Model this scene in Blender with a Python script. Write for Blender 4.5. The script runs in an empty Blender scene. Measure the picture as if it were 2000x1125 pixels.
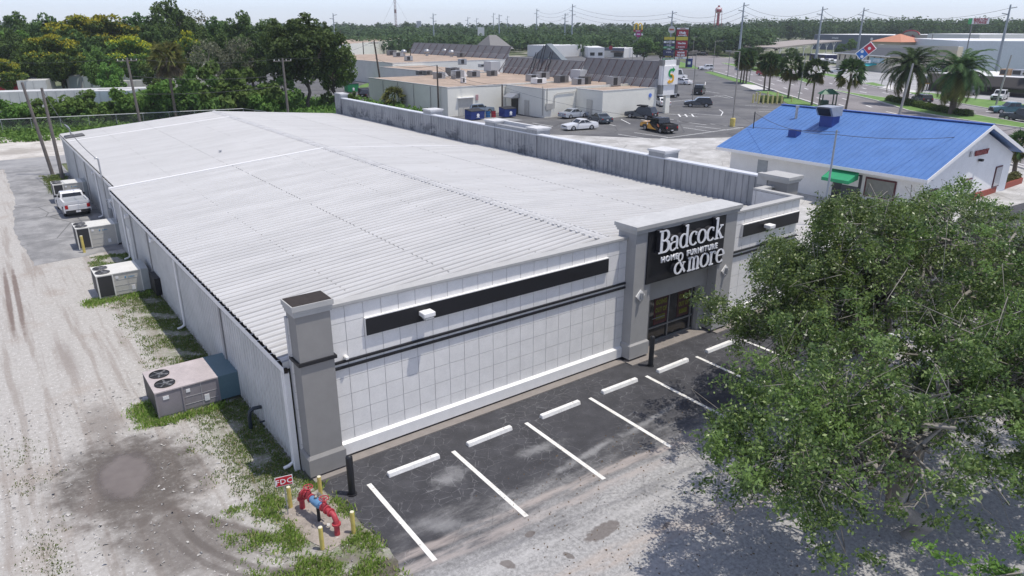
import bpy, bmesh, math, random
import numpy as np
from mathutils import Vector, Matrix
R = math.radians
random.seed(7); rng = np.random.default_rng(7)
SC = bpy.context.scene
COL = SC.collection
# ---------------------------------------------------------------- camera
F, PITCH, YAW = 1405.03, R(20.11), R(36.475)
CAM = Vector((-5.869, -19.504, 13.289))
cd = bpy.data.cameras.new('camera'); cam = bpy.data.objects.new('camera', cd); COL.objects.link(cam)
cam.location = CAM; cam.rotation_euler = (R(90) - PITCH, 0, -YAW)
cd.sensor_width = 36; cd.lens = F / 2000 * 36; cd.clip_start = .1; cd.clip_end = 6000
SC.camera = cam
_d = Vector((math.cos(PITCH)*math.sin(YAW), math.cos(PITCH)*math.cos(YAW), -math.sin(PITCH)))
_r = Vector((math.cos(YAW), -math.sin(YAW), 0)); _u = _r.cross(_d)
def ray(x, y): return _d + _r*((x-1000)/F) - _u*((y-562.5)/F)
def at(x, y, z=0.):
    v = ray(x, y); return CAM + v*((z-CAM.z)/v.z)
def atX(x, y, X):
    v = ray(x, y); return CAM + v*((X-CAM.x)/v.x)
def atY(x, y, Y):
    v = ray(x, y); return CAM + v*((Y-CAM.y)/v.y)
def atD(x, y, D):
    v = ray(x, y); return CAM + v*(D/math.hypot(v.x, v.y))
def proj(p):
    v = Vector(p)-CAM; z = v.dot(_d)
    return 1000+F*v.dot(_r)/z, 562.5-F*v.dot(_u)/z
def hgt(p, ty):
    lo, hi = 0., 80.
    for _ in range(40):
        m = (lo+hi)/2
        if proj((p[0], p[1], m))[1] > ty: lo = m
        else: hi = m
    return lo
# ---------------------------------------------------------------- materials
class N:
    def __init__(s, name):
        s.m = bpy.data.materials.new(name); s.m.use_nodes = True
        s.t = s.m.node_tree; s.b = s.t.nodes['Principled BSDF']
    def new(s, t): return s.t.nodes.new(t)
    def put(s, sock, v):
        if isinstance(v, bpy.types.NodeSocket): s.t.links.new(v, sock)
        elif isinstance(v, (tuple, list)) and len(v) == 3 and sock.type == 'RGBA': sock.default_value = (*v, 1)
        else: sock.default_value = v
    def pos(s): return s.new('ShaderNodeNewGeometry').outputs['Position']
    def obj(s): return s.new('ShaderNodeTexCoord').outputs['Object']
    def noise(s, scale, detail=3, rough=.6, vec=None, dist=0):
        n = s.new('ShaderNodeTexNoise'); n.inputs['Scale'].default_value = scale
        n.inputs['Detail'].default_value = detail; n.inputs['Roughness'].default_value = rough
        n.inputs['Distortion'].default_value = dist
        s.put(n.inputs['Vector'], vec if vec is not None else s.pos()); return n.outputs['Fac']
    def vor(s, scale, feature='DISTANCE_TO_EDGE', vec=None, rand=1):
        n = s.new('ShaderNodeTexVoronoi'); n.feature = feature; n.inputs['Scale'].default_value = scale
        n.inputs['Randomness'].default_value = rand
        s.put(n.inputs['Vector'], vec if vec is not None else s.pos()); return n.outputs['Distance']
    def math(s, op, a, b=0., c=0.):
        n = s.new('ShaderNodeMath'); n.operation = op
        for i, v in enumerate((a, b, c)): s.put(n.inputs[i], v)
        return n.outputs[0]
    def map(s, v, a, b, c=0., d=1.):
        n = s.new('ShaderNodeMapRange'); n.interpolation_type = 'SMOOTHSTEP'
        for i, x in enumerate((v, a, b, c, d)): s.put(n.inputs[i], x)
        return n.outputs[0]
    def mix(s, f, a, b):
        n = s.new('ShaderNodeMix'); n.data_type = 'RGBA'
        s.put(n.inputs[0], f); s.put(n.inputs[6], a); s.put(n.inputs[7], b); return n.outputs[2]
    def scalev(s, v, sc, rot=0., loc=(0, 0, 0), typ='POINT'):
        n = s.new('ShaderNodeMapping'); n.vector_type = typ; s.put(n.inputs[0], v)
        n.inputs['Location'].default_value = loc; n.inputs['Rotation'].default_value = (0, 0, rot)
        n.inputs['Scale'].default_value = sc; return n.outputs[0]
    def xyz(s, v):
        n = s.new('ShaderNodeSeparateXYZ'); s.put(n.inputs[0], v); return n.outputs
    def blob(s, cx, cy, rx, ry, rot=0., soft=.5, warp=.6, wscale=.8, pos=None):
        p = pos if pos is not None else s.pos()
        v = s.scalev(p, (rx, ry, 1000), rot, (cx, cy, 0), 'TEXTURE')
        l = s.new('ShaderNodeVectorMath'); l.operation = 'LENGTH'; s.put(l.inputs[0], v)
        w = s.math('MULTIPLY', s.math('SUBTRACT', s.noise(wscale, 4, .65), .5), warp*2)
        return s.map(s.math('ADD', l.outputs['Value'], w), 1, 1-soft)
    def bump(s, h, strength=.3, dist=.02):
        n = s.new('ShaderNodeBump'); n.inputs['Strength'].default_value = strength
        n.inputs['Distance'].default_value = dist; s.put(n.inputs['Height'], h)
        s.t.links.new(n.outputs[0], s.b.inputs['Normal'])
    def done(s, col, rough=.6, metal=0., spec=None):
        s.put(s.b.inputs['Base Color'], col); s.put(s.b.inputs['Roughness'], rough)
        s.b.inputs['Metallic'].default_value = metal
        if spec is not None: s.b.inputs['Specular IOR Level'].default_value = spec
        return s.m
_mc = {}
def mt(name, col, rough=.6, var=.12, scale=3., metal=0., bump=0., bs=40., spec=None):
    """plain painted / worn surface: base colour with two octaves of wear noise"""
    if name in _mc: return _mc[name]
    n = N(name); a = n.noise(scale, 5, .65, n.obj()); b = n.noise(scale*9, 3, .6, n.obj())
    f = n.math('ADD', n.math('MULTIPLY', a, .65), n.math('MULTIPLY', b, .35))
    f = n.map(f, .3, .7)
    dk = tuple(c*(1-var) for c in col); lt = tuple(min(1, c*(1+var*.6)) for c in col)
    c = n.mix(f, dk, lt)
    if bump: n.bump(n.noise(bs, 4, .6, n.obj()), bump, .01)
    _mc[name] = n.done(c, n.map(b, .3, .7, max(.05, rough-.08), min(1, rough+.08)), metal, spec); return _mc[name]
def leafmat(name, c1, c2, c3=None, trans=.3, rough=.7, spec=.15, clump=None):
    if name in _mc: return _mc[name]
    n = N(name)
    g = n.new('ShaderNodeNewGeometry').outputs['Random Per Island']
    oi = n.new('ShaderNodeObjectInfo').outputs['Random']
    c = n.mix(g, c1, c2)
    if c3: c = n.mix(n.map(g, .86, .9), c, c3)
    if clump: c = n.mix(n.math('MULTIPLY', n.map(n.noise(clump[0], 3, .6), .48, .62), .8), c, clump[1])
    hs = n.new('ShaderNodeHueSaturation'); n.put(hs.inputs['Color'], c)
    n.put(hs.inputs['Value'], n.math('ADD', n.math('MULTIPLY', oi, .5), .75))
    n.put(hs.inputs['Hue'], n.math('ADD', n.math('MULTIPLY', oi, .03), .485))
    n.done(hs.outputs[0], rough, 0, spec)
    tr = n.new('ShaderNodeBsdfTranslucent'); n.put(tr.inputs[0], hs.outputs[0])
    ms = n.new('ShaderNodeMixShader'); ms.inputs[0].default_value = trans
    n.t.links.new(n.b.outputs[0], ms.inputs[1]); n.t.links.new(tr.outputs[0], ms.inputs[2])
    n.t.links.new(ms.outputs[0], n.t.nodes['Material Output'].inputs[0])
    _mc[name] = n.m; return n.m
# ---------------------------------------------------------------- mesh builder
class MB:
    def __init__(s): s.v = []; s.f = []; s.k = []; s.M = None; s.sm = []
    def _add(s, vs, fs, m, smooth=False):
        o = len(s.v)
        if s.M is not None: vs = [s.M @ Vector(p) for p in vs]
        s.v += [tuple(p) for p in vs]; s.f += [tuple(i+o for i in f) for f in fs]
        s.k += [m]*len(fs); s.sm += [smooth]*len(fs); return s
    def box(s, x0, y0, z0, x1, y1, z1, m=0):
        return s._add([(x0,y0,z0),(x1,y0,z0),(x1,y1,z0),(x0,y1,z0),(x0,y0,z1),(x1,y0,z1),(x1,y1,z1),(x0,y1,z1)],
            [(0,3,2,1),(4,5,6,7),(0,1,5,4),(1,2,6,5),(2,3,7,6),(3,0,4,7)], m)
    def cbox(s, c, d, m=0, rz=0, rx=0, ry=0):
        Q = Matrix.Translation(c) @ Matrix.Rotation(rz, 4, 'Z') @ Matrix.Rotation(ry, 4, 'Y') @ Matrix.Rotation(rx, 4, 'X')
        x, y, z = d[0]/2, d[1]/2, d[2]/2
        return s._add([Q @ Vector(p) for p in [(-x,-y,-z),(x,-y,-z),(x,y,-z),(-x,y,-z),(-x,-y,z),(x,-y,z),(x,y,z),(-x,y,z)]],
            [(0,3,2,1),(4,5,6,7),(0,1,5,4),(1,2,6,5),(2,3,7,6),(3,0,4,7)], m)
    def loft(s, rings, m=0, caps=True, closed=True, smooth=False):
        n = len(rings[0]); vs = [p for r in rings for p in r]; fs = []
        for i in range(len(rings)-1):
            for j in range(n if closed else n-1):
                k = (j+1) % n; fs.append((i*n+j, i*n+k, (i+1)*n+k, (i+1)*n+j))
        s._add(vs, fs, m, smooth)
        if caps:
            s._add(rings[0], [tuple(range(n))[::-1]], m); s._add(rings[-1], [tuple(range(n))], m)
        return s
    def tube(s, pts, rad, n=8, m=0, caps=True, smooth=True):
        pts = [Vector(p) for p in pts]; rings = []
        if not isinstance(rad, (list, tuple)): rad = [rad]*len(pts)
        for i, p in enumerate(pts):
            t = (pts[min(i+1, len(pts)-1)] - pts[max(i-1, 0)]).normalized()
            a = t.orthogonal().normalized() if i == 0 or abs(t.dot(a0)) > .98 else (a0 - t*a0.dot(t)).normalized()
            a0 = a; b = t.cross(a)
            rings.append([p + (a*math.cos(2*math.pi*k/n) + b*math.sin(2*math.pi*k/n))*rad[i] for k in range(n)])
        return s.loft(rings, m, caps, True, smooth)
    def prism(s, poly, z0, z1, m=0):
        return s.loft([[(x, y, z0) for x, y in poly], [(x, y, z1) for x, y in poly]], m)
    def face(s, pts, m=0): return s._add(pts, [tuple(range(len(pts)))], m)
    def ball(s, c, r, m=0, nu=10, nv=6):
        if not isinstance(r, (tuple, list)): r = (r, r, r)
        rings = []
        for i in range(nv+1):
            t = math.pi*i/nv; t = min(max(t, .02), math.pi-.02)
            rings.append([(c[0]+r[0]*math.sin(t)*math.cos(2*math.pi*j/nu), c[1]+r[1]*math.sin(t)*math.sin(2*math.pi*j/nu), c[2]-r[2]*math.cos(t)) for j in range(nu)])
        return s.loft(rings, m, True, True, True)
    def build(s, name, mats, parent=None, bevel=0, local=False):
        if not isinstance(mats, (list, tuple)): mats = [mats]
        me = bpy.data.meshes.new(name)
        off = Vector((0, 0, 0)) if local else wloc(parent)
        me.from_pydata([tuple(Vector(p)-off) for p in s.v], [], s.f)
        for m in mats: me.materials.append(m)
        me.polygons.foreach_set('material_index', s.k); me.polygons.foreach_set('use_smooth', s.sm); me.update()
        o = bpy.data.objects.new(name, me); COL.objects.link(o)
        if parent: o.parent = parent
        if bevel:
            b = o.modifiers.new('b', 'BEVEL'); b.width = bevel; b.segments = 1; b.limit_method = 'ANGLE'; b.angle_limit = R(40)
        return o
def wloc(o):
    v = Vector((0, 0, 0))
    while o: v += o.location; o = o.parent
    return v
def tag(o, label=None, cat=None, group=None, kind=None):
    if label: o['label'] = label
    if cat: o['category'] = cat
    if group: o['group'] = group
    if kind: o['kind'] = kind
    return o
def thing(name, loc, label, cat, group=None, rz=0):
    o = bpy.data.objects.new(name, None); COL.objects.link(o); o.location = loc; o.rotation_euler = (0, 0, rz)
    o.empty_display_size = .3
    return tag(o, label, cat, group)
def kids(o): return [c for c in bpy.data.objects if c.parent == o]
def copytree(o, parent=None):
    c = o.copy(); COL.objects.link(c); c.parent = parent
    for ch in kids(o): copytree(ch, c)
    return c
_used = set()
def place(proto, loc, label, rz=0, scale=1., cat=None, group=None):
    """first use takes the prototype itself, later uses copy it with its parts"""
    if proto.name in _used: o = copytree(proto)
    else: o = proto; _used.add(proto.name)
    o.location = loc; o.rotation_euler = (0, 0, rz)
    o.scale = scale if isinstance(scale, (tuple, list)) else (scale,)*3
    return tag(o, label, cat, group)
def sheet(name, pts, z, mat, thick=0):
    m = MB()
    if thick: m.prism([(p[0], p[1]) for p in pts], z-thick, z)
    else: m.face([(p[0], p[1], z) for p in pts])
    return tag(m.build(name, mat), kind='structure')
def text(name, s, size, mat, parent, M, ext=.02, bold=0., align='CENTER', local=False, sx=1., gap=1.):
    cu = bpy.data.curves.new(name, 'FONT'); cu.body = s; cu.size = size; cu.extrude = ext; cu.offset = bold
    cu.align_x = align; cu.align_y = 'BOTTOM_BASELINE'; cu.resolution_u = 2; cu.space_character = gap
    to = bpy.data.objects.new(name, cu); COL.objects.link(to)
    me = bpy.data.meshes.new_from_object(to.evaluated_get(bpy.context.evaluated_depsgraph_get()))
    bpy.data.objects.remove(to)
    me.transform(M @ Matrix.Diagonal((sx, 1, 1, 1)))
    if not local: me.transform(Matrix.Translation(-wloc(parent)))
    me.materials.clear(); me.materials.append(mat); me.name = name
    o = bpy.data.objects.new(name, me); COL.objects.link(o); o.parent = parent; return o
def face_front(p, rz=0):   # text upright, readable from -Y (rotated by rz about Z)
    return Matrix.Translation(p) @ Matrix.Rotation(rz, 4, 'Z') @ Matrix.Rotation(R(90), 4, 'X')
def npmesh(name, V, mat, parent=None, nper=4, matidx=None):
    """V: (n, nper, 3) array of separate polygons"""
    n = len(V); me = bpy.data.meshes.new(name)
    me.vertices.add(n*nper); me.vertices.foreach_set('co', V.reshape(-1).astype(np.float32))
    me.loops.add(n*nper); me.loops.foreach_set('vertex_index', np.arange(n*nper, dtype=np.int32))
    me.polygons.add(n); me.polygons.foreach_set('loop_start', np.arange(0, n*nper, nper, dtype=np.int32))
    mats = mat if isinstance(mat, (list, tuple)) else [mat]
    for m in mats: me.materials.append(m)
    if matidx is not None: me.polygons.foreach_set('material_index', matidx.astype(np.int32))
    me.update(calc_edges=True); me.validate()
    o = bpy.data.objects.new(name, me); COL.objects.link(o)
    if parent: o.parent = parent
    return o
def leafquads(C, size, rg, up=.35, aspect=.5, outward=None):
    """C (n,3) centres -> (n,4,3) leaf-shaped rhombi with random facing, biased to face up/outward"""
    n = len(C)
    nr = rg.normal(size=(n, 3)); nr /= np.linalg.norm(nr, axis=1)[:, None]
    nr[:, 2] = np.abs(nr[:, 2])*(1-up) + up
    if outward is not None: nr = nr + outward*.6
    nr /= np.linalg.norm(nr, axis=1)[:, None]
    t = rg.normal(size=(n, 3)); a = np.cross(nr, t); a /= np.linalg.norm(a, axis=1)[:, None]; b = np.cross(nr, a)
    s = (size*rg.uniform(.6, 1.3, n))[:, None]
    return np.stack([C-a*s, C-b*s*aspect, C+a*s, C+b*s*aspect], axis=1)
# ================================================================ light and sky
w = bpy.data.worlds.new('World'); SC.world = w; w.use_nodes = True
wt = w.node_tree; bg = wt.nodes['Background']; sk = wt.nodes.new('ShaderNodeTexSky')
sk.sky_type = 'NISHITA'; sk.sun_disc = False
SUN = Vector((.225, -.235, 1)).normalized()
sk.sun_elevation = math.asin(SUN.z); sk.sun_rotation = math.atan2(SUN.x, SUN.y)
sk.altitude = 20; sk.air_density = .8; sk.dust_density = .3; sk.ozone_density = 5.0
mx = wt.nodes.new('ShaderNodeMix'); mx.data_type = 'RGBA'; mx.blend_type = 'MULTIPLY'; mx.inputs[0].default_value = 1; mx.inputs[7].default_value = (.95, .965, 1.1, 1)
hs_ = wt.nodes.new('ShaderNodeHueSaturation'); hs_.inputs['Saturation'].default_value = .52; wt.links.new(sk.outputs[0], hs_.inputs['Color']); wt.links.new(hs_.outputs[0], mx.inputs[6]); wt.links.new(mx.outputs[2], bg.inputs[0]); bg.inputs[1].default_value = .15
sl = bpy.data.lights.new('sun', 'SUN'); sl.energy = 3.1; sl.angle = R(.5); sl.color = (1, .945, .86)
so = bpy.data.objects.new('sun', sl); COL.objects.link(so); so.rotation_euler = SUN.to_track_quat('Z', 'Y').to_euler()
SC.view_settings.view_transform = 'Standard'; SC.view_settings.look = 'None'; SC.view_settings.exposure = .26; SC.view_settings.gamma = 1
# ================================================================ ground materials
def m_ground():
    n = N('scrub_ground'); a = n.noise(.05, 4); b = n.noise(.6, 5, .7)
    c = n.mix(n.map(b, .35, .65), (.07, .1, .035), (.16, .17, .09))
    c = n.mix(n.map(a, .52, .6), c, (.34, .32, .28)); return n.done(c, .95)
def m_gravel():
    n = N('gravel_yard'); p = n.pos()
    f = n.noise(6, 6, .75); g = n.noise(45, 3, .7); h = n.noise(.35, 4, .6)
    base = n.mix(n.map(f, .3, .7), (.38, .36, .33), (.52, .5, .47))
    base = n.mix(n.map(g, .38, .66), n.mix(.2, base, (.2, .19, .18)), base)
    base = n.mix(n.math('MULTIPLY', n.map(h, .52, .7), .5), base, (.33, .28, .24))
    vo = n.new('ShaderNodeTexVoronoi'); vo.inputs['Scale'].default_value = 16; n.put(vo.inputs['Vector'], p)
    st = n.xyz(vo.outputs['Color'])[0]
    base = n.mix(n.math('MULTIPLY', n.map(st, .86, .97), n.map(vo.outputs['Distance'], .5, .25)), base, (.66, .645, .62))
    # long faint wheel lines down the drive
    lv = n.noise(1.0, 4, .6, n.scalev(p, (2.2, .12, 1)))
    base = n.mix(n.math('MULTIPLY', n.map(lv, .48, .64), .5), base, (.24, .2, .17))
    # moist brown earth round the puddle and sweeping off toward the road
    for (cx, cy, rx, ry, ro, col, st_, sf, wp) in [
        (-4.1, 2.9, 2.6, 3.6, R(12), (.105, .09, .078), .95, .5, .5),
        (-4.3, 7.0, .9, 2.6, 0, (.2, .175, .155), .75, .8, .6),
        (-3.6, -1.0, 1.9, 3.7, R(28), (.13, .112, .098), .85, .75, .6),
        (-2.5, -.9, .2, 4.2, R(34), (.11, .09, .078), .7, .8, .25),
        (-2.2, -1.6, .3, 3.2, R(38), (.12, .1, .085), .6, .8, .3),
        (-1.2, -4.2, 2.2, .5, R(-14), (.09, .07, .06), .85, .8, .4),
        (.2, -5.4, 1.6, .5, R(-10), (.06, .045, .038), .9, .6, .4),
        (-5.3, 2.4, .5, 2.6, R(-18), (.2, .17, .15), .55, .9, .5),
        (-5.75, 24., .16, 7.5, R(-1), (.13, .085, .068), .75, .5, .35),
        (-6.15, 24., .16, 7.5, R(-1), (.13, .085, .068), .75, .5, .35),
        (-4.6, 14., .5, 4.0, R(2), (.24, .21, .19), .45, .9, .6)]:
        k = n.blob(cx, cy, rx, ry, ro, sf, wp, 1.6)
        k = n.math('MULTIPLY', k, n.map(f, .25, .55, .55, 1))
        base = n.mix(n.math('MULTIPLY', k, st_), base, col)
    for (q, wd, s_) in ((((370, 1042), (450, 1092), (590, 1117)), .16, .6), (((345, 1060), (430, 1112), (560, 1140)), .13, .5), (((400, 1020), (480, 1068), (610, 1096)), .1, .35)):
        (ax_, ay_), (bx_, by_), (cx_, cy_) = [tuple(at(*p_))[:2] for p_ in q]; d_ = 2*(ax_*(by_-cy_)+bx_*(cy_-ay_)+cx_*(ay_-by_))
        ux = ((ax_**2+ay_**2)*(by_-cy_)+(bx_**2+by_**2)*(cy_-ay_)+(cx_**2+cy_**2)*(ay_-by_))/d_; uy = ((ax_**2+ay_**2)*(cx_-bx_)+(bx_**2+by_**2)*(ax_-cx_)+(cx_**2+cy_**2)*(bx_-ax_))/d_; rr_ = math.hypot(ax_-ux, ay_-uy)
        v_ = n.scalev(p, (1, 1, 1000), 0, (ux, uy, 0), 'TEXTURE'); l_ = n.new('ShaderNodeVectorMath'); l_.operation = 'LENGTH'; n.put(l_.inputs[0], v_)
        d2 = n.math('ABSOLUTE', n.math('SUBTRACT', n.math('ADD', l_.outputs['Value'], n.math('MULTIPLY', n.math('SUBTRACT', n.noise(2.5, 3), .5), .12)), rr_))
        k = n.math('MULTIPLY', n.map(d2, wd, wd*.4), n.blob(bx_+.3, by_, 3.0, 3.0, 0, .4, .3, 1)); base = n.mix(n.math('MULTIPLY', k, s_), base, (.1, .085, .075))
    # thin soil under the weeds by the wall
    xx = n.xyz(p)[0]
    k = n.math('MULTIPLY', n.map(xx, -1.9, -.3), n.map(n.noise(3.2, 5, .75), .38, .52, .15, 1)); k = n.math('MULTIPLY', k, n.map(n.xyz(p)[1], 29, 27))
    k = n.math('MULTIPLY', k, n.map(n.xyz(p)[1], -6.5, -4)); base = n.mix(n.math('MULTIPLY', k, .75), base, n.mix(n.map(n.noise(5, 4), .4, .6), (.12, .115, .075), (.12, .16, .05)))
    n.bump(n.math('ADD', n.math('MULTIPLY', g, .6), n.math('MULTIPLY', f, 1.)), .55, .03)
    return n.done(base, .95)
def m_asphalt():
    n = N('sealed_asphalt'); p = n.pos(); X = n.xyz(p)
    g = n.noise(60, 3, .7); f = n.noise(1.4, 5, .7); h = n.noise(.35, 4, .6)
    seal = n.mix(n.map(f, .35, .7), (.036, .036, .041), (.066, .066, .073))
    # fine crazing of the sealer
    ck = n.vor(2.6, vec=n.scalev(p, (1, 1, 1))); wv = n.noise(7, 3)
    ck = n.math('MULTIPLY', n.map(n.math('ADD', ck, n.math('MULTIPLY', n.math('SUBTRACT', wv, .5), .10)), .022, .0), n.map(h, .42, .55))
    seal = n.mix(n.math('MULTIPLY', ck, .38), seal, (.28, .28, .29))
    sp = n.math('MULTIPLY', n.map(n.noise(24, 2, .5), .66, .74), .4); seal = n.mix(sp, seal, (.3, .29, .28))
    worn = n.mix(n.map(n.noise(9, 5, .75), .3, .7), (.27, .265, .26), (.55, .54, .53))
    worn = n.mix(n.map(g, .3, .7), n.mix(.45, worn, (.08, .08, .08)), worn)
    wn = n.math('ADD', X[1], n.math('MULTIPLY', n.math('SUBTRACT', n.noise(.45, 5, .7, n.scalev(p, (.55, 1.6, 1))), .5), 7))
    k = n.map(wn, -4.2, -7.6)
    c = n.mix(k, seal, worn)
    # pale dusty patches in the bays
    for (cx, cy, rx, ry, ro, s_) in [(3.9, -3.0, 1.0, .5, .3, .5), (7.2, -3.4, 1.3, .35, -.1, .45), (8.2, -4.6, 2.2, .22, .12, .5), (11.5, -4.3, 2.4, .2, .15, .45), (2.6, -4.9, .5, 1.3, .8, .35)]:
        c = n.mix(n.math('MULTIPLY', n.blob(cx, cy, rx, ry, ro, .95, .9, 2.2), s_), c, (.38, .38, .38))
    # sandy wash lines left by rain along the lane
    for (y0, wd, s_, col, sl_) in [(-5.35, .26, .75, (.4, .35, .32), -.055), (-5.95, .3, .7, (.4, .355, .33), -.055), (-8.1, .5, .55, (.44, .37, .32), -.14), (-9.0, .35, .4, (.5, .46, .43), -.14), (-7.1, .2, .45, (.5, .49, .48), -.06), (-6.6, .13, .5, (.16, .16, .17), -.06)]:
        yy = n.math('ADD', X[1], n.math('MULTIPLY', n.math('SUBTRACT', X[0], 1.9), -sl_))
        yy = n.math('ADD', yy, n.math('MULTIPLY', n.math('SUBTRACT', n.noise(.5, 3), .5), .5))
        d = n.math('ABSOLUTE', n.math('SUBTRACT', yy, y0))
        k = n.math('MULTIPLY', n.map(d, wd, wd*.35), n.map(n.noise(1.2, 4, .7, n.scalev(p, (.35, 2, 1))), .34, .6))
        c = n.mix(n.math('MULTIPLY', k, s_), c, col)
    for (cx, cy, rx, ry, ro) in [(6.0, -7.7, .75, .28, .1), (4.3, -6.6, .2, .13, 0), (3.1, -7.2, .16, .25, .5), (4.6, -7.9, .1, .22, .2), (7.6, -8.6, .25, .08, .3)]:
        c = n.mix(n.math('MULTIPLY', n.blob(cx, cy, rx, ry, ro, .25, .5, 5), .75), c, (.12, .1, .09))
    cr = n.map(n.vor(.55, vec=n.scalev(p, (1, 1, 1), .3)), .012, .0)
    c = n.mix(n.math('MULTIPLY', n.math('MULTIPLY', cr, n.map(n.noise(.5, 3), .5, .62)), .35), c, (.05, .05, .05))
    n.bump(g, .35, .012)
    return n.done(c, n.map(f, .3, .7, .75, .92))
def m_pave(name, c1, c2, sc=.5, crack=.5, crs=.35):
    n = N(name); p = n.pos(); f = n.noise(sc, 6, .7); g = n.noise(30, 3, .6)
    c = n.mix(n.map(f, .32, .68), c1, c2); c = n.mix(n.math('MULTIPLY', n.map(g, .4, .7), .3), c, tuple(v*.5 for v in c1))
    ck = n.map(n.vor(crs), .014, .0); c = n.mix(n.math('MULTIPLY', ck, crack), c, tuple(v*.35 for v in c1))
    v = n.noise(.3, 4, .6, n.scalev(p, (1, .25, 1), .5)); c = n.mix(n.math('MULTIPLY', n.map(v, .55, .7), .3), c, tuple(x*.6 for x in c1))
    return n.done(c, .9)
G = m_ground()
tag(sheet('ground', [(-1500, -800), (2500, -800), (2500, 2500), (-1500, 2500)], -.03, G), kind='structure')
sheet('gravel_yard', [(-60, -60), (8, -60), (8, 0), (1.5, .2), (.6, .2), (.6, 66.5), (-60, 66.5)], -.012, m_gravel())
def wob(pts, amp=.12, step=.35, seed=1):
    r = random.Random(seed); out = []
    for i, a in enumerate(pts):
        b = pts[(i+1) % len(pts)]; L = math.dist(a, b); k = max(1, int(L/step)) if L < 25 else 1
        for j in range(k):
            t = j/k; out.append((a[0]+(b[0]-a[0])*t+(r.uniform(-amp, amp) if j else 0), a[1]+(b[1]-a[1])*t+(r.uniform(-amp, amp) if j else 0)))
    return out
lot_edge = [(.39, .3), (.39, -.89), (.5, -1.5), (.54, -2.19), (.73, -3.2), (.86, -4.2), (.85, -5.0), (.7, -6.04), (.45, -7.4), (-.2, -9.4), (-1.2, -12), (-3, -18), (-6, -30)]
sheet('parking_lot', wob(lot_edge, .05, .2) + [(-6, -80), (140, -80), (140, -3), (30, 3.), (25, .3)], -.002, m_asphalt())
PALE = m_pave('pale_concrete_paving', (.34, .33, .31), (.58, .57, .55), .35, .45)
sheet('side_lot', [(26, 3), (140, -3), (97, 10.5), (94, 14), (75, 37), (70, 38), (63, 41.5), (54, 53), (28.6, 62), (26, 62)], -.006, PALE)
sheet('side_drive', wob([(-4.6, 29.4), (.7, 30.2), (.7, 67), (-4.2, 67), (-4.3, 50), (-5.0, 40)], .12, .8, 3), -.004, m_pave('grey_drive_asphalt', (.2, .2, .2), (.36, .355, .35), .6, .7, .2))
sheet('rear_road', [(-160, 66), (60, 66.8), (60, 72.4), (-160, 72.4)], -.001, m_pave('rear_road_asphalt', (.26, .26, .26), (.36, .355, .35), .3, .3))
sheet('sandy_lot', wob([(-120, 72.3), (10, 72.3), (8, 90), (-15, 95), (-120, 97)], .8, 3, 4), -.008, m_pave('sandy_ground', (.36, .33, .29), (.66, .63, .58), .25, 0.))
sheet('mall_lot', [(28.6, 61), (54, 53.2), (63, 41.7), (70, 38.2), (78, 34), (94, 19)] + [tuple(at(*q))[:2] for q in [(1640, 216), (1560, 190), (1527, 182), (1470, 161), (1389, 138), (1353, 126), (1300, 108)]] + [(190, 250), (60, 260), (40, 110), (28.6, 100)], -.010, m_pave('mall_lot_asphalt', (.085, .085, .09), (.17, .168, .165), .12, .5, .12))
# ---------------------------------------------------------------- the big road
def P2(l): return [tuple(at(*q))[:2] for q in l]
nearE = P2([(1338, 98), (1342, 103), (1353, 126), (1367, 134), (1389, 138.6), (1470, 162), (1527, 183), (1640, 219), (1760, 257), (2000, 330), (2300, 425)])
farE = P2([(1362, 98), (1380, 107), (1425, 114), (1470, 121), (1560, 139), (1647, 155), (1735, 175), (1812, 192), (1937, 214), (2000, 225), (2300, 280)])
m1n = P2([(1410, 124), (1443, 133), (1506, 148), (1560, 158), (1575, 163)]); m1f = P2([(1410, 123), (1465, 129), (1520, 140), (1575, 153), (1590, 162)])
m2n = P2([(1622, 176), (1712, 197), (1775, 217), (1862, 232), (2000, 252), (2300, 300)]); m2f = P2([(1622, 175), (1675, 184), (1732, 192), (1812, 208), (1900, 224), (2000, 242), (2300, 286)])
ROAD = m_pave('road_asphalt', (.19, .175, .175), (.27, .25, .25), .08, .15, .1)
tag(sheet('road', nearE + farE[::-1], .0, ROAD), kind='structure')
GRASSM = m_pave('mown_grass', (.1, .2, .035), (.17, .29, .07), .6, 0.)
for a, b in ((m1n, m1f), (m2n, m2f)): sheet('median', a + b[::-1], .13, GRASSM, .13)
KERB = mt('kerb_concrete', (.55, .53, .5), .85)
def kerb(pts, w=.3):
    m = MB()
    for a, b in zip(pts, pts[1:]):
        a = Vector((*a, 0)); b = Vector((*b, 0)); d = (b-a).normalized(); q = Vector((-d.y, d.x, 0))*w/2
        m.loft([[a-q, a+q, a+q+Vector((0, 0, .15)), a-q+Vector((0, 0, .15))], [b-q, b+q, b+q+Vector((0, 0, .15)), b-q+Vector((0, 0, .15))]])
    tag(m.build('kerb', KERB), kind='structure')
for p_ in (m1n, m1f, m2n, m2f): kerb(p_)
kerb(nearE[3:]); kerb(farE[2:])
PAINT = mt('white_road_paint', (.8, .8, .78), .7, .15, 6)
def polyat(pl, t):
    L = [math.dist(a, b) for a, b in zip(pl, pl[1:])]; s = t*sum(L)
    for a, b, l in zip(pl, pl[1:], L):
        if s <= l: return Vector((a[0]+(b[0]-a[0])*s/l, a[1]+(b[1]-a[1])*s/l, 0))
        s -= l
    return Vector((*pl[-1], 0))
def nearest(pl, p):
    best = None
    for a, b in zip(pl, pl[1:]):
        a = Vector(a); b = Vector(b); q = Vector((p[0], p[1])); d = b-a; t = max(0, min(1, (q-a).dot(d)/d.dot(d))); c = a+d*t
        if best is None or (c-q).length < best[0]: best = ((c-q).length, c)
    return best[1]
lm = MB()
cenn = m1n + m2n; cenf = m1f + m2f
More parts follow.
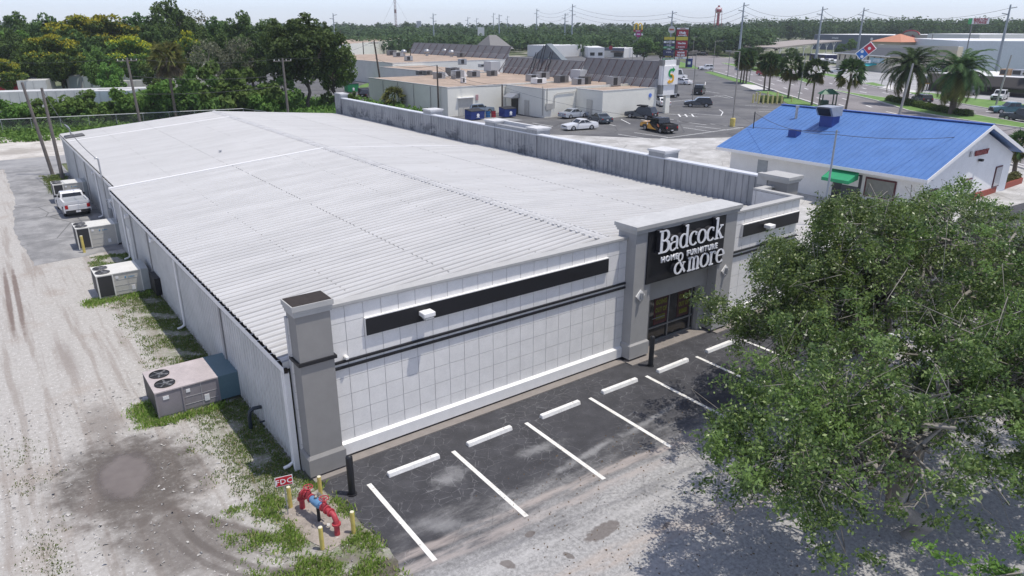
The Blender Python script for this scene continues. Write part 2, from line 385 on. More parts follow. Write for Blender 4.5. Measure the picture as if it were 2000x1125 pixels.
def dashes(A, B, t, n0=0, dash=3., gap=9., w=.16):
    L = sum(math.dist(a, b) for a, b in zip(A, A[1:])); s = n0
    while s < L:
        pa = polyat(A, s/L); pb = polyat(A, min(1, (s+dash)/L))
        qa = nearest(B, pa); qb = nearest(B, pb)
        a = pa.lerp(Vector((*qa, 0)), t); b = pb.lerp(Vector((*qb, 0)), t)
        d = (b-a); 
        if 1 < d.length < 6:
            d.normalize(); q = Vector((-d.y, d.x, 0))*w; z = Vector((0, 0, .006))
            lm.face([a-q+z, b-q+z, b+q+z, a+q+z])
        s += dash+gap
for t in (.33, .66): dashes(nearE[4:], cenn, t, 4*t); dashes(cenf, farE[2:], t, 5*t)
dashes(nearE[4:], cenn, .06, 0, 5.9, .1, .07); dashes(farE[2:], cenf, .05, 0, 5.9, .1, .07)
tag(lm.build('lane_markings', PAINT), kind='structure')
# mall lot bay lines
lm = MB()
def line(a, b, w=.07, z=.0):
    a = Vector((a[0], a[1], z)); b = Vector((b[0], b[1], z)); d = (b-a).normalized(); q = Vector((-d.y, d.x, 0))*w; lm.face([a-q, b-q, b+q, a+q])
for a, b in [((1213,233),(1231,242)),((1280,228),(1316,234)),((1183,241),(1203,246)),((1207,262),(1272,272)),((1239,259),(1305,268)),((1335,249),(1395,258)),((1358,246),(1422,254)),((1387,242),(1444,249)),((1290,271),(1452,249)),
    ((1240,230),(1290,242)),((1300,222),(1364,228)),((1322,236),(1380,244)),((1345,221),(1410,226)),((1408,226),(1412,219)),((1412,219),(1405,214)),((1300,200),(1415,186)),((1415,186),(1432,191)),((1395,186),(1425,192)),
    ((1365,176),(1405,182)),((1320,150),(1350,156)),((1330,165),(1376,166)),((1377,166),(1378,160)),((1480,213),(1560,214)),((1482,218),(1562,219)),((1040,240),(1080,247)),((1455,206),(1500,208))]:
    line(at(*a), at(*b))
for x_ in (1325, 1338, 1351): line(at(x_, 223), at(x_+4, 228), .12)
tag(lm.build('lot_lines', PAINT), kind='structure')
# store lot bay lines and kerb strip
n = N('worn_white_paint'); c_ = n.mix(n.map(n.noise(14, 5, .75), .58, .66), n.mix(n.map(n.noise(3, 4), .35, .7), (.7, .68, .63), (.82, .81, .78)), (.2, .19, .18)); STALL = n.done(c_, .8)
lm = MB(); x0, dx, sk_ = 1.72, 3.05, -.092
for i in range(9): line((x0+i*dx, -1.82), (x0+i*dx+sk_, -5.95), .075, .006)
tag(lm.build('bay_lines', STALL), kind='structure')
# grass verges
def verge(name, px, z=.03):
    return sheet(name, P2(px), z, GRASSM, .05)
verge('grass_verge', [(1376, 141), (1388, 139.5), (1470, 163), (1476, 166), (1455, 164), (1430, 158)])
verge('grass_verge', [(1474, 178), (1500, 177), (1530, 185), (1560, 194), (1640, 221), (1700, 240), (1660, 240), (1560, 215), (1510, 186)])
verge('grass_verge', [(1312, 118), (1330, 121), (1352, 127), (1368, 135), (1340, 133), (1316, 131)])
verge('grass_verge', [(1770, 180), (1820, 182), (1880, 190), (1950, 197), (2000, 204), (2100, 222), (2100, 240), (1995, 220), (1937, 212), (1812, 190)])
verge('grass_verge', [(1684, 162), (1705, 161), (1728, 167), (1700, 168)])
verge('grass_verge', [(1610, 143), (1640, 147), (1640, 153), (1600, 145)])
verge('grass_verge', [(1355, 102), (1390, 104), (1420, 107), (1430, 112), (1380, 105)])
verge('grass_verge', [(690, 172), (725, 160), (735, 163), (700, 177)]); verge('grass_verge', [(683, 143), (705, 141), (706, 147), (685, 153)])
sheet('far_lot', P2([(1560, 138), (1580, 128), (1740, 132), (2100, 175), (2100, 225), (1937, 211), (1812, 189), (1735, 173), (1647, 153)]), -.012, m_pave('grey_lot_paving', (.3, .3, .3), (.46, .455, .45), .2, .3, .1))
# white driveway aprons
APR = mt('apron_concrete', (.62, .6, .57), .85)
sheet('driveway', P2([(1716, 172), (1740, 166), (1800, 180), (1770, 184)]), .01, APR); sheet('driveway', P2([(1455, 164), (1476, 166), (1500, 175), (1478, 178), (1445, 166)]), .01, APR)
# puddle: still muddy water
n = N('muddy_water'); n.bump(n.noise(3, 2), .03, .01); n.put(n.b.inputs['Alpha'], n.blob(-4.22, 3.15, 1.0, 1.82, -.07, .5, .25, 2.2))
wt_ = n.done(n.mix(n.map(n.noise(.8, 3), .35, .65), (.16, .135, .118), (.2, .172, .15)), .12, 0, .5)
r_ = random.Random(5)
pp = []
for k in range(64):
    a = k/64*2*math.pi; e = 1+.025*math.sin(3*a+1)+.02*math.sin(5*a)+.012*math.sin(9*a+2)+r_.uniform(-.006, .006)
    pp.append((-4.22+1.05*e*math.cos(a)+.12*math.sin(a), 3.15+1.95*e*math.sin(a)))
tag(sheet('puddle', pp, -.004, wt_), kind='structure')
# ================================================================ the furniture store
WHITE = mt('white_wall_panel', (.8, .785, .76), .7, .09, 1.5, bump=.12, bs=120)
JOINT = mt('panel_joint', (.5, .5, .5), .8)
TRIMW = mt('white_trim', (.82, .81, .79), .6, .06)
GREYD = mt('grey_stucco', (.27, .262, .25), .85, .07, 2, bump=.25, bs=90)
GREYL = mt('light_grey_stucco', (.36, .355, .345), .85, .07, 2, bump=.25, bs=90)
CAPG = mt('cornice_grey', (.43, .425, .41), .8, .08)
BLACK = mt('black_paint', (.012, .012, .015), .55, .2)
BROWN = mt('brown_roofing_felt', (.035, .027, .023), .95, .4, 4)
METAL = mt('galvanised_metal', (.45, .46, .47), .4, .15, 4, .6)
GLASS = mt('dark_glass', (.012, .013, .015), .06, .1, spec=.8)
ALU = mt('grey_aluminium', (.22, .22, .22), .45, .1, metal=.4)
SLAB = mt('brown_grey_concrete', (.25, .225, .205), .9, .15)
def m_wallmetal():
    n = N('ribbed_wall_paint'); p = n.obj(); X = n.xyz(p)
    c = n.mix(n.map(n.noise(.8, 5, .65, p), .35, .7), (.5, .505, .49), (.6, .6, .585))
    st = n.map(n.noise(1, 4, .6, n.scalev(p, (1, 6, .5))), .56, .72); c = n.mix(n.math('MULTIPLY', st, .25), c, (.34, .34, .32))
    c = n.mix(n.math('MULTIPLY', n.map(X[2], .5, .0), n.map(n.noise(5, 4, .7, p), .4, .6)), c, (.3, .28, .24))
    return n.done(c, .5)
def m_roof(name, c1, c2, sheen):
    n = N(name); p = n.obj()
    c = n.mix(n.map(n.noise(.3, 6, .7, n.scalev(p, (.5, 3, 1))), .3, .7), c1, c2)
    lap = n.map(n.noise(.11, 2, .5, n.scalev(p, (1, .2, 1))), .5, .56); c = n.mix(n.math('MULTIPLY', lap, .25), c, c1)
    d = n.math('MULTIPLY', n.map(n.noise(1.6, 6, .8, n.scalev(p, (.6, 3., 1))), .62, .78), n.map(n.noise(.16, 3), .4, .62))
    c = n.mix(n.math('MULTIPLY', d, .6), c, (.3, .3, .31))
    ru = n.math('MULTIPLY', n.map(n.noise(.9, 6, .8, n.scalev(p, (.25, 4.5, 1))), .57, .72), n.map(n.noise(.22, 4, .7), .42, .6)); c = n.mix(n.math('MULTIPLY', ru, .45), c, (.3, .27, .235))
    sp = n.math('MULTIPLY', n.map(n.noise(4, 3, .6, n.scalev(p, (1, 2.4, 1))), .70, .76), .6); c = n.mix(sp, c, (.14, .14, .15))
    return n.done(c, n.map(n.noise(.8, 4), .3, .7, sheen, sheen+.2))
def m_parapet():
    n = N('parapet_metal'); p = n.obj(); X = n.xyz(p)
    c = n.mix(n.map(n.noise(.7, 5, .7, n.scalev(p, (1, 1, .3))), .3, .7), (.27, .28, .29), (.37, .375, .385))
    st = n.map(n.noise(1.2, 5, .7, n.scalev(p, (1, 2.5, .35))), .52, .68); c = n.mix(n.math('MULTIPLY', st, .5), c, (.13, .14, .16))
    k = n.math('MULTIPLY', n.map(n.noise(.5, 5, .75, n.scalev(p, (1, 1, 1.6))), .48, .6), n.map(X[2], 5.3, 4.2))
    k = n.math('MULTIPLY', k, n.map(X[1], 8, 22)); c = n.mix(n.math('MULTIPLY', k, .8), c, (.07, .08, .1))
    return n.done(c, .55)
WMET = m_wallmetal(); ROOF1 = m_roof('white_metal_roof', (.49, .485, .475), (.58, .575, .565), .5); PARM = m_parapet()
ROOF2 = m_roof('bright_metal_roof', (.49, .485, .475), (.56, .555, .545), .5)
store = thing('furniture_store', (0, 0, 0), 'long white furniture store with ribbed metal roof and a grey sign tower over its door', 'store')
XL, XR, ZE, ZR, YB, YS = .3, 28.1, 3.69, 4.86, 60.0, 30.4
RX = lambda y: 14.3 if y < YS else 14.6
def ribbed(fn, u0, u1, pitch, rib, h, m=0, mb=None, pan=None):
    """panel with raised ribs: fn(u, lift) -> (pointA, pointB), ribs run A-B"""
    mb = mb or MB(); pr = []; u = u0
    while u < u1-pitch*.5:
        b = u+pitch*.5
        pr += [(u, 0), (b-rib, 0), (b-rib*.55, h), (b+rib*.55, h), (b+rib, 0)]; u += pitch
    pr.append((u1, 0)); A = [fn(*q)[0] for q in pr]; B = [fn(*q)[1] for q in pr]
    i0 = len(mb.k); mb.loft([A, B], m, False, False)
    if pan is not None:
        for i in range(len(pr)-1):
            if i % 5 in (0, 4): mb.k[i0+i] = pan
    return mb
def roofpart(name, y0, y1, lift, xl, mats, lap=True):
    xm0 = RX((y0+y1)/2)
    def zx(x): return ZE + (ZR-ZE)*(x-XL)/(xm0-XL) if x < xm0 else ZR - (ZR-3.72)*(x-xm0)/(XR-xm0)
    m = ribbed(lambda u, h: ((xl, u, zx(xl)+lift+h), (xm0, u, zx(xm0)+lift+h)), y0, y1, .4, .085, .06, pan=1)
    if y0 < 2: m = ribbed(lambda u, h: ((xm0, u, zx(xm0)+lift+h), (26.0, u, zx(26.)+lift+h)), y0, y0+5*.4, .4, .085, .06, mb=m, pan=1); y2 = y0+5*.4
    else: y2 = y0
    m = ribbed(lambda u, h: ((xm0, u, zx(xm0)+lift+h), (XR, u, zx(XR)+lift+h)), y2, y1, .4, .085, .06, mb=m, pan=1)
    for (a, b) in ((y0, y0), (y1, y1)):
        m.face([(xl, a, zx(xl)+lift), (xm0, a, ZR+lift), (XR-2.2*(a<2), a, zx(XR-2.2*(a<2))+lift), (XR-2.2*(a<2), a, zx(XR)-.15), (xm0, a, ZR-.15), (xl, a, zx(xl)-.15)])
    return m.build(name, mats, store)
ra = roofpart('roof', .22, YS, .10, .16, [ROOF1, m_roof('roof_pans_shaded', (.27, .27, .27), (.38, .375, .37), .55)]); tag(ra, 'front part of the roof with darker pans painted as shadow lines between its ribs')  # darker pan colour stands in for shade between the ribs
rb = roofpart('roof', YS-.05, YB, 0, .56, [ROOF2, m_roof('roof_pans_shaded_rear', (.34, .34, .335), (.43, .425, .42), .5)]); tag(rb, 'bright rear part of the roof')  # pans tinted darker here too, a milder painted shade beside the ribs
m = MB()     # rows of fixing screws and the sheet laps half way down each slope
for x in (3.9, 7.6, 11.2, 17.6, 21.2, 24.8):
    lap = x in (7.6, 21.2)
    for y0, y1, lf in ((.22, YS, .10), (YS, YB, 0)):
        xm = RX((y0+y1)/2); y = y0+.2+.4
        zz = (ZE+(ZR-ZE)*(x-XL)/(xm-XL) if x < xm else ZR-(ZR-3.72)*(x-xm)/(XR-xm))+lf
        while y < y1-.3:
            if random.random() < (.9 if lap else .5): m.cbox((x, y, zz+.064), (.05 if not lap else .03, .05 if not lap else .15, .012), 0)
            y += .4
tag(m.build('roof_screws', mt('weathered_screw', (.2, .19, .18), .7), store), kind='stuff')
def ridge(y0, y1, lift):
    m = MB(); r = random.Random(3); x = RX((y0+y1)/2); y = y0; k = 0
    while y < y1-.01:
        b = min(y+3.05, y1); e = .012*(k % 2)
        m.loft([[(x-.2, yy, ZR+lift+.025-.02+e), (x-.1, yy, ZR+lift+.06+e), (x, yy, ZR+lift+.075+e), (x+.1, yy, ZR+lift+.06+e), (x+.2, yy, ZR+lift+.005+e)] for yy in (y, b)], 0, False, False)
        y = b; k += 1
    k = 0; y = y0
    while y < y1-.4:
        y += .3048; m.cbox((x-.29, y, ZR+lift-.002), (.1, .2, .06), 1); m.cbox((x+.29, y, ZR+lift-.002), (.1, .2, .06), 1)
    return m.build('ridge_cap', [ROOF2, ROOF1], store)
ridge(.3, YS, .11); ridge(YS, YB, .01)
m = MB()     # lap flashing across the roof where the rear part begins, eave to parapet
m.loft([[(x, YS-.14, z-.02), (x, YS-.14, z+.155), (x, YS+.24, z+.13), (x, YS+.24, z-.02)] for x, z in ((.14, ZE+.0), (14.3, ZR), (XR, 3.74))])
m.build('roof_flashing', TRIMW, store); m = MB()
m.loft([[(x, 54.1, z+.0), (x, 54.1, z+.07), (x, 54.35, z+.07), (x, 54.35, z)] for x, z in ((.58, ZE+.02), (14.6, ZR+.0))])
m.build('roof_flashing', TRIMW, store)
# left side wall
m = ribbed(lambda u, h: ((XL-h, u, .0), (XL-h, u, 3.52)), .12, YS, .3048, .05, .032); m.build('side_wall', WMET, store)
m = ribbed(lambda u, h: ((.66-h, u, .0), (.66-h, u, 3.58)), YS, YB, .3048, .05, .032)
m.box(.3, YS-.02, 0, .9, YS+.02, 3.6); m.box(.66, YB-.03, 0, XR, YB, 3.7); tag(m.build('side_wall', WMET, store), 'rear part of the side wall, set back a little')
m = MB()
for (x, y0, y1) in ((XL, .1, YS), (.66, YS+.05, YB)):
    m.box(x-.17, y0, 3.44, x-.155, y1, 3.66, 0); m.box(x-.17, y0, 3.44, x-.02, y1, 3.452, 0)    # trough
    m.box(x-.155, y0+.01, 3.47, x-.03, y1-.01, 3.60, 1)
    y = y0+.6
    while y < y1: m.box(x-.165, y-.02, 3.655, x+.0, y+.02, 3.672, 0); y += .62
m.build('gutter', [TRIMW, BROWN], store)
for (x, y, kick) in ((XL, .45, 1), (XL, 14.3, 1), (XL, 27.4, 1), (.66, 33.0, 1), (.66, 39.6, 1), (XL, 7.5, 0), (XL, 20.6, 0), (.66, 45.5, 0), (.66, 51.5, 0), (XL, 25.0, 0)):
    m = MB()
    if kick: m.tube([(x-.1, y, 3.45), (x-.1, y, 3.2), (x-.085, y, .4), (x-.1, y, .18), (x-.24, y, .1), (x-.42, y, .07)], .055, 8)
    else: m.box(x-.075, y-.09, 0, x-.03, y+.09, 3.45)
    tag(m.build('downspout' if kick else 'wall_trim', GREYL if not kick else TRIMW, store))
m = MB(); m.box(.15, .16, 0, .3, .3, 3.45); m.build('corner_trim', TRIMW, store)
m = MB(); m.box(XL-.055, 26.2, .02, XL-.03, 27.15, 2.15); d_ = m.build('side_door', mt('door_white', (.72, .72, .7), .5), store)
m = MB(); m.box(XL-.08, 26.95, 1.0, XL-.056, 27.05, 1.1); m.build('handle', METAL, d_)
m = MB()
for (x, y, z) in ((XL, 25.6, 3.05), (XL, 18.8, 3.25), (.66, 33.9, 2.35), (.66, 40.3, 3.2)):
    m = MB(); m.cbox((x-.12, y, z), (.22, .3, .16), 0); m.cbox((x-.2, y, z-.1), (.1, .24, .05), 0); m.build('wall_lamp', TRIMW, store, .02)
m = MB(); m.box(.6, 30.9, 2.75, .64, 31.5, 3.3); m.build('louvre', BLACK, store)
m = MB(); m.box(-.0, 19.0, .25, .27, 20.4, 1.15); m.build('duct_opening', BLACK, store)
m = MB(); m.tube([(.28, 3.6, .72), (.02, 3.6, .74), (-.12, 3.6, .66), (-.16, 3.6, .45), (-.16, 3.6, .0)], .07, 10); m.tube([(.28, 3.35, .28), (.1, 3.35, .28)], .035); m.build('vent_pipe', mt('black_pipe', (.03, .04, .05), .4), store)
m = MB()     # service mast rising through the eave
m.tube([(.42, 35.1, .9), (.42, 35.1, 4.9)], .055); m.tube([(.42, 35.1, 4.9), (.32, 35.1, 5.05), (.22, 35.1, 4.95)], .06)
m.tube([(.42, 35.1, 2.3), (.5, 34.2, 2.1), (.55, 33.6, 1.9), (.58, 33.4, .5)], .035); m.cbox((.52, 35.1, 1.2), (.16, .5, .7), 0); m.build('service_mast', METAL, store)
# front wall: joints behind proud 2 ft panels
m = MB(); m.box(.36, .02, 0, 14.4, .2, 5.25); m.box(20.5, .02, 0, 26.2, .2, 5.25); m.box(26.0, .03, 0, 26.2, 2.4, 5.25); m.box(26.0, 2.42, 0, 28.4, 2.6, 5.25)
fw = m.build('front_wall', JOINT, store)
m = MB(); rows = [(.56, .98), (.98, 1.58), (1.58, 2.2), (2.2, 2.81), (2.81, 3.43), (3.43, 4.06), (4.06, 4.68), (4.68, 5.25)]
g = .6161; jg = .011
def cols(x0, x1, ph):
    xs = [x0]; x = ph
    while x < x1-.05:
        if x > x0+.05: xs.append(x)
        x += g
    return xs+[x1]
for (x0_, x1_) in ((.37, 14.3), (20.5, 26.19)):
    cs = cols(x0_, x1_, 2.1555-3*g)
    for a, b in zip(cs, cs[1:]):
        for (c, d) in rows: m.box(a+jg, -.0, c+jg, b-jg, .03, d-jg)
    m.build('wall_panels', WHITE, store); m = MB()
ys = cols(.02, 2.4, .02)
for a, b in zip(ys, ys[1:]):
    for (c, d) in rows: m.box(26.19, a+jg, c+jg, 26.22, b-jg, d-jg)
cs = cols(26.22, 27.3, 26.22)
for a, b in zip(cs, cs[1:]):
    for (c, d) in rows: m.box(a+jg, 2.39, c+jg, b-jg, 2.42, d-jg)
m.build('wall_panels', WHITE, store)
def ledge(x0, x1, y, z0=.12, z1=.52, th=.12, mat=None, name='wall_base'):
    mb = MB(); mb.loft([[(x, y+.01, z0), (x, y-th, z0), (x, y-th, z1), (x, y+.01, z1+.07)] for x in (x0, x1)]); return mb.build(name, mat or TRIMW, store)
ledge(1.5, 14.25, 0); ledge(20.6, 26.28, 0)
m = MB(); m.box(1.5, -.1, .0, 14.25, .02, .12, 0); m.box(20.6, -.1, 0, 26.2, .02, .12, 0); m.build('base_shade_strip', BLACK, store)  # solid black strip painted in for the shade under the ledge
m = MB(); m.box(.39, -.9, -.1, 1.52, .02, .10); m.box(1.52, -.47, -.1, 14.1, -.1, .045); m.box(14.1, -.88, -.1, 15.6, -.3, .05); m.box(15.6, -.44, -.1, 19.6, .35, .05); m.box(19.6, -.8, -.1, 21, 0, .05); m.box(21, -.47, -.1, 26.4, -.1, .045)
m.build('foundation_slab', SLAB, store)
m = MB()
for (a, b) in ((1.48, 14.3), (20.55, 26.24)):
    m.box(a, -.07, 3.36, b, 0, 3.43); m.box(a, -.07, 3.17, b, 0, 3.25)
m.box(26.22, 0, 3.36, 26.29, 2.4, 3.43); m.box(26.22, 0, 3.17, 26.29, 2.4, 3.25)
m.build('stripe', BLACK, store)
m = MB()    # coping
for (a, b) in ((1.48, 14.42), (20.5, 26.32)):
    m.box(a, -.1, 5.27, b, .3, 5.36, 0); m.box(a, -.07, 5.24, b, .0, 5.268, 1)
m.box(26.0, .3, 5.27, 26.32, 2.2, 5.36); m.box(26.0, 2.2, 5.27, 27.4, 2.6, 5.36)
m.build('coping', [CAPG, JOINT], store)
m = MB()    # sloping apron between the front coping and the roof
m.loft([[(x, .29, 5.3), (x, .29 + max(.25, (5.3-z)*1.1), z+.13)] for x, z in ((1.4, 3.82), (5, 4.1), (10, 4.52), (14.3, ZR+.02), (14.32, ZR+.02), (20.6, 4.3), (26.1, 3.9))], 0, False, False)
m.build('roof_apron', mt('grey_white_flashing', (.6, .61, .63), .5, .15, 2), store)
m = MB(); m.box(.5, .2, 3.6, 1.5, .35, 5.4); m.build('front_wall', WHITE, store)
for (a, b, z0, z1) in ((2.77, 13.22, 4.08, 4.69), (21.68, 26.12, 4.06, 4.67)):
    m = MB(); m.box(a, -.105, z0, b, -.1+.1, z1, 1); m.box(a+.015, -.115, z0+.015, b-.015, -.104, z1-.03, 0); m.build('sign_band', [BLACK, TRIMW], store)
for (x, z) in ((4.86, 4.4), (23.4, 4.36)):
    m = MB(); m.cbox((x, -.33, z+.02), (.44, .36, .16), 0); m.cbox((x, -.16, z), (.16, .12, .16), 0); m.cbox((x, -.37, z-.1), (.34, .26, .1), 1, rx=R(12)); l_ = m.build('flood_light', [TRIMW, mt('frosted_lens', (.5, .5, .48), .3)], store, .02)
for x in (2.05, 22.9):
    m = MB(); m.cbox((x, -.1, 3.55 if x < 5 else 2.9), (.13, .2, .12)); m.build('security_camera', TRIMW, store, .03)
# corner pillar
def cornice(mb, x0, y0, x1, y1, z0, z1, o=.14, m=0):
    h = z1-z0
    for (za, zb, ov) in ((z0, z0+h*.3, o*.45), (z0+h*.3, z0+h*.55, o*.7), (z0+h*.55, z1, o)): mb.box(x0-ov, y0-ov, za, x1+ov, y1+ov, zb, m)
m = MB(); m.box(.42, -.6, .78, 1.47, .15, 5.5); pl_ = m.build('corner_pillar', GREYD, store); 
m = MB(); cornice(m, .42, -.6, 1.47, .1, 5.45, 5.8, .1); m.box(.36, -.66, 5.8, 1.53, .16, 5.812, 1); m.build('cap', [CAPG, BROWN], pl_)
m = MB(); m.box(.35, -.67, 3.9, 1.54, .12, 4.0); m.build('band', BLACK, pl_)
m = MB(); m.loft([[(.33, -.69, .16), (1.54, -.69, .16), (1.54, .1, .16), (.33, .1, .16)], [(.33, -.69, .74), (1.54, -.69, .74), (1.54, .1, .74), (.33, .1, .74)], [(.40, -.62, .84), (1.49, -.62, .84), (1.49, .1, .84), (.40, .1, .84)]]); m.build('pillar_base', GREYD, pl_)
m = MB(); m.box(.4, -.6, .1, 1.5, 0, .16); m.build('shade_strip', BLACK, pl_)  # black block that paints a line of shade below the pillar base
# entrance tower
tw = MB(); a_, b_ = 14.27, 20.6
tw.box(a_, -.5, .12, 15.27, .48, 3.27); tw.box(19.54, -.5, .12, b_, .48, 3.27); tw.box(a_, -.5, 3.27, b_, .48, 5.6)
tower = tw.build('entrance_tower', GREYL, store)
m = MB(); m.box(15.27, -.02, 2.26, 19.54, .3, 3.27); m.box(19.12, -.0, .05, 19.54, .46, 2.26); m.build('inner_wall', GREYL, tower)
m = MB(); cornice(m, a_, -.5, b_, .48, 5.55, 5.86, .14); m.box(a_-.14, -.64, 5.86, b_+.14, .62, 5.875, 1); m.build('cornice', [CAPG, mt('dusty_white_cap', (.5, .5, .49), .7)], tower)
m = MB()
for (x0_, x1_) in ((a_, 15.27), (19.54, b_)):
    m = MB(); m.loft([[(x0_-.07, -.57, .14), (x1_+.07, -.57, .14), (x1_+.07, .3, .14), (x0_-.07, .3, .14)], [(x0_-.07, -.57, .72), (x1_+.07, -.57, .72), (x1_+.07, .3, .72), (x0_-.07, .3, .72)], [(x0_, -.5, .8), (x1_, -.5, .8), (x1_, .3, .8), (x0_, .3, .8)]]); m.build('tower_base', GREYL, tower)
m = MB(); m.box(14.93, -.56, 3.32, 19.74, -.5, 5.63); board = m.build('sign_board', BLACK, tower)
m = MB(); m.box(15.27, .3, .05, 19.13, .34, 2.3); gl = m.build('shop_glazing', GLASS, tower)
m = MB()
for x in (15.27, 16.1, 17.35, 18.85, 19.08): m.box(x, .24, .05, x+.06, .3, 2.27)
m.box(15.27, .245, .05, 19.13, .3, .13); m.box(15.27, .245, .72, 19.13, .3, .78); m.box(15.27, .245, 2.2, 19.13, .3, 2.27); m.tube([(16.3, .2, 1.2), (17.1, .2, 1.2)], .02, 6); m.build('glazing_frame', ALU, gl)
RED = mt('poster_red', (.09, .015, .018), .6); YEL = mt('poster_yellow', (.15, .16, .012), .6); DKP = mt('poster_dark', (.05, .012, .012), .6)  # poster colours darkened to imitate the dimming of the glass
m = MB(); m.box(16.5, .285, .85, 17.33, .297, 2.17, 0); m.box(16.56, .28, .92, 17.27, .286, 2.1, 1); po = m.build('poster', [RED, DKP], gl)
for i, s_ in enumerate(('GOING', 'OUT OF', 'BUSINESS')): text('lettering', s_, .3, YEL, po, face_front((16.915, .272, 1.78-i*.36)), .004, .012, sx=[.72, .66, .46][i])
m = MB(); m.box(18.0, .285, .85, 18.8, .297, 2.1, 0); po = m.build('poster', [DKP], gl)
for i, s_ in enumerate(('GOING', 'OUT OF', 'BUSINESS')): text('lettering', s_, .3, YEL, po, face_front((18.4, .272, 1.72-i*.36)), .004, .012, sx=[.66, .6, .42][i])
m = MB(); m.box(15.4, .285, .95, 16.05, .297, 1.25, 0); po = m.build('poster', [mt('poster_white', (.7, .7, .68), .6)], gl)
text('lettering', '30-50', .2, BLACK, po, face_front((15.72, .272, 1.02)), .004, .008); text('lettering', 'STORE', .17, YEL, po, face_front((15.72, .272, 1.5)), .004, .008); text('lettering', 'CLOSING', .15, YEL, po, face_front((15.72, .272, 1.32)), .004, .006, sx=.85)
for (x, z) in ((14.68, 2.9), (20.1, 2.9)):
    m = MB(); m.cbox((x, -.525, z), (.36, .05, .36), 0, ry=R(45)); m.tube([(x, -.62, z-.14), (x, -.62, z+.14)], .07, 10, 1); m.build('lantern', [TRIMW, METAL], tower)
# ---- sign letters with serifs, drawn as strokes
def glyphs():
    Gl = {}
    def arc(cx, cy, rx, ry, a0, a1, wmax, wmin, n=16, tilt=0):
        out = []
        for i in range(n+1):
            a = R(a0+(a1-a0)*i/n); out.append((cx+rx*math.cos(a), cy+ry*math.sin(a), wmin+(wmax-wmin)*abs(math.cos(a-R(tilt)))**1.3))
        return out
    st = .15; th = .05
    Gl['B'] = ([[(.16,0,st),(.16,1,st)], [(0,.03,.06),(.36,.03,.06)], [(0,.97,.06),(.36,.97,.06)], [(.16,.97,.06),(.34,.97,.06)]+arc(.34,.755,.2,.215,90,-90,.15,.06)+[(.16,.54,.06)], [(.16,.53,.06),(.36,.53,.06)]+arc(.36,.28,.24,.25,90,-90,.17,.06)+[(.16,.03,.06)]], .64)
    Gl['a'] = ([arc(.28,.44,.18,.2,160,0,.13,.05)+[(.46,.3,.13),(.46,.1,.12),(.56,.03,.05)], [(.46,.38,.05)]+arc(.24,.19,.18,.18,80,300,.12,.05)+[(.46,.12,.05)], arc(.13,.5,.03,.03,0,360,.07,.07,8)], .6)
    Gl['d'] = ([[(.47,.02,st*.9),(.47,1,st*.9)], [(.33,.96,.06),(.5,.98,.06)], [(.47,.03,.06),(.6,.03,.06)], arc(.28,.32,.22,.3,20,340,.14,.05,22)], .62)
    Gl['c'] = ([arc(.3,.32,.24,.3,45,318,.15,.045,20), arc(.43,.5,.02,.02,0,360,.08,.08,8)], .53)
    Gl['o'] = ([arc(.3,.32,.24,.3,0,360,.15,.045,28)], .6)
    Gl['k'] = ([[(.16,0,st*.9),(.16,1,st*.9)], [(.02,.96,.06),(.16,.98,.06)], [(.02,.03,.06),(.3,.03,.06)], [(.18,.26,.055),(.46,.6,.055)], [(.34,.61,.06),(.56,.61,.06)], [(.26,.37,.13),(.5,.03,.13)], [(.38,.03,.06),(.62,.03,.06)]], .62)
    Gl['m'] = ([[(.14,.0,.13),(.14,.62,.13)], [(.02,.6,.06),(.14,.61,.06)], [(.02,.03,.06),(.26,.03,.06)]]+sum([[arc(.14+d+.12,.44,.13,.17,160,0,.11,.05,10)+[(.39+d,.3,.13),(.39+d,.0,.13)], [(.29+d,.03,.06),(.5+d,.03,.06)]] for d in (0,.26)], []), .8)
    Gl['r'] = ([[(.14,.0,.13),(.14,.62,.13)], [(.02,.6,.06),(.14,.61,.06)], [(.02,.03,.06),(.3,.03,.06)], arc(.3,.42,.15,.18,165,60,.07,.06,8), arc(.39,.53,.02,.02,0,360,.08,.08,8)], .45)
    Gl['e'] = ([[(.09,.35,.05),(.5,.35,.05)], arc(.3,.32,.23,.3,5,318,.14,.045,22)], .57)
    Gl['&'] = ([arc(.4,.8,.15,.18,-60,250,.1,.06,18)+[(.5,.4,.13),(.78,.03,.12)], [(.46,.63,.06),(.36,.56,.08)]+arc(.3,.27,.24,.25,110,330,.14,.06,14)+[(.62,.3,.06),(.68,.5,.05)], [(.58,.5,.05),(.78,.5,.05)]], .84)
    return Gl
GL = glyphs()
def ribbon(mb, pts, y0, y1, fx):
    L = []
    for i, p in enumerate(pts):
        a = pts[max(0, i-1)]; b = pts[min(len(pts)-1, i+1)]; d = Vector((b[0]-a[0], b[1]-a[1])); d.normalize() if d.length else None
        q = Vector((-d.y, d.x))*p[2]/2; L.append((fx(p[0]+q.x, p[1]+q.y), fx(p[0]-q.x, p[1]-q.y)))
    mb.loft([[(l[0], y0, l[1]), (l[0], y1, l[1]), (r[0], y1, r[1]), (r[0], y0, r[1])] for l, r in L])
SIGNW = mt('sign_letter_white', (.82, .83, .86), .4, .03)
SIGNK = mt('sign_letter_return', (.025, .025, .03), .5)
def word(s_, x, z, size, y, sx=1., sp=.0):
    for ch in s_:
        st, adv = GL[ch]; mb = MB(); mk = MB()
        for i, pts in enumerate(st):
            fx = lambda u, v: (x+u*size*sx, z+v*size)
            ribbon(mb, pts, y-.002*i, y+.02, fx); ribbon(mk, [(a, b, w_*.94) for a, b, w_ in pts], y+.0215+.001*i, -.563-.0005*i, fx)
        lo = mb.build('letter', SIGNW, board); mk.build('letter_return', SIGNK, lo); x += (adv+sp)*size*sx
    return x
word('Badcock', 15.28, 4.62, .96, -.8, 1.02, .0)
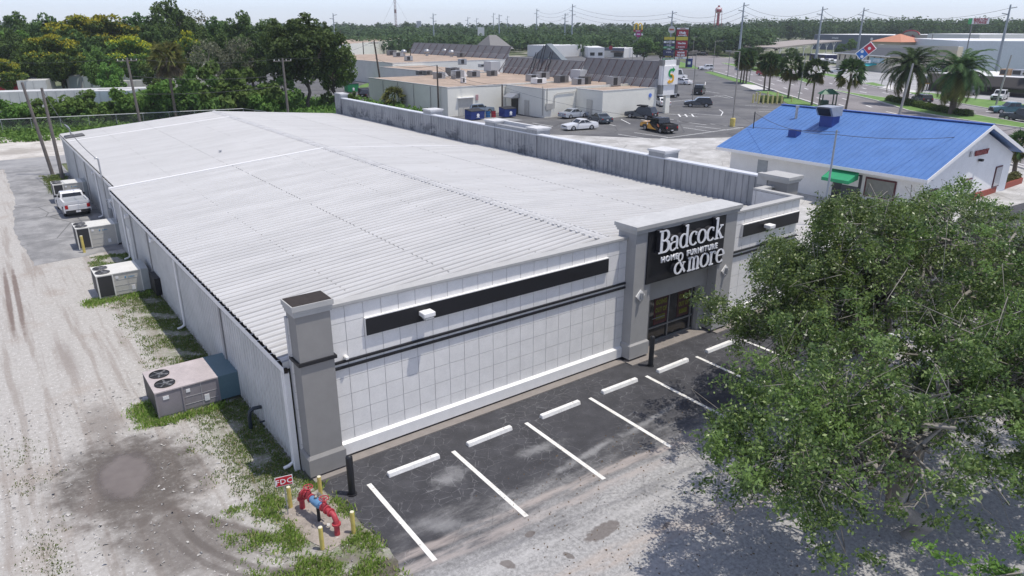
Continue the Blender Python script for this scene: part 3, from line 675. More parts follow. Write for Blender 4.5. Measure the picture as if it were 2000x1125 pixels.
word('&', 16.3, 3.52, .92, -.8, .95); word('more', 17.12, 3.5, .98, -.8, 1.03, -.01)
text('lettering', 'HOME', .34, SIGNW, board, face_front((15.42, -.83, 4.235)), .03, .004, 'LEFT', sx=.95, gap=1.22)
text('lettering', 'FURNITURE', .34, SIGNW, board, face_front((16.98, -.83, 4.235)), .03, .004, 'LEFT', sx=.95, gap=1.22)
# right side parapet with pillar blocks
PX = XR
m = ribbed(lambda u, h: ((PX-.02-h, u, 3.5), (PX-.02-h, u, 5.5)), 2.6, YB-.3, .4, .03, .035, mb=MB())
pi_ = m.build('side_parapet', PARM, store)
m = MB(); m.box(PX, 2.6, 0, PX+.35, YB, 5.5); m.build('side_wall', mt('white_stucco', (.7, .7, .69), .8), store)
m = MB(); m.box(PX-.1, 2.6, 5.5, PX+.45, YB, 5.58); m.build('parapet_coping', mt('coping_pale', (.62, .64, .68), .6), pi_)
CAPW = mt('cap_pale', (.6, .6, .6), .8, .12)
def blk(y0, y1, top, out, xin=.0, name='parapet_pillar'):
    b = MB(); b.box(PX-.09-xin, y0, 3.5, PX+.45+out, y1, top-.12, 0); o = b.build(name, PARM, store)
    b = MB(); cornice(b, PX-.0, y0+.05, PX+.4+out, y1-.05, top-.22, top, .14); b.build('cap', CAPW, o)
yy = lambda px, py, z=5.7: (lambda v: CAM.y+v.y*(PX-CAM.x)/v.x)(ray(px, py))
for (pa, pb) in (((835, 216), 1.3), ((958, 234), 1.3), ((1040, 250), 1.2), ((1284, 302), 1.3)):
    y_ = yy(*pa); blk(y_-pb/2, y_+pb/2, 6.0, .75)
ya, yb = yy(1040, 250), yy(958, 234); m = MB(); m.box(PX-.05, ya+.6, 5.4, PX+.4, yb-.6, 5.8, 0); m.box(PX+.8, ya+.6, 5.5, PX+1.1, yb-.6, 5.98, 1); m.build('raised_parapet', [PARM, CAPW], pi_)
blk(YB-1.4, YB, 6.05, .3, .1)
m = MB(); m.box(27.3, 1.5, .12, 28.3, 2.75, 5.65); pl2 = m.build('corner_pillar', GREYD, store); m = MB(); cornice(m, 27.3, 1.5, 28.3, 2.9, 5.6, 5.93, .16); m.build('cap', CAPG, pl2)
m = MB(); m.box(27.25, 2.7, 5.3, 27.6, 3.3, 5.9); m.build('cap_return', CAPG, pl2)
# black felt patch and dish near the far left corner of the roof
m = MB(); m.cbox((1.4, 56.6, 3.86), (1.5, 1.6, .16), 0, ry=R(-4.8)); m.build('curb_patch', mt('weathered_black', (.12, .12, .12), .9), store)
dish = thing('satellite_dish', (1.15, 56.8, 3.94), 'small grey satellite dish on the far left corner of the store roof', 'dish')
m = MB(); m.tube([(1.15, 56.8, 3.9), (1.15, 56.8, 4.6)], .03); m.tube([(1.15, 56.8, 4.3), (1.45, 56.6, 3.95)], .02); m.build('mast', METAL, dish)
m = MB(); rr = []
for k in range(5):
    q = k/4; rr.append([Vector((1.1, 56.7, 4.75)) + Matrix.Rotation(R(-35), 3, 'Y') @ Vector((-.02-.1*q*q, .36*q*math.cos(2*math.pi*j/16)+.0001*j, .36*q*math.sin(2*math.pi*j/16))) for j in range(16)])
m.loft(rr, 0, False); m.loft([[p+Vector((.015, 0, 0)) for p in r_] for r_ in rr], 0, False); m.build('reflector', METAL, dish)
vent = MB(); vent.tube([(8.6, 36.5, 4.3), (8.6, 36.5, 4.5)], .04); vent.cbox((8.6, 36.5, 4.5), (.2, .12, .05)); vent.build('roof_vent', METAL, store)
# ================================================================ things round the store
YBOL = mt('yellow_bollard_paint', (.62, .5, .14), .6, .18, 5); YTOP = mt('pale_cap', (.7, .66, .5), .8)
CONC = mt('cast_concrete', (.5, .48, .45), .9, .15)
ref = store
def sub(o, mb, name, mats, bevel=0): return mb.build(name, mats, o, bevel)
# black bollards
bb = thing('bollard', (0, 0, 0), '', 'bollard'); m = MB(); m.tube([(0, 0, 0), (0, 0, 1.28), (0, 0, 1.33), (0, 0, 1.36)], [.105, .105, .09, .045], 14); m.build('post', mt('matte_black_sleeve', (.016, .017, .02), .45), bb, local=True)
m = MB(); m.tube([(0, 0, -.01), (0, 0, .03)], .15, 14); m.build('base_collar', BLACK, bb, local=True)
bg_ = 'black bollards in front of the store'
place(bb, at(688, 965), 'black steel bollard beside the grey corner pillar of the store', group=bg_)
place(bb, (14.75, -1.28, 0), 'black steel bollard in front of the left leg of the sign tower', group=bg_)
yb = thing('bollard', (0, 0, 0), '', 'bollard'); m = MB(); m.tube([(0, 0, 0), (0, 0, .7)], .06, 12); m.build('post', YBOL, yb, local=True); m = MB(); m.tube([(0, 0, .7), (0, 0, .715)], .056, 12); m.build('cap', YTOP, yb, local=True)
for q, l in (((568, 991), 'yellow bollard behind the red sign on its post, left corner of the pipe assembly'), ((627, 970), 'yellow bollard nearest to the grey corner pillar'), ((630, 1072), 'yellow bollard in the weeds, nearest the camera'), ((691, 1041), 'yellow bollard beside the asphalt, right of the red pipe')):
    place(yb, at(*q), l, group='yellow bollards round the red pipe assembly', cat='bollard')
y2 = copytree(yb); y2.scale = (1.35, 1.35, 1.5); y2.location = at(165, 493); tag(y2, 'yellow bollard in front of the second air conditioner from the parked pickup', 'bollard', 'bollard'); y2['group'] = 'bollard'; del y2['group']
y2['label'] = 'worn yellow bollard standing alone on the asphalt before a beige air conditioner'
# wheel stops
ws = thing('wheel_stop', (0, 0, 0), '', 'wheel stop'); m = MB(); WSP = mt('chipped_white_concrete', (.8, .79, .76), .8, .2, 9, bump=.3, bs=30)
m.loft([[(x, -.11, -.01), (x, -.075, .13), (x, .075, .13), (x, .11, -.01)] if abs(x) < .9 else [(x, -.095, -.01), (x, -.06, .11), (x, .06, .11), (x, .095, -.01)] for x in (-.915, -.89, .89, .915)])
m.build('concrete_bar', WSP, ws, local=True, bevel=.01)
m = MB(); [m.tube([(x, 0, .12), (x, 0, .136)], .016, 8) for x in (-.6, .6)]; m.build('anchor_pins', mt('rusty_steel', (.16, .07, .04), .8), ws, local=True)
r_ = random.Random(2); names = ['nearest the corner pillar', 'second from the corner pillar', 'third from the corner pillar', 'fourth from the corner pillar', 'in front of the black bollard by the sign tower', 'in front of the shop door', 'under the oak crown right of the door', 'third to the right of the shop door', 'fourth to the right of the shop door', ]
for i in range(8):
    p = (1.72+(i+.5)*3.05+r_.uniform(-.06, .06), -1.86+r_.uniform(-.05, .05), 0)
    place(ws, p, 'white concrete wheel stop '+names[i], R(r_.uniform(-1, 1)), group='wheel stops along the store front')
# FDC sign
fs = thing('fire_sign', at(563, 1005), 'small red sign reading FDC on a thin post in the weeds', 'sign'); fl = fs.location.copy()
SRED = mt('sign_red', (.5, .02, .035), .4, .05); SWH = mt('sign_white', (.8, .8, .8), .4, .03)
hz = hgt(fl, 938); m = MB(); m.tube([fl, fl+Vector((0, 0, hz+.1))], .018, 6); m.build('post', METAL, fs)
sx, sz = .42, .27
m = MB(); A = Matrix.Translation(fl+Vector((-.01, -.03, hz))) @ Matrix.Rotation(R(-12), 4, 'Z'); m.M = A
m.cbox((0, 0, 0), (sx*2/2*1.16, .006, sz*1.16), 1); m.cbox((0, -.006, 0), (sx*1.06, .006, sz*1.02), 0); m.build('panel', [SRED, SWH], fs)
text('lettering', 'FDC', .23, SWH, fs, A @ Matrix.Translation((0, -.012, -.085)) @ Matrix.Rotation(R(90), 4, 'X'), .001, .002, gap=1.1)
# red backflow assembly
bf = thing('fire_pipe_assembly', (-.2, -2.7, 0), 'red painted fire pipe assembly with two hand wheels inside four yellow bollards', 'fire valve')
RP = mt('red_pipe_paint', (.42, .045, .06), .6, .35, 9); BLU = mt('blue_valve_body', (.12, .25, .42), .5); BRS = mt('brass', (.4, .36, .3), .4, metal=.5)
m = MB(); pa = Vector((-.36, -1.75, .62)); pb = Vector((-.02, -3.45, .62)); ax = (pb-pa).normalized(); sd = Vector((-ax.y, ax.x, 0))
m.tube([Vector((pa.x, pa.y, .0)), pa+Vector((0, 0, -.12)), pa+ax*.1, pa+ax*.55], .078, 12); m.build('pipe', RP, bf); m = MB(); m.tube([pb-ax*.45, pb-ax*.1, pb+Vector((0, 0, -.15)), (pb.x, pb.y, 0)], .078, 12); m.build('pipe', RP, bf)
m = MB()
for t in (.16, .3, .52, 1.12, 1.3, 1.48): c = pa+ax*t; m.tube([c, c+ax*.045], .125, 14)
for c in (pb+Vector((0, 0, -.28)), pa+Vector((0, 0, -.3))): m.tube([c, c+Vector((0, 0, .05))], .125, 14)
m.build('flange', RP, bf)
for t in (.44, 1.22):
    c = pa+ax*t; m = MB(); m.tube([c, c+Vector((0, 0, .2))], [.11, .06], 10); m.tube([c+Vector((0, 0, .2)), c+Vector((0, 0, .34))], .025, 8)
    v_ = m.build('gate_valve', RP, bf); m = MB(); h = c+Vector((0, 0, .33)); rr = [h+Vector((math.cos(a)*.13, math.sin(a)*.13, 0)) for a in [2*math.pi*k/16 for k in range(17)]]; m.tube(rr, .014, 6)
    for a in (0, 1.05, 2.1): m.tube([h-Vector((math.cos(a), math.sin(a), 0))*.13, h+Vector((math.cos(a), math.sin(a), 0))*.13], .009, 5)
    m.build('hand_wheel', RP, v_)
m = MB(); m.tube([pa+ax*.58, pa+ax*.75, pa+ax*.95, pa+ax*1.1], [.1, .13, .13, .09], 12); m.build('check_valve', BLU, bf)
m = MB(); o = sd*.17
for t in (.66, .8, .95): m.tube([pa+ax*t+o*.6+Vector((0, 0, .1)), pa+ax*t+o+Vector((0, 0, .14)), pa+ax*(t+.1)+o+Vector((0, 0, .16))], .03, 8)
m.tube([pa+ax*.5+o, pa+ax*1.15+o], .022, 8); m.ball(pa+ax*.8+Vector((0, 0, .17)), .05); m.build('test_pipework', BRS, bf)
m = MB(); m.tube([pa+ax*.85+Vector((0, 0, -.1)), (pa.x+ax.x*.85, pa.y+ax.y*.85, 0)], .05, 8); m.build('pipe_support', BLACK, bf)
pads = MB(); pads.prism([(-.95, -1.75), (-.35, -1.3), (.42, -1.15), (.55, -2.9), (.35, -3.75), (-.45, -3.95), (-.9, -2.9)], -.03, .012); tag(pads.build('concrete_pad', mt('dirty_pad', (.33, .29, .25), .9, .35, 3)), kind='structure')
# packaged air conditioners
ACB = mt('ac_beige', (.5, .485, .44), .5, .08, 2); ACT = mt('ac_top', (.68, .67, .63), .5, .1, 2); COIL = mt('ac_coil', (.035, .035, .037), .6); ACL = mt('ac_lilac_grey', (.25, .23, .245), .5, .1, 2); ACTL = mt('ac_pink_grey_top', (.5, .44, .43), .5, .2, 1.5); TEAL = mt('teal_grey_duct', (.1, .17, .2), .5, .1, 2); LBL = mt('paper_label', (.75, .75, .75), .6)
FAN = mt('fan_dark', (.02, .02, .02), .5)
def ac_unit(x0, x1, y0, y1, h, label, body, top, duct, fanm=1, split=.45, cond=.4, ductx=None, logo=True):
    o = thing('air_conditioner', ((x0+x1)/2, (y0+y1)/2, 0), label, 'air conditioner', 'air conditioners along the side wall')
    L = x1-x0; e = x1 if ductx is None else x1
    m = MB(); m.box(x0+.05, y0+.05, .0, x1-.05, y1-.05, .1); m.build('base_rail', METAL, o)
    m = MB(); m.box(x0+.03, y0+.03, .1, x1, y1-.03, h-.045); b = m.build('cabinet', body, o, .01)
    m = MB(); m.box(x0, y0, h-.045, x1+.0, y1, h, 0); t = m.build('top_panel', top, o)
    xc = x0+L*cond
    for q in ((x0, y0-.01, x0+.06, y0+.03), (xc-.03, y0-.01, xc+.03, y0+.03), (x1-.05, y0-.01, x1, y0+.03), (x0, y1-.03, x0+.06, y1+.01)):
        m = MB(); m.box(q[0], q[1], .06, q[2], q[3], h-.045); m.build('corner_post', body if duct is TEAL else top, o)
    if duct is not TEAL:
        m = MB(); m.box(x0+.07, y0+.012, .14, xc-.04, y0+.028, h-.08); m.build('condenser_coil', COIL, o)
    m = MB(); m.box(x0+.012, y0+.1, .14, x0+.028, y1-.1, h-.08); m.build('condenser_coil', COIL, o)
    m = MB()
    for z in (.3, .6, .9):
        if z < h-.2: m.box(xc+.03, y0+.018, z, x1-.06, y0+.028, z+.006)
    m.box((xc+x1)/2, y0+.012, .12, (xc+x1)/2+.012, y0+.028, h-.06); m.build('panel_seam', JOINT, o)
    r = min(.34, (y1-y0)*.2)
    for fy in (.28, .72):
        c = Vector((x0+L*cond*.52, y0+(y1-y0)*fy, h))
        m = MB(); m.tube([c+Vector((0, 0, .001)), c+Vector((0, 0, .018))], r, 20); f = m.build('fan_opening', FAN, o)
        m = MB()
        for k in range(5): a = k*2*math.pi/5+fy; m.cbox(c+Vector((math.cos(a)*r*.5, math.sin(a)*r*.5, .024)), (r*.9, r*.22, .006), 0, rz=a, rx=R(12))
        m.tube([c+Vector((0, 0, .02)), c+Vector((0, 0, .05))], r*.2, 10); m.build('fan_blades', ALU, f)
        m = MB(); rr = [c+Vector((math.cos(a)*r, math.sin(a)*r, .03)) for a in [2*math.pi*k/20 for k in range(21)]]; m.tube(rr, .015, 5)
        rr = [c+Vector((math.cos(a)*r*.55, math.sin(a)*r*.55, .045)) for a in [2*math.pi*k/20 for k in range(21)]]; m.tube(rr, .006, 4); m.build('fan_guard', ALU if duct is not TEAL else FAN, f)
    m = MB(); m.box(x1-.55, y0+.008, .25, x1-.38, y0+.03, .5); m.box(xc+.12, y0+.008, h-.3, xc+.26, y0+.03, h-.18)
    if duct is TEAL: m.box(x0+.25, y0+.008, h-.35, x0+.45, y0+.03, h-.22)
    m.build('label_plate', LBL, o)
    if logo:
        m = MB(); m.box(xc+.55, y0+.008, h-.33, xc+.6, y0+.03, h-.25); m.build('maker_mark', mt('mark_blue', (.02, .25, .5), .5), o)
        text('lettering', 'DAIKIN', .085, mt('mark_blue', (.02, .25, .5), .5), o, face_front((xc+.86, y0+.012, h-.325)), .002, .002)
    if ductx is not None:
        m = MB(); m.box(x1+.0, y0+.0, .12, ductx, y1, h+.0); m.build('duct_hood', duct, o)
    return o
ac_unit(-2.62, -.45, 6.1, 8.15, 1.08, 'old lilac-grey air conditioner with a teal duct box, nearest the camera', ACL, ACTL, TEAL, ductx=.28, cond=.42, logo=False)
ac_unit(-2.38, -.28, 20.75, 22.6, 1.28, 'beige air conditioner with dark coil standing on weedy gravel', ACB, ACT, mt('ac_duct_grey', (.36, .38, .37), .5), ductx=.06, cond=.36)
ac_unit(-2.02, .2, 31.2, 32.9, 1.40, 'beige air conditioner behind the lone yellow bollard, on asphalt', ACB, ACT, mt('ac_duct_grey', (.36, .38, .37), .5), ductx=.4, cond=.33)
ac_unit(-1.72, .35, 46.6, 48.3, 1.5, 'beige air conditioner half hidden behind the parked white pickup', ACB, ACT, mt('ac_duct_grey', (.36, .38, .37), .5), ductx=.6, cond=.33)
m = MB(); m.box(-.95, 24.6, -.02, .3, 26.9, .03); tag(m.build('door_slab', mt('pale_slab', (.55, .54, .5), .9)), kind='structure')
# utility poles and lines
WOOD = mt('weathered_pole_wood', (.17, .15, .135), .9, .25, 3); WOODD = mt('brown_pole_wood', (.09, .07, .055), .9, .25, 3); CONCP = mt('concrete_pole', (.36, .35, .33), .8, .12); WIRE = mt('dark_wire', (.06, .06, .065), .6); STEELP = mt('pale_steel_pole', (.3, .34, .38), .55, .1); ALUM = mt('pale_grey_light_pole', (.3, .28, .25), .6)
tops = {}
def pole(key, base, ty, label, r=.16, mat=WOOD, arm=None, lean=(0, 0), cat='utility pole', extra=None, group=None, h=None):
    p = Vector(base); hh = h or hgt(p, ty); t = thing('utility_pole', p, label, cat, group)
    m = MB(); top = p+Vector((lean[0], lean[1], hh)); m.tube([p-Vector((0, 0, .2)), top], [r, r*.66], 10); m.build('pole', mat, t); tops[key] = top
    if arm:
        L, ang = arm; d = Vector((math.cos(ang), math.sin(ang), 0)); c = top-Vector((0, 0, .35)); m = MB(); m.cbox(c+Vector((-d.y, d.x, 0))*.14, (L, .1, .12), 0, rz=ang); m.build('crossarm', mat, t)
        for k in (-.46, -.2, .2, .46): m = MB(); q = c+d*L*k+Vector((0, 0, .06)); m.tube([q, q+Vector((0, 0, .18))], [.05, .03], 6); m.build('insulator', SWH, t)
    if extra == 'transformer':
        m = MB(); c = top-Vector((.35, 0, 1.6)); m.tube([c-Vector((0, 0, .45)), c+Vector((0, 0, .45))], .24, 12); m.build('transformer', METAL, t)
    return t
pole('a', at(103, 340), 160, 'tall grey wooden pole left of the store, standing in the small gravel island', lean=(-.8, 0), r=.17)
pole('b', at(123, 350), 172, 'grey wooden pole close to the far left corner of the store', lean=(-.1, .3), r=.17)
pole('c', (lambda v: Vector((v.x, v.y, 0)))(atD(272, 225, 107)), 113, 'grey wooden pole with a small crossarm beyond the store roof ridge', arm=(2.4, 0.1), lean=(-.3, 0), r=.2)
pole('d', (lambda v: Vector((v.x, v.y, 0)))(atD(562, 215, 109)), 114, 'grey wooden pole in front of the big dark tree', arm=(2.6, 0.05), r=.2)
pole('e', (58, 108, 0), 80, 'tall brown leaning pole with a crossarm behind the cream building', arm=(2.6, .4), lean=(-1.0, .3), r=.2, mat=WOODD)
pole('f', at(857, 226), 127, 'brown pole in front of the cream rear wall of the shops', r=.15, mat=WOODD)
pole('g', at(981, 226), 165, 'short brown pole between the blue dumpster and the metal awning', r=.15, mat=WOODD)
pole('h', at(712, 132), 81, 'thin brown pole left of the long cream wall', r=.2, mat=WOODD); pole('i', at(804, 150), 98, 'thin brown pole above the flat tan roofs', r=.16, mat=WOODD)
pole('j', at(669, 120), 58, 'dark pole rising out of the edge of the big tree', r=.2, mat=WOODD)
wires = 0
def cable(a, b, sag, label, r=.018, n=18):
    a = Vector(a); b = Vector(b); m = MB(); m.tube([a.lerp(b, k/n)-Vector((0, 0, sag*4*(k/n)*(1-k/n))) for k in range(n+1)], r, 5)
    return tag(m.build('power_line', WIRE), label, 'cable', 'overhead cables')
cable(tops['b']-Vector((0, 0, .1)), (.3, 35.1, 5.0), .7, 'black service cable sagging from the far left pole to the store mast', .022)
cable(tops['c'], tops['d'], .6, 'thin cable between the two poles beyond the store roof'); cable(tops['c']-Vector((0, 0, 2.2)), tops['d']-Vector((0, 0, 2.2)), .5, 'lower cable between the two poles beyond the store roof', .03)
cable(at(-60, 118, 8), tops['c'], .5, 'thin cable running left from the crossarm pole past the trees')
cable(tops['c']-Vector((0, 0, 4.4)), tops['d']-Vector((0, 0, 3.6)), .4, 'lowest cable strung between the poles behind the roof', .03)
cable(tops['d'], tops['e'], 1.0, 'thin cable from the pole by the big tree to the leaning brown pole'); cable(tops['e']-Vector((0, 0, 3)), tops['f'], .9, 'cable from the leaning brown pole to the pole at the cream wall', .025)
cable(tops['f']-Vector((0, 0, .3)), tops['g'], .7, 'cable sagging between the two brown poles behind the shops', .025); cable(tops['f']-Vector((0, 0, .9)), tops['g']-Vector((0, 0, .2)), .9, 'lower sagging cable behind the shops', .025)
cable(tops['h'], tops['e']-Vector((0, 0, .5)), .8, 'cable left of the leaning brown pole'); cable(tops['i'], tops['e']-Vector((0, 0, 1)), .8, 'cable running over the tan roofs')
cable(tops['g']-Vector((0, 0, .3)), at(1640, 258, 6.6), 1.2, 'long thin cable crossing the parking lot to the pole by the blue roof', .016)
# chain link fence behind the sandy lot
f0, f1 = at(-60, 236, 1.9), at(475, 212, 1.9); f0.z = f1.z = 0
fen = thing('chain_link_fence', f0, 'long chain link fence with a pale top rail in front of the bushes', 'fence'); m = MB()
L = (f1-f0).length; nf = int(L/3)
for k in range(nf+1):
    q = f0.lerp(f1, k/nf); m = MB(); m.tube([q, q+Vector((0, 0, 1.9))], .035, 6); m.build('post', METAL, fen)
m = MB(); m.tube([f0+Vector((0, 0, 1.88)), f1+Vector((0, 0, 1.88))], .05, 6); m.build('top_rail', mt('pale_rail', (.6, .6, .58), .5), fen)
m = MB(); st = .28; d = (f1-f0).normalized(); k = 0.
while k < L-2: a = f0+d*k; m.tube([a, a+d*1.8+Vector((0, 0, 1.85))], .006, 3, 0, False); m.tube([a+Vector((0, 0, 1.85)), a+d*1.8], .006, 3, 0, False); k += st
m.build('mesh_panel', METAL, fen)
f2 = at(520, 218, 1.9); f2.z = 0; m = MB(); m.tube([f1+Vector((0, 0, 1.88)), f2+Vector((0, 0, 1.88))], .05, 6); m.tube([f2, f2+Vector((0, 0, 1.9))], .04, 6)
f3 = thing('chain_link_fence', f1, 'short return of the chain link fence behind the ridge of the store roof', 'fence'); m.build('top_rail', METAL, f3)
m = MB()
for k in range(3): q = f1.lerp(f2, k/2); m.tube([q, q+Vector((0, 0, 1.9))], .04, 6)
m.build('posts', METAL, f3)
# ================================================================ vehicles (length along +X = front)
TYRE = mt('tyre', (.015, .015, .016), .85); RIM = mt('wheel_rim', (.42, .43, .45), .3, .1, metal=.6); CGL = mt('car_glass', (.015, .018, .02), .05, .05, spec=.7); REDL = mt('tail_light_red', (.4, .01, .01), .25); HEADL = mt('headlight', (.7, .7, .7), .15); PLAST = mt('dark_plastic', (.02, .02, .022), .6); PLATE = mt('number_plate', (.7, .7, .7), .5)
def paint(name, c, rough=.22):
    m_ = mt('paint_'+name, c, rough, .04, 1.5); m_.node_tree.nodes['Principled BSDF'].inputs['Coat Weight'].default_value = .6; return m_
def wheel_arcpts(cx, r, z0, n=8): return [(cx+r*math.cos(a), z0+r*math.sin(a)) for a in [math.pi-math.pi*k/n for k in range(n+1)]]
def vehicle(name, kind, col, L, W, H, wb=None, roofcol=None, cat='car', two=None):
    """side outline with real wheel arches, tapered cabin with separate glass, wheels, lights"""
    o = thing(name, (0, 0, 0), '', cat); wb = wb or L*.58; wr = .34 if kind in ('sedan',) else .37
    gc = .2 if kind == 'sedan' else .28
    belt = {'sedan': .92, 'suv': 1.08, 'pickup': 1.08, 'van': 1.12}[kind]
    fx, rx = L/2, -L/2; wf, wrr = wb/2+.03, -wb/2+.03
    hood = {'sedan': .78, 'suv': .98, 'pickup': 1.02, 'van': 1.0}[kind]
    trunk = {'sedan': .95, 'suv': 1.05, 'pickup': 1.05, 'van': 1.1}[kind]
    wsb = {'sedan': .22, 'suv': .2, 'pickup': .2, 'van': .3}[kind]*L       # base of the windscreen (x)
    out = [(rx+.03, gc+.12), (wrr-wr-.06, gc)] + wheel_arcpts(wrr, wr+.06, gc+.02) + [(wf-wr-.06, gc)] + wheel_arcpts(wf, wr+.06, gc+.02) + [(fx-.1, gc), (fx, gc+.12), (fx, hood-.2), (fx-.12, hood-.06), (wsb+.1, hood+.1), (wsb-.2, belt), (rx+(.9 if kind == 'sedan' else .15), belt), (rx+.1, trunk), (rx, trunk-.15), (rx, gc+.3)]
    m = MB(); hw = W/2
    def ins(z): return hw - (.02 if z < .55 else .02+.1*max(0, (z-.6))/.5)
    m.loft([[(x, -ins(z), z) for x, z in out], [(x, -hw*.5, z+(.02 if z > .7 else 0)) for x, z in out], [(x, hw*.5, z+(.02 if z > .7 else 0)) for x, z in out], [(x, ins(z), z) for x, z in out]], 0)
    if two is not None:
        for i, f in enumerate(m.f):
            c = sum((Vector(m.v[j]) for j in f), Vector())/len(f)
        # front third in the second colour as panels 4 mm proud
    body = m.build('body', col, o, .03, local=True)
    # cabin
    cx0 = wsb-.25; prof = {'sedan': (cx0, cx0-.7, rx+1.75, rx+.85), 'suv': (cx0, cx0-.55, rx+.45, rx+.12), 'van': (cx0+.2, cx0-.45, rx+.35, rx+.1), 'pickup': (cx0, cx0-.5, cx0-1.95, cx0-2.15)}[kind]
    if kind == 'pickup' and L < 5.2: prof = (cx0, cx0-.5, cx0-1.2, cx0-1.4)
    zt = H; b0, t0, t1, b1 = prof; bw, tw_ = hw-.06, hw-.2
    rc = roofcol or col
    m = MB(); zb = belt-.02
    ring = lambda z, xa, xb, w_: [(xa, -w_, z), (xb, -w_, z), (xb, w_, z), (xa, w_, z)]
    m.loft([ring(zb, b1, b0, bw), ring(zt-.1, t1-.04, t0+.06, tw_+.03), ring(zt-.03, t1+.03, t0-.03, tw_), ring(zt, t1+.2, t0-.2, tw_-.12)], 0); cab = m.build('cabin', rc, o, local=True)
    def lerp(a, b, t): return a+(b-a)*t
    def quad(nm, u0, u1, za, zb_, side):
        mm = MB(); pts = []
        for (u, z) in ((u0, za), (u1, za), (u1, zb_), (u0, zb_)):
            t = (z-zb)/(zt-.1-zb); xa = lerp(b1, t1-.04, t); xb = lerp(b0, t0+.06, t); w_ = lerp(bw, tw_+.03, t)
            if side in ('l', 'r'): pts.append((lerp(xa, xb, u), (w_+.006)*(1 if side == 'l' else -1), z))
            elif side == 'f': pts.append((xb+.008, lerp(-w_, w_, u), z))
            else: pts.append((xa-.008, lerp(-w_, w_, u), z))
        mm.face(pts if side in ('l', 'b') else pts[::-1]); return mm.build(nm, CGL, cab, local=True)
    quad('windscreen', .06, .94, zb+.06, zt-.12, 'f'); quad('rear_window', .08, .92, zb+.08, zt-.14, 'b')
    for s_ in 'lr':
        if kind == 'pickup' and L < 5.2: quad('side_window', .1, .9, zb+.05, zt-.14, s_)
        else: quad('side_window', .08, .49, zb+.05, zt-.14, s_); quad('side_window', .52, .93, zb+.05, zt-.14, s_)
    if kind == 'pickup':
        m = MB(); x0, x1 = rx+.08, b1-.02
        m.box(x0, -hw+.14, belt-.0, x1, hw-.14, belt+.03, 1)
        for (a, b) in ((-hw+.03, -hw+.14), (hw-.14, hw-.03)): m.box(x0, a, belt-.05, x1, b, belt+.14, 0)
        m.box(x0-.06, -hw+.05, belt-.06, x0, hw-.05, belt+.14, 0); m.box(x1-.02, -hw+.05, belt-.06, x1+.02, hw-.05, belt+.16, 0)
        m.build('cargo_bed', [col, mt('bed_liner', (.3, .32, .34), .6) if name == 'white_pickup' else PLAST], o, local=True)
    for (x, s_) in ((wf, 1), (wf, -1), (wrr, 1), (wrr, -1)):
        m = MB(); y0, y1 = s_*(hw-.23), s_*(hw-.015); m.tube([(x, y0, wr), (x, y0+s_*.03, wr), (x, y1-s_*.03, wr), (x, y1, wr)], [wr*.9, wr, wr, wr*.9], 18); t = m.build('wheel', TYRE, o, local=True)
        m = MB(); m.tube([(x, y1-s_*.02, wr), (x, y1+s_*.006, wr)], wr*.62, 14); m.build('rim', RIM, t, local=True)
        m = MB(); m.tube([(x, y0+s_*.0, wr+.02), (x, y1-s_*.05, wr+.02)], wr+.05, 14); m.build('arch_lining', PLAST, o, local=True)
    for s_ in (1, -1):
        m = MB(); m.cbox((fx-.05, s_*(hw-.28), hood-.2), (.1, .34, .14)); m.build('headlight', HEADL, o, local=True)
        m = MB(); m.cbox((rx+.02, s_*(hw-.17), trunk-.22), (.07, .2, .26 if kind != 'sedan' else .16)); m.build('tail_light', REDL, o, local=True)
        m = MB(); m.cbox((b0-.15, s_*(hw+.06), belt+.08), (.14, .18, .14)); m.build('mirror', PLAST if col is not None else PLAST, o, local=True)
    BM = PLAST if kind == 'pickup' or kind == 'suv' else col; m = MB(); m.box(fx-.02, -hw+.12, gc+.05, fx+.04, hw-.12, gc+.26, 0); m.build('bumper', BM, o, local=True); m = MB(); m.box(rx-.05, -hw+.08, gc+.1, rx+.03, hw-.08, gc+.3, 0); m.build('bumper', BM, o, local=True)
    m = MB(); m.box(fx+.0, -hw+.45, gc+.3, fx+.012, hw-.45, hood-.14); m.build('grille', PLAST, o, local=True)
    m = MB(); m.box(rx-.056, -.16, gc+.32 if kind != 'pickup' else gc+.13, rx-.03, .16, gc+.46 if kind != 'pickup' else gc+.27); m.build('number_plate', PLATE, o, local=True)
    return o
def park(proto, wa, wb_, label, group=None, away=1.):
    """wheel contact pixels of the near side: rear, front -> real ground position and heading"""
    a, b = at(*wa), at(*wb_); d = (b-a).normalized(); c = (a+b)/2; n_ = Vector((-d.y, d.x, 0)); v = (c-CAM); v.z = 0
    if n_.dot(v) < 0: n_ = -n_
    return place(proto, c+n_*.85*away, label, math.atan2(d.y, d.x), group=group)
WHT = paint('white', (.72, .72, .72)); SLV = paint('silver', (.36, .39, .43), .3); DGR = paint('slate', (.06, .08, .1)); BLK = paint('black', (.006, .006, .008)); BGR = paint('bluegrey', (.2, .25, .32)); REDP = paint('red', (.4, .02, .025)); TEALP = paint('teal', (.015, .09, .11)); GRY = paint('grey', (.13, .135, .13)); YELP = paint('yellow', (.75, .36, .03)); GRP = paint('graphite', (.025, .027, .03)); BLUP = paint('blue', (.03, .07, .14))
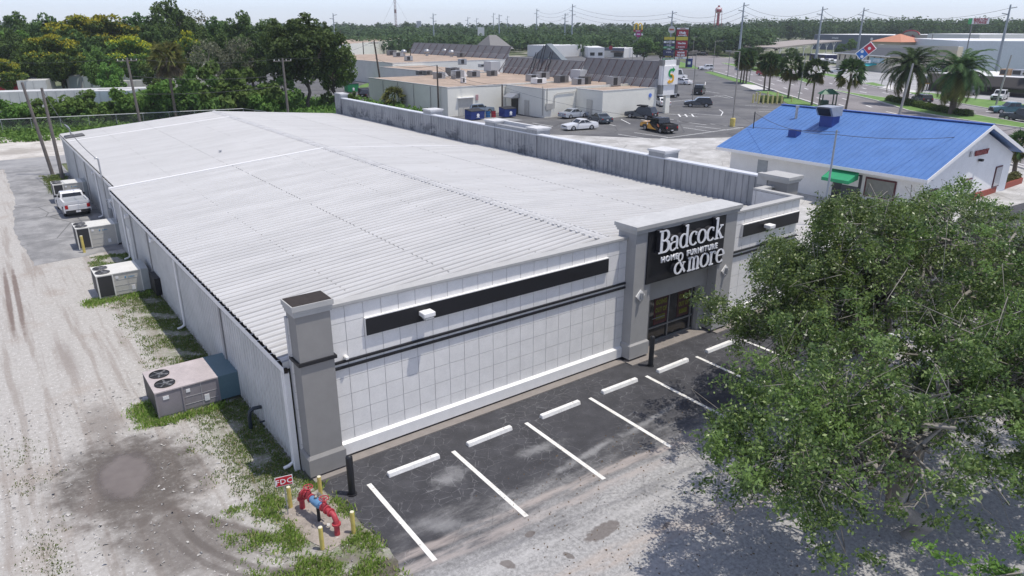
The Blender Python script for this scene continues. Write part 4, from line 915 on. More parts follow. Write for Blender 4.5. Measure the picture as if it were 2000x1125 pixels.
# the white pickup by the side wall
pk = vehicle('white_pickup', 'pickup', WHT, 4.9, 1.75, 1.62, 2.9, cat='pickup truck')
place(pk, (-.92, 43.15, 0), 'small white pickup truck parked beside the side wall of the store', R(92)); 
text('lettering', 'DAKOTA', .11, mt('decal_grey', (.2, .25, .3), .5), pk, Matrix.Translation((-2.51, -.42, .93)) @ Matrix.Rotation(R(-90), 4, 'Z') @ Matrix.Rotation(R(90), 4, 'X'), .002, .0, local=True)
SG = 'cars in the shopping centre lot'
s1 = vehicle('sedan', 'sedan', WHT, 4.8, 1.85, 1.45); park(s1, (1157, 253), (1119, 255.5), 'white sedan parked alone in the middle of the rear lot', SG)
park(vehicle('sedan', 'sedan', SLV, 4.8, 1.85, 1.45), (1115, 232), (1140, 229.5), 'silver sedan parked against the cream wall', SG)
park(vehicle('sedan', 'sedan', DGR, 4.8, 1.85, 1.42), (1174, 243), (1149, 236), 'slate grey sedan between the silver and the white sedan', SG)
sv = vehicle('suv', 'suv', BLK, 4.7, 1.95, 1.78); park(sv, (1265, 233.7), (1228, 230.5), 'large black SUV with a roof box beside the cream wall', SG)
m = MB(); m.box(-.9, -.5, 1.8, .6, .5, 1.98); m.build('roof_box', PLAST, sv, .05, local=True)
sv2 = vehicle('suv', 'suv', BLK, 4.6, 1.9, 1.62); park(sv2, (1379.5, 210), (1348, 209.5), 'black crossover parked near the tall light poles', SG)
tk = vehicle('pickup_truck', 'pickup', BLK, 5.8, 2.0, 1.9, cat='pickup truck')
park(tk, (1296, 261.5), (1256, 253), 'black and yellow pickup truck with advertising decals', SG)
hw = 1.0
for s_ in (1, -1):   # yellow wrap: panels on the front wings and doors
    m = MB(); pts = [(2.86, .5), (2.86, .84), (2.7, .97), (.9, 1.06), (.1, .62), (-.9, .34), (1.15, .34), (1.2, .66), (1.5, .84), (2.0, .84), (2.3, .66), (2.36, .5)]
    m.loft([[(x, s_*(hw+.002-.02-(.1*max(0, z-.6)/.5)+d), z) for x, z in pts] for d in (0, .012)]); m.build('yellow_wrap', YELP, tk, local=True)
    m = MB(); m.tube([(2.1-.9, s_*(hw-.02), .92), (2.1-.9, s_*(hw-.002), .92)], .13, 12); m.build('door_emblem', SWH, tk, local=True)
    m = MB(); m.cbox((-1.15, s_*(hw-.035), .93), (.5, .02, .24), 0, ry=R(-30*s_)); m.build('side_decal', mt('decal_orange', (.6, .2, .1), .5), tk, local=True)
m = MB(); m.box(1.05, -.85, 1.075, 2.75, .85, 1.085); m.build('yellow_hood_wrap', YELP, tk, local=True)
tk2 = vehicle('pickup_truck', 'pickup', GRP, 5.8, 2.0, 1.9, cat='pickup truck'); park(tk2, (1369, 187), (1377.5, 181.5), 'graphite pickup truck seen from behind near the light poles', SG)
park(s1, (1334, 165.5), (1323, 164.5), 'white sedan half hidden behind the shop sign board', SG)
vn = vehicle('box_van', 'van', WHT, 6.2, 2.1, 2.5, cat='van'); park(vn, (1312, 155), (1335, 154), 'white and blue delivery van behind the shop sign board', SG)
m = MB(); [m.box(-2.4, s_*1.045-.005, .7, -.2, s_*1.045+.005, 1.0) for s_ in (1, -1)]; m.build('blue_stripe', mt('decal_blue', (.03, .25, .6), .4), vn, local=True)
park(vehicle('sedan', 'sedan', BLK, 4.7, 1.85, 1.45), (1296, 192), (1317.5, 191), 'black sedan partly hidden by the sign pillar', SG)
park(s1, (1290, 209), (1281, 204), 'white car nose just showing past the cream wall corner', SG)
sw = vehicle('suv', 'suv', WHT, 4.7, 1.9, 1.7); park(sw, (1386, 137), (1374, 137), 'white SUV leaving the lot by the grass verge')
RG = 'cars on the wide road'
park(vehicle('sedan', 'sedan', BLUP, 4.8, 1.85, 1.5), (1447, 139), (1459, 139), 'dark blue car driving behind the palms', RG)
park(vehicle('pickup_truck', 'pickup', REDP, 5.4, 1.95, 1.8, cat='pickup truck'), (1484, 147.5), (1496, 148.5), 'red pickup truck on the wide road', RG)
park(tk2, (1374, 108.5), (1364, 108), 'dark pickup truck far along the wide road', RG)
park(sv2, (1804, 203.5), (1777, 197.5), 'black SUV driving past the two big date palms', RG)
mv = vehicle('minivan', 'van', GRY, 5.0, 1.95, 1.75); park(mv, (1905, 186.5), (1876, 187), 'grey minivan parked in front of the dark awning restaurant')
wp = vehicle('pickup_truck', 'pickup', WHT, 5.5, 2.0, 1.85, cat='pickup truck'); park(wp, (1971, 192.5), (1952, 198), 'white pickup truck facing the road beside the leaning concrete pole')
tp = vehicle('pickup_truck', 'pickup', TEALP, 5.4, 1.95, 1.75, cat='pickup truck'); park(tp, (1990, 222.5), (1960, 222), 'dark teal pickup truck at the right edge of the photo', RG)
park(tk2, (2003, 239), (1976, 236), 'graphite pickup truck nearest the camera at the right edge', RG)
park(s1, (1641, 143.5), (1627, 143), 'white sedan in front of the two storey office')
dc = vehicle('sedan', 'sedan', BLK, 4.8, 1.85, 1.5); park(dc, (719, 192), (728, 189), 'dark car with red tail lights behind the grey parapet')
gs = vehicle('suv', 'suv', BGR, 4.9, 1.95, 1.62); park(gs, (923, 224.5), (960, 221), 'blue grey SUV behind the blue dumpster')
park(vehicle('suv', 'suv', REDP, 4.8, 1.9, 1.7), (812, 94.5), (820, 94), 'red SUV beyond the end of the long cream wall')
# ================================================================ the shopping centre
CREAM = mt('cream_wall', (.8, .78, .69), .85, .06, .6); CREAM2 = mt('off_white_wall', (.78, .77, .71), .85, .08, .5); TANR = mt('tan_gravel_roof', (.4, .31, .24), .95, .3, .35); EDGE = mt('parapet_edge_white', (.6, .59, .56), .8, .2, 2); GREYM = mt('grey_mansard_metal', (.19, .185, .19), .7, .15, 1.5); GREYB = mt('pale_mansard_band', (.36, .37, .38), .7, .15, 2); RUST = mt('rusty_strut', (.07, .03, .028), .8); DOORC = mt('cream_door', (.55, .53, .47), .6); STAIN = mt('wall_conduit', (.4, .39, .36), .7); WROOF = mt('white_membrane_roof', (.74, .74, .74), .7, .06, .3); LGREY = mt('pale_grey_wall', (.5, .52, .54), .8, .06, .5)
mall = thing('shopping_centre', (53.3, 77, 0), 'long cream shopping centre with flat tan roofs and a grey mansard front', 'shopping centre')
def flat(o, x0, x1, y0, y1, h, wall=CREAM, roof=TANR, name='wall', lip=.28):
    m = MB(); m.box(x0, y0, 0, x1, y1, h); w_ = m.build(name, wall, o)
    m = MB(); m.box(x0+.25, y0+.25, h-.02, x1-.25, y1-.25, h+.03); m.build('roof', roof, o)
    m = MB(); m.box(x0-.04, y0-.04, h, x1+.04, y0+.22, h+lip*.5); m.box(x0-.04, y0+.22, h, x0+.22, y1, h+lip*.5); m.build('roof_edge', EDGE, o); return w_
flat(mall, 53.3, 82, 77, 104, 4.25); flat(mall, 64.2, 82, 67, 76.9, 4.15); flat(mall, 70.4, 82, 61, 66.9, 3.95)
flat(mall, 70, 82, 104.2, 134, 4.35, CREAM2); flat(mall, 74, 107, 134.2, 186, 5.0, CREAM2)
def wallpart(name, mb, mats, label=None):
    p = mb.build(name, mats, mall)
    if label: tag(p, label)
    return p
m = MB(); m.box(55.2, 76.93, 0, 57.8, 76.98, 2.6); wallpart('loading_door', m, DOORC); m = MB(); m.box(55, 76.6, 2.62, 58, 77, 2.74); wallpart('door_canopy', m, TRIMW)
m = MB(); m.box(58.4, 76.9, 2.2, 58.85, 76.98, 3.0); wallpart('notice', m, mt('notice_pink', (.5, .3, .3), .6))
m = MB(); m.box(64.08, 70.8, 0, 64.14, 71.9, 2.3); wallpart('back_door', m, DOORC)
m = MB(); m.box(62.6, 73.2, 2.5, 64.15, 75.6, 2.62); m.loft([[(62.6, y, 2.6), (63.6, y, 3.1), (64.15, y, 3.2), (64.15, y, 2.6)] for y in (73.2, 75.6)]); wallpart('metal_awning', m, METAL)
m = MB(); m.box(64.0, 73.6, 0, 64.12, 75.2, 2.4); wallpart('dark_doorway', m, BLACK)
m = MB(); m.tube([(64.1, 67.4, .3), (64.1, 67.4, 4.6)], .06); m.tube([(64.6, 66.9, .9), (64.6, 66.9, 4.3), ], .05); m.tube([(66.0, 66.9, 1.3), (66.0, 66.9, 3.2), (66.6, 66.9, 3.5), (70, 66.9, 3.6)], .05); m.box(64.3, 66.75, 1.2, 65.6, 66.92, 2.1); wallpart('meter_and_conduit', m, STAIN)
m = MB(); m.box(70.28, 63.2, 0, 70.34, 64.4, 2.6); wallpart('back_door', m, DOORC)
for k in range(4): m = MB(); m.tube([(53.2, 82+k*5.4, .2), (53.2, 82+k*5.4, 4.2)], .06); wallpart('downpipe', m, STAIN)
m = MB(); m.tube([(80.5, 60.9, 2.9), (80.5, 60.97, 2.9)], .32, 12); wallpart('blue_sign_disc', m, mt('disc_blue', (.1, .2, .6), .5))
# mansard screens seen from behind, held up by struts
def mansard(y0, y1, h0, h1, bays, xo=0.):
    m = MB(); m.box(81.8+xo, y0, h0, 82.1+xo, y1, h0+1.25); b = wallpart('mansard_band', m, GREYB)
    m = ribbed(lambda u, h: ((82.0-h+xo, u, h0+1.2), (82.9-h+xo, u, h1)), y0, y1, .5, .03, .03); m.box(82.9+xo, y0, h1-.05, 83.2+xo, y1, h1+.06, 0); wallpart('mansard_screen', m, GREYM)
    for k in range(bays+1):
        y = y0+.3+(y1-y0-.6)*k/bays; m = MB(); m.tube([(80.3+xo, y, h0+.05), (82.75+xo, y, h1-.1)], .055, 5); m.tube([(80.4+xo, y, h0+.1), (81.9+xo, y, h0+1.5)], .04, 5); wallpart('strut', m, RUST)
mansard(61, 78.8, 4.0, 7.85, 9); mansard(79.2, 102.2, 4.2, 7.2, 13); mansard(134.5, 185, 5.0, 8.1, 14, 25.)
m = MB(); m.box(80.6, 77.6, 4.2, 82.2, 80.2, 5.9); wallpart('roof_box', m, LGREY)
TGAB = mt('teal_grey_gable', (.17, .2, .22), .7)
m = MB(); m.loft([[(x, 85.6, 7.1), (x, 94.8, 7.1), (x, 90.3, 9.95)] for x in (83.3, 84.6)]); g1 = wallpart('gable', m, TGAB, 'tall teal grey gable rising behind the mansard')
for (y, z) in ((88.2, 8.6), (90.3, 9.7), (92.6, 8.4)): m = MB(); m.tube([(81.2, y-.5, 4.3), (82.9, y-.3, z)], .07, 5); m.tube([(81.2, y+.5, 4.3), (82.9, y+.3, z)], .07, 5); m.tube([(82.3, y-.5, 7), (82.3, y+.5, 5.4)], .05, 5); m.build('brace', BLACK, g1)
m = MB(); m.loft([[(111, 148.3, 7.0), (111, 157, 7.0), (119, 157, 7.0), (119, 148.3, 7.0)], [(113.6, 152.7, 10.6), (113.6, 152.9, 10.6), (116, 152.9, 10.6), (116, 152.7, 10.6)]]); wallpart('gable', m, mt('grey_shingle', (.2, .195, .19), .8), 'grey pyramid roof above the far part of the mansard')
m = MB(); m.box(79.5, 103, 4.2, 81.8, 105.5, 6.4); wallpart('roof_penthouse', m, LGREY)
# square shop sign on its pillar at the corner
sg = thing('shop_sign', (83.3, 60.2, 0), 'tall white shop sign with a green and yellow S shaped double arrow', 'sign')
m = MB(); m.box(82.1, 60.3, 2.8, 85.9, 60.9, 8.1, 0); m.box(82.0, 60.2, 3.0, 82.55, 60.95, 4.4, 1); m.box(85.3, 60.2, 3.0, 85.95, 60.95, 4.4, 1); m.box(82.0, 60.2, 7.3, 82.55, 60.95, 8.15, 1); m.box(85.3, 60.2, 7.3, 85.95, 60.95, 8.15, 1); m.build('sign_frame', [TRIMW, ALU], sg)
m = MB(); m.box(82.35, 60.1, 4.4, 85.6, 60.3, 7.25); sp_ = m.build('sign_panel', TRIMW, sg)
m = MB(); m.box(83.5, 60.4, 0, 84.5, 60.9, 2.8, 0); m.build('pillar', CREAM, sg)
GRN = mt('arrow_green', (.01, .3, .07), .5); YLW = mt('arrow_yellow', (.8, .42, .02), .5)
def arrow(name, cx, cz, r, a0, a1, mat, tip):
    m = MB(); pts = [(cx+r*math.cos(R(a0+(a1-a0)*i/14)), cz+r*math.sin(R(a0+(a1-a0)*i/14)), .36) for i in range(15)]
    fx = lambda u, v: (u, v); L = pts+[(pts[-1][0]+tip*.35, pts[-1][1], .36)]
    ribbon(m, L, 60.04, 60.1, fx); e = L[-1]; m.loft([[(e[0], y, e[1]+.38), (e[0]+tip*.5, y, e[1]), (e[0], y, e[1]-.38)] for y in (60.045, 60.095)]); m.build(name, mat, sp_)
arrow('green_arrow', 84.05, 6.15, .5, 290, 95, GRN, 1); arrow('yellow_arrow', 84.05, 5.35, .5, 110, -85, YLW, -1)
# roof plant
def rooftop(px, py, z, w_, d, h, label, mat=METAL, cowl=False):
    p = at(px, py, z+.04); o = thing('rooftop_unit', p, label, 'rooftop unit', 'rooftop units on the shopping centre')
    m = MB(); m.box(p.x-w_/2, p.y-d/2, z+.04, p.x+w_/2, p.y+d/2, z+.14); m.build('curb', RUST if not cowl else METAL, o)
    m = MB(); m.box(p.x-w_/2, p.y-d/2, z+.14, p.x+w_/2, p.y+d/2, z+h); b = m.build('cabinet', mat, o)
    m = MB(); m.box(p.x-w_/2+.06, p.y-d/2-.02, z+.25, p.x+w_*.05, p.y-d/2-.003, z+h-.1); m.build('coil', COIL, o)
    m = MB(); m.tube([(p.x+w_*.2, p.y, z+h+.002), (p.x+w_*.2, p.y, z+h+.03)], min(w_, d)*.3, 12); m.build('fan_opening', FAN, o)
    if cowl: m = MB(); m.loft([[(p.x+w_/2, y, z+h), (p.x+w_/2+.7, y, z+.5), (p.x+w_/2, y, z+.4)] for y in (p.y-d/2, p.y+d/2)]); m.build('intake_hood', TRIMW, o)
for a in [(858, 154, 4.2, 1.6, 1.6, 1.2, 'weathered grey rooftop unit on the near tan roof, left end of the row', METAL, True), (884, 149, 4.2, 2.0, 1.8, 1.6, 'large rooftop unit with a dark side panel', ALU, True), (894, 154, 4.2, 1.8, 1.6, 1.5, 'rooftop unit with a pale sloping intake hood', METAL, True), (925, 151, 4.2, 1.8, 1.6, 1.2, 'square rooftop unit with a black coil side', METAL, False), (961, 149, 4.2, 1.5, 1.4, 1.1, 'rooftop unit with white hood at the right of the row', ALU, True), (905, 163, 4.2, .7, .7, 1.0, 'small white rooftop fan box', TRIMW, False), (821, 146, 4.2, 1.3, 1.2, .8, 'small dark rooftop unit left of the thin pole', ALU, False), (836, 147, 4.2, 1.3, 1.2, .9, 'small black rooftop unit right of the thin pole', ALU, False),
    (1052, 164, 4.1, 2.0, 1.6, 1.0, 'low white slatted rooftop unit', TRIMW, False), (1040, 160, 4.1, 1.8, 1.6, 1.3, 'grey rooftop unit behind the low white one', METAL, False), (1060, 156, 4.1, 1.9, 1.5, 1.4, 'grey rooftop unit in the middle cluster', METAL, False), (1096, 162, 4.1, 1.9, 1.6, 1.3, 'dark and pale rooftop unit pair by the struts', ALU, True), (1129, 167, 4.0, 1.6, 1.4, 1.2, 'pale rooftop unit next to a brown one', METAL, False), (1142, 166, 4.0, 1.5, 1.4, 1.4, 'brown rooftop unit next to a pale one', mt('brown_unit', (.12, .11, .1), .6), False), (1198, 168, 3.95, 1.7, 1.6, 1.5, 'tall grey cooling unit at the right end of the roofs', METAL, False),
    (903, 126, 4.35, 1.6, 1.4, 1.3, 'grey rooftop unit with round vents on the far roof', METAL, False), (798, 119, 5.0, 1.6, 1.4, 1.2, 'grey rooftop unit behind the leaning pole', METAL, False), (943, 131, 4.35, 1.8, 1.2, .7, 'low flat rooftop unit on the middle roof', METAL, False), (765, 108, 5.0, 2.2, 1.8, 1.4, 'dark rooftop unit far behind the poles', ALU, False), (778, 111, 5.0, 2.2, 1.8, 1.2, 'pale rooftop unit far behind the poles', METAL, False), (900, 112, 5.0, 1.6, 1.4, 1.2, 'dark square vent on the farthest tan roof', ALU, False), (960, 113, 5.0, 1.6, 1.4, 1.2, 'dark box beside the grey mansard on the far roof', ALU, False)]: rooftop(*a)
tv = thing('turbine_vent', (0, 0, 0), '', 'roof vent'); m = MB(); m.tube([(0, 0, 0), (0, 0, .8)], .4, 10); m.build('vent_neck', METAL, tv, local=True); m = MB(); m.ball((0, 0, 1.2), (.8, .8, .62), 0, 14, 8); m.build('turbine_head', METAL, tv, local=True)
for i, (px, py) in enumerate([(789, 109), (834, 108), (869, 107), (882, 110), (909, 106), (936, 107), (960, 109)]): place(tv, at(px, py+1, 5.04), ['leftmost', 'second', 'third', 'fourth', 'fifth', 'sixth', 'rightmost'][i]+' silver turbine vent from the left on the far tan roof', group='turbine vents on the far roof')
# dumpsters
def dumpster(q, label, col, w_=2.0, d=1.5, h=1.35, rz=0., logo=True):
    p = at(*q); o = thing('dumpster', p, label, 'dumpster', rz=rz); m = MB()
    m.loft([[(-w_/2, -d/2, .15), (w_/2, -d/2, .15), (w_/2, d/2, .15), (-w_/2, d/2, .15)], [(-w_/2, -d/2-.15, h-.2), (w_/2, -d/2-.15, h-.2), (w_/2, d/2, h), (-w_/2, d/2, h)]]); b = m.build('bin', col, o, local=True)
    m = MB(); m.loft([[(-w_/2-.03, -d/2-.18, h-.19), (w_/2+.03, -d/2-.18, h-.19), (w_/2+.03, -d/2-.18, h-.13), (-w_/2-.03, -d/2-.18, h-.13)], [(-w_/2-.03, d/2, h+.01), (w_/2+.03, d/2, h+.01), (w_/2+.03, d/2, h+.07), (-w_/2-.03, d/2, h+.07)]]); m.build('lid', PLAST, o, local=True)
    m = MB(); [m.box(s*w_/2-.06, -.3, .6, s*w_/2+.06, .3, .8) for s in (-1, 1)]; m.build('lift_pocket', col, o, local=True)
    if logo: m = MB(); m.tube([(.0, -d/2-.13, .75), (.0, -d/2-.19, .75)], .24, 12); m.cbox((0, -d/2-.14, .45), (.5, .02, .12)); m.build('round_logo', SWH, o, local=True)
DBL = mt('dumpster_blue', (.015, .04, .2), .5, .2); DGN = mt('dumpster_green', (.01, .12, .06), .5, .2)
dumpster((927, 234), 'open blue dumpster in front of the blue grey SUV', DBL, 2.4, 1.6, 1.5); dumpster((991, 229), 'blue dumpster beside the short brown pole', DBL, 2.1, 1.5, 1.5); dumpster((690, 128), 'small blue dumpster far beside the cream wall', DBL, 3.4, 2, 2.2); dumpster((702, 144), 'dark green dumpster on the grass by the service road', DGN, 3.0, 2.2, 2.1, logo=False); dumpster((687, 180), 'bright green bin behind the end of the grey parapet', mt('bin_green', (.02, .25, .09), .5), 2.4, 1.8, 1.9); dumpster((711, 184), 'black bin beside the dark car behind the parapet', PLAST, 2, 1.3, 1.2, logo=False)
for q, c, l in (((953, 229), (.02, .16, .4), 'blue drum between the two dumpsters'), ((964, 229), (.4, .02, .04), 'red drum between the two dumpsters')):
    p = at(*q); o = thing('oil_drum', p, l, 'drum'); m = MB(); m.tube([p, p+Vector((0, 0, .95))], .34, 14); m.build('drum_body', mt('drum%.2f' % c[0], c, .45), o); m = MB(); [m.tube([p+Vector((0, 0, z)), p+Vector((0, 0, z+.04))], .36, 14) for z in (.3, .62, .93)]; m.build('hoops', PLAST, o)
# ================================================================ blue roofed building
bl = thing('pharmacy_building', (49, 12, 0), 'white single storey building with a bright blue ribbed metal roof', 'building')
BW = mt('whitewashed_wall', (.8, .8, .78), .85, .07, .8, bump=.3, bs=15); BLR = mt('blue_metal_roof', (.085, .19, .44), .42, .16, .5); BLR2 = mt('blue_roof_rib', (.05, .13, .45), .38); OXB = mt('oxblood_frame', (.09, .015, .02), .5)
bx0, bx1, by0, by1 = 49.0, 64.2, 4.3, 21.3; ex0, ex1, ey0, ey1, xr, zr, ze = 47.65, 65.0, 3.55, 22.0, 57.0, 5.98, 2.85
m = MB(); m.loft([[(bx0, y, 0), (bx1, y, 0), (bx1, y, 2.9+.25), (xr, y, 5.75), (bx0, y, 3.1)] for y in (by0, by1)]); m.build('wall', BW, bl)
for s_ in (0, 1):
    xe = (ex0, ex1)[s_]; zz = (ze, ze+.3)[s_]
    m = ribbed(lambda u, h: ((xe, u, zz+.1+h), (xr, u, zr+.1+h)), ey0, ey1, .46, .02, .03); m.face([(xe, ey0, zz), (xr, ey0, zr), (xr, ey1, zr), (xe, ey1, zz)]); m.build('roof', BLR, bl)
m = MB(); m.box(xr-.2, ey0, zr+.12, xr+.2, ey1, zr+.19); m.build('ridge_cap', BLR2, bl)
m = MB(); m.box(ex0-.03, ey0, ze-.12, ex0, ey1, ze+.12); m.box(ex0, ey0+.1, ze-.1, bx0, ey1-.1, ze-.06)
for s_, xe, zz in ((0, ex0, ze), (1, ex1, ze+.3)): m.loft([[(xe, y, zz-.16), (xr, y, zr-.16), (xr, y, zr+.13), (xe, y, zz+.13)] for y in (ey0-.04, ey0)])
m.build('fascia', TRIMW, bl)
def onx(nm, y0, y1, z0, z1, mat, t=.05, par=None, xx=None): m = MB(); m.box(bx0-t, y0, z0, bx0-.002, y1, z1); return m.build(nm, mat, par or bl)
wy = lambda px, py: atX(px, py, bx0)
d0, d1 = wy(1478, 340), wy(1497, 340); onx('door', d1.y, d0.y, .1, 2.2, mt('grey_door', (.33, .36, .38), .5))
w0, w1 = wy(1688, 370), wy(1748, 380); f = onx('window_frame', w1.y, w0.y, .75, 2.25, OXB, .08); onx('pane', w1.y+.12, w0.y-.12, .87, 2.13, mt('pane_green_grey', (.2, .21, .19), .15), .1, f)
e0, e1 = wy(1625, 370), wy(1678, 385); en = onx('entrance', e1.y, e0.y, .05, 2.3, mt('dark_entry', (.03, .035, .045), .4), .06)
onx('notice_board', e1.y+.2, e1.y+1.5, 1.35, 2.2, TRIMW, .09, en); onx('door_leaf', e1.y+.15, e1.y+1.55, .05, 1.3, mt('slate_door', (.07, .08, .1), .4), .09, en)
m = MB(); a, b = e1.y-.2, e0.y-.3; m.loft([[(bx0-1.0, y, 2.68), (bx0-2.35, y, 2.15), (bx0-2.35, y, 1.9), (bx0-1.0, y, 2.1)] for y in (a, b)]); m.build('awning', mt('green_awning', (.02, .3, .13), .6), bl)
for px_ in (1628, 1680): p = wy(px_, 385); m = MB(); m.tube([(bx0-1.0, p.y, 0), (bx0-1.0, p.y, 1.15)], .09, 10); m.build('guard_post', YBOL, bl)
for y in (wy(1560, 318).y, wy(1712, 345).y, wy(1478, 300).y): m = MB(); m.cbox((bx0-.3, y, 2.7), (.3, .35, .12)); m.build('eave_light', mt('amber_lamp', (.45, .25, .05), .4), bl)
gx = lambda px, py: atY(px, py, by0)
for (a, b, z0, z1) in ((1814, 1836, .4, 1.8), (1879, 1900, .35, 1.9), (1935, 1954, .55, 2.3)):
    x0_, x1_ = gx(a, 370).x, gx(b, 340).x; m = MB(); m.box(x0_, by0-.06, z0, x1_, by0-.002, z1); f = m.build('window_frame', OXB, bl); m = MB(); m.box(x0_+.1, by0-.09, z0+.1, x1_-.1, by0-.05, z1-.1); m.build('pane', mt('pane_white', (.45, .46, .47), .3), f)
p0 = gx(1902, 298); text('lettering', 'PHARMACY', .5, mt('letter_dark_red', (.25, .03, .03), .5), bl, face_front((p0.x+1.25, by0-.1, p0.z-.25)), .05, .03, sx=.85)
m = MB(); m.box(p0.x-.75, by0-.09, p0.z-.25, p0.x-.45, by0-.03, p0.z+.15); m.build('logo_plate', METAL, bl)
for k in range(9): m = MB(); m.box(bx0+.1, by0-.02, 3.3+k*.28, bx1, by0-.002, 3.31+k*.28)
m = MB(); p = gx(1911, 312); m.cbox((p.x, by0-.2, p.z), (.3, .3, .18)); m.build('wall_lamp', PLAST, bl)
def roofz(x): return ze+.1+(zr-ze)*(x-ex0)/(xr-ex0)
# vents and flues on the blue roof
p = atX(1616, 262, 54.2); m = MB(); x, y = 54.2, p.y; z = roofz(x); m.box(x-.55, y-.6, z-.4, x+.55, y+.6, z+.75, 1); vv = m.build('vent_duct', [METAL, mt('navy_flashing', (.015, .05, .25), .5)], bl)
m = MB(); m.loft([[(x-.75, yy, z+.75), (x+.6, yy, z+.75), (x+.6, yy, z+1.55), (x-1.3, yy, z+1.55)] for yy in (y-.75, y+.75)]); h = m.build('exhaust_hood', METAL, bl); m = MB(); m.loft([[(x-1.33, yy, z+1.4), (x-.85, yy, z+.78), (x-.8, yy, z+.8), (x-1.2, yy, z+1.42)] for yy in (y-.55, y+.55)]); m.build('hood_opening', BLACK, h)
x = 54.6; p = atX(1553, 243, x); z = roofz(x); m = MB(); m.tube([(x, p.y, z-.1), (x, p.y, z+.95)], .12, 10); m.tube([(x, p.y, z+.95), (x, p.y, z+1.12)], .16, 10); m.build('flue_pipe', METAL, bl)
x = 51.5; p = atX(1548, 290, x); z = roofz(x); m = MB(); m.box(x-.35, p.y-.4, z-.3, x+.35, p.y+.4, z+.5); m.build('roof_vent_box', mt('navy_flashing', (.015, .05, .25), .5), bl)
x = 51.8; p = atX(1469, 270, x); z = roofz(x); m = MB(); m.tube([(x, p.y, z-.1), (x, p.y, z+1.5)], .05, 6); m.build('service_mast', BLACK, bl); mst = Vector((x, p.y, z+1.4))
m = MB(); m.box(ex0+7.4, 13.2, roofz(ex0+7.4), ex0+8.6, 16.5, roofz(ex0+8.6)+.0)
# planter with shrubs along the gable end
pl0, pl1 = at(1897, 392), at(1996, 358); d = (pl1-pl0).normalized(); m = MB(); nn = Vector((-d.y, d.x, 0)); m.loft([[pl0, pl0+nn*.9, pl0+nn*.9+Vector((0, 0, .5)), pl0+Vector((0, 0, .5))], [pl1, pl1+nn*.9, pl1+nn*.9+Vector((0, 0, .5)), pl1+Vector((0, 0, .5))]])
tag(m.build('planter_box', mt('red_brick_planter', (.3, .07, .045), .8, .2, 6)), 'long red brick planter box beside the gable end of the blue roofed building', 'planter')
pole('k', at(1606, 440), 254, 'slim grey metal pole standing between the store and the blue roofed building', r=.09, mat=STEELP, cat='pole')
cable(mst, tops['k']-Vector((0, 0, .3)), .5, 'twisted pale cable from the blue roof mast to the grey pole', .02); cable(tops['k']-Vector((0, 0, .3)), gx(1990, 250)+Vector((3, -1, .5)), .8, 'twisted pale cable from the grey pole across the blue roof', .02)
# ================================================================ light poles, street poles and signs
def lamp(q, ty, label, arms=((1.2, 0),), r=.09, base=False, mat=ALUM, group='parking lot light poles'):
    p = at(*q); h = hgt(p, ty); o = thing('light_pole', p, label, 'light pole', group); m = MB(); m.tube([p, p+Vector((0, 0, h))], [r, r*.7], 8); m.build('pole', mat, o)
    if base: m = MB(); m.tube([p, p+Vector((0, 0, 1.05))], .36, 14); m.tube([p+Vector((0, 0, 1.05)), p+Vector((0, 0, 1.15))], [.36, .3], 14); m.build('painted_base', YBOL, o)
    for (L, ang) in arms:
        a = R(ang); e = p+Vector((math.cos(a)*L, math.sin(a)*L, h)); m = MB(); m.tube([p+Vector((0, 0, h-.05)), e], .05, 6); m.cbox(e, (.75, .4, .18), 0, rz=a); m.build('lamp_head', ALU, o)
lamp((1430, 247), 100, 'pole light on a round yellow concrete base', ((1.5, 135),), base=True, r=.11); lamp((1352, 200), 103, 'plain pole light behind the graphite pickup', ((1.2, -40),)); lamp((1421, 150), 102, 'dark pole light standing on the grass verge', ((1.5, -40),), mat=ALU); lamp((1351, 132), 72, 'thin pole light beside the blue box at the pylon sign', ((1, 0),)); lamp((1392, 141), 80, 'thin pole light on the verge behind the white SUV', ((2, -30),)); lamp((1235, 118), 80, 'dark pole light behind the mansard near the oak', ((1, 0),), mat=ALU)
pole('l', at(1755, 228), 124, 'leaning pale concrete pole in front of the left date palm', r=.2, mat=CONCP, lean=(.9, -.3), cat='pole'); pole('m', at(1945, 205), 108, 'leaning grey pole at the far right by the white pickup', r=.18, mat=CONCP, lean=(1.3, -.2), cat='pole'); pole('n', at(1559, 195), 105, 'thin grey street pole among the palms', r=.12, mat=CONCP, lean=(.6, 0), cat='pole')
pole('o', at(1463, 160), 118, 'thin grey street pole behind the palm group', r=.11, mat=CONCP, lean=(.3, 0), cat='pole'); pole('p', at(1809, 128), 67, 'grey pole in front of the wide beige building', r=.16, mat=WOOD, lean=(.6, 0), cat='pole'); pole('q', at(1801, 181), 150, 'short pole on the grass verge near the orange sign', r=.12, mat=CONCP, cat='pole')
# yellow bollards round the planted island
isl = [(1470, 201), (1476, 198), (1481, 202), (1490, 203), (1499, 203), (1508, 203), (1517, 203), (1526, 204), (1483, 196), (1498, 196), (1517, 196), (1546, 199)]
yb3 = thing('bollard', (0, 0, 0), '', 'bollard'); m = MB(); m.tube([(0, 0, 0), (0, 0, 1.5)], .16, 10); m.build('post', mt('bollard_pale_yellow', (.66, .6, .25), .6), yb3, local=True); m = MB(); m.tube([(0, 0, 1.5), (0, 0, 1.56)], .15, 10); m.build('cap', YTOP, yb3, local=True)
for k, q in enumerate(isl[:-1]): place(yb3, at(*q), 'pale yellow bollard in the ring round the planted island', group='bollards round the planted island', cat='bollard')
o = place(yb3, at(*isl[-1]), 'small yellow bollard standing alone at the right end of the island', scale=.6, cat='bollard')
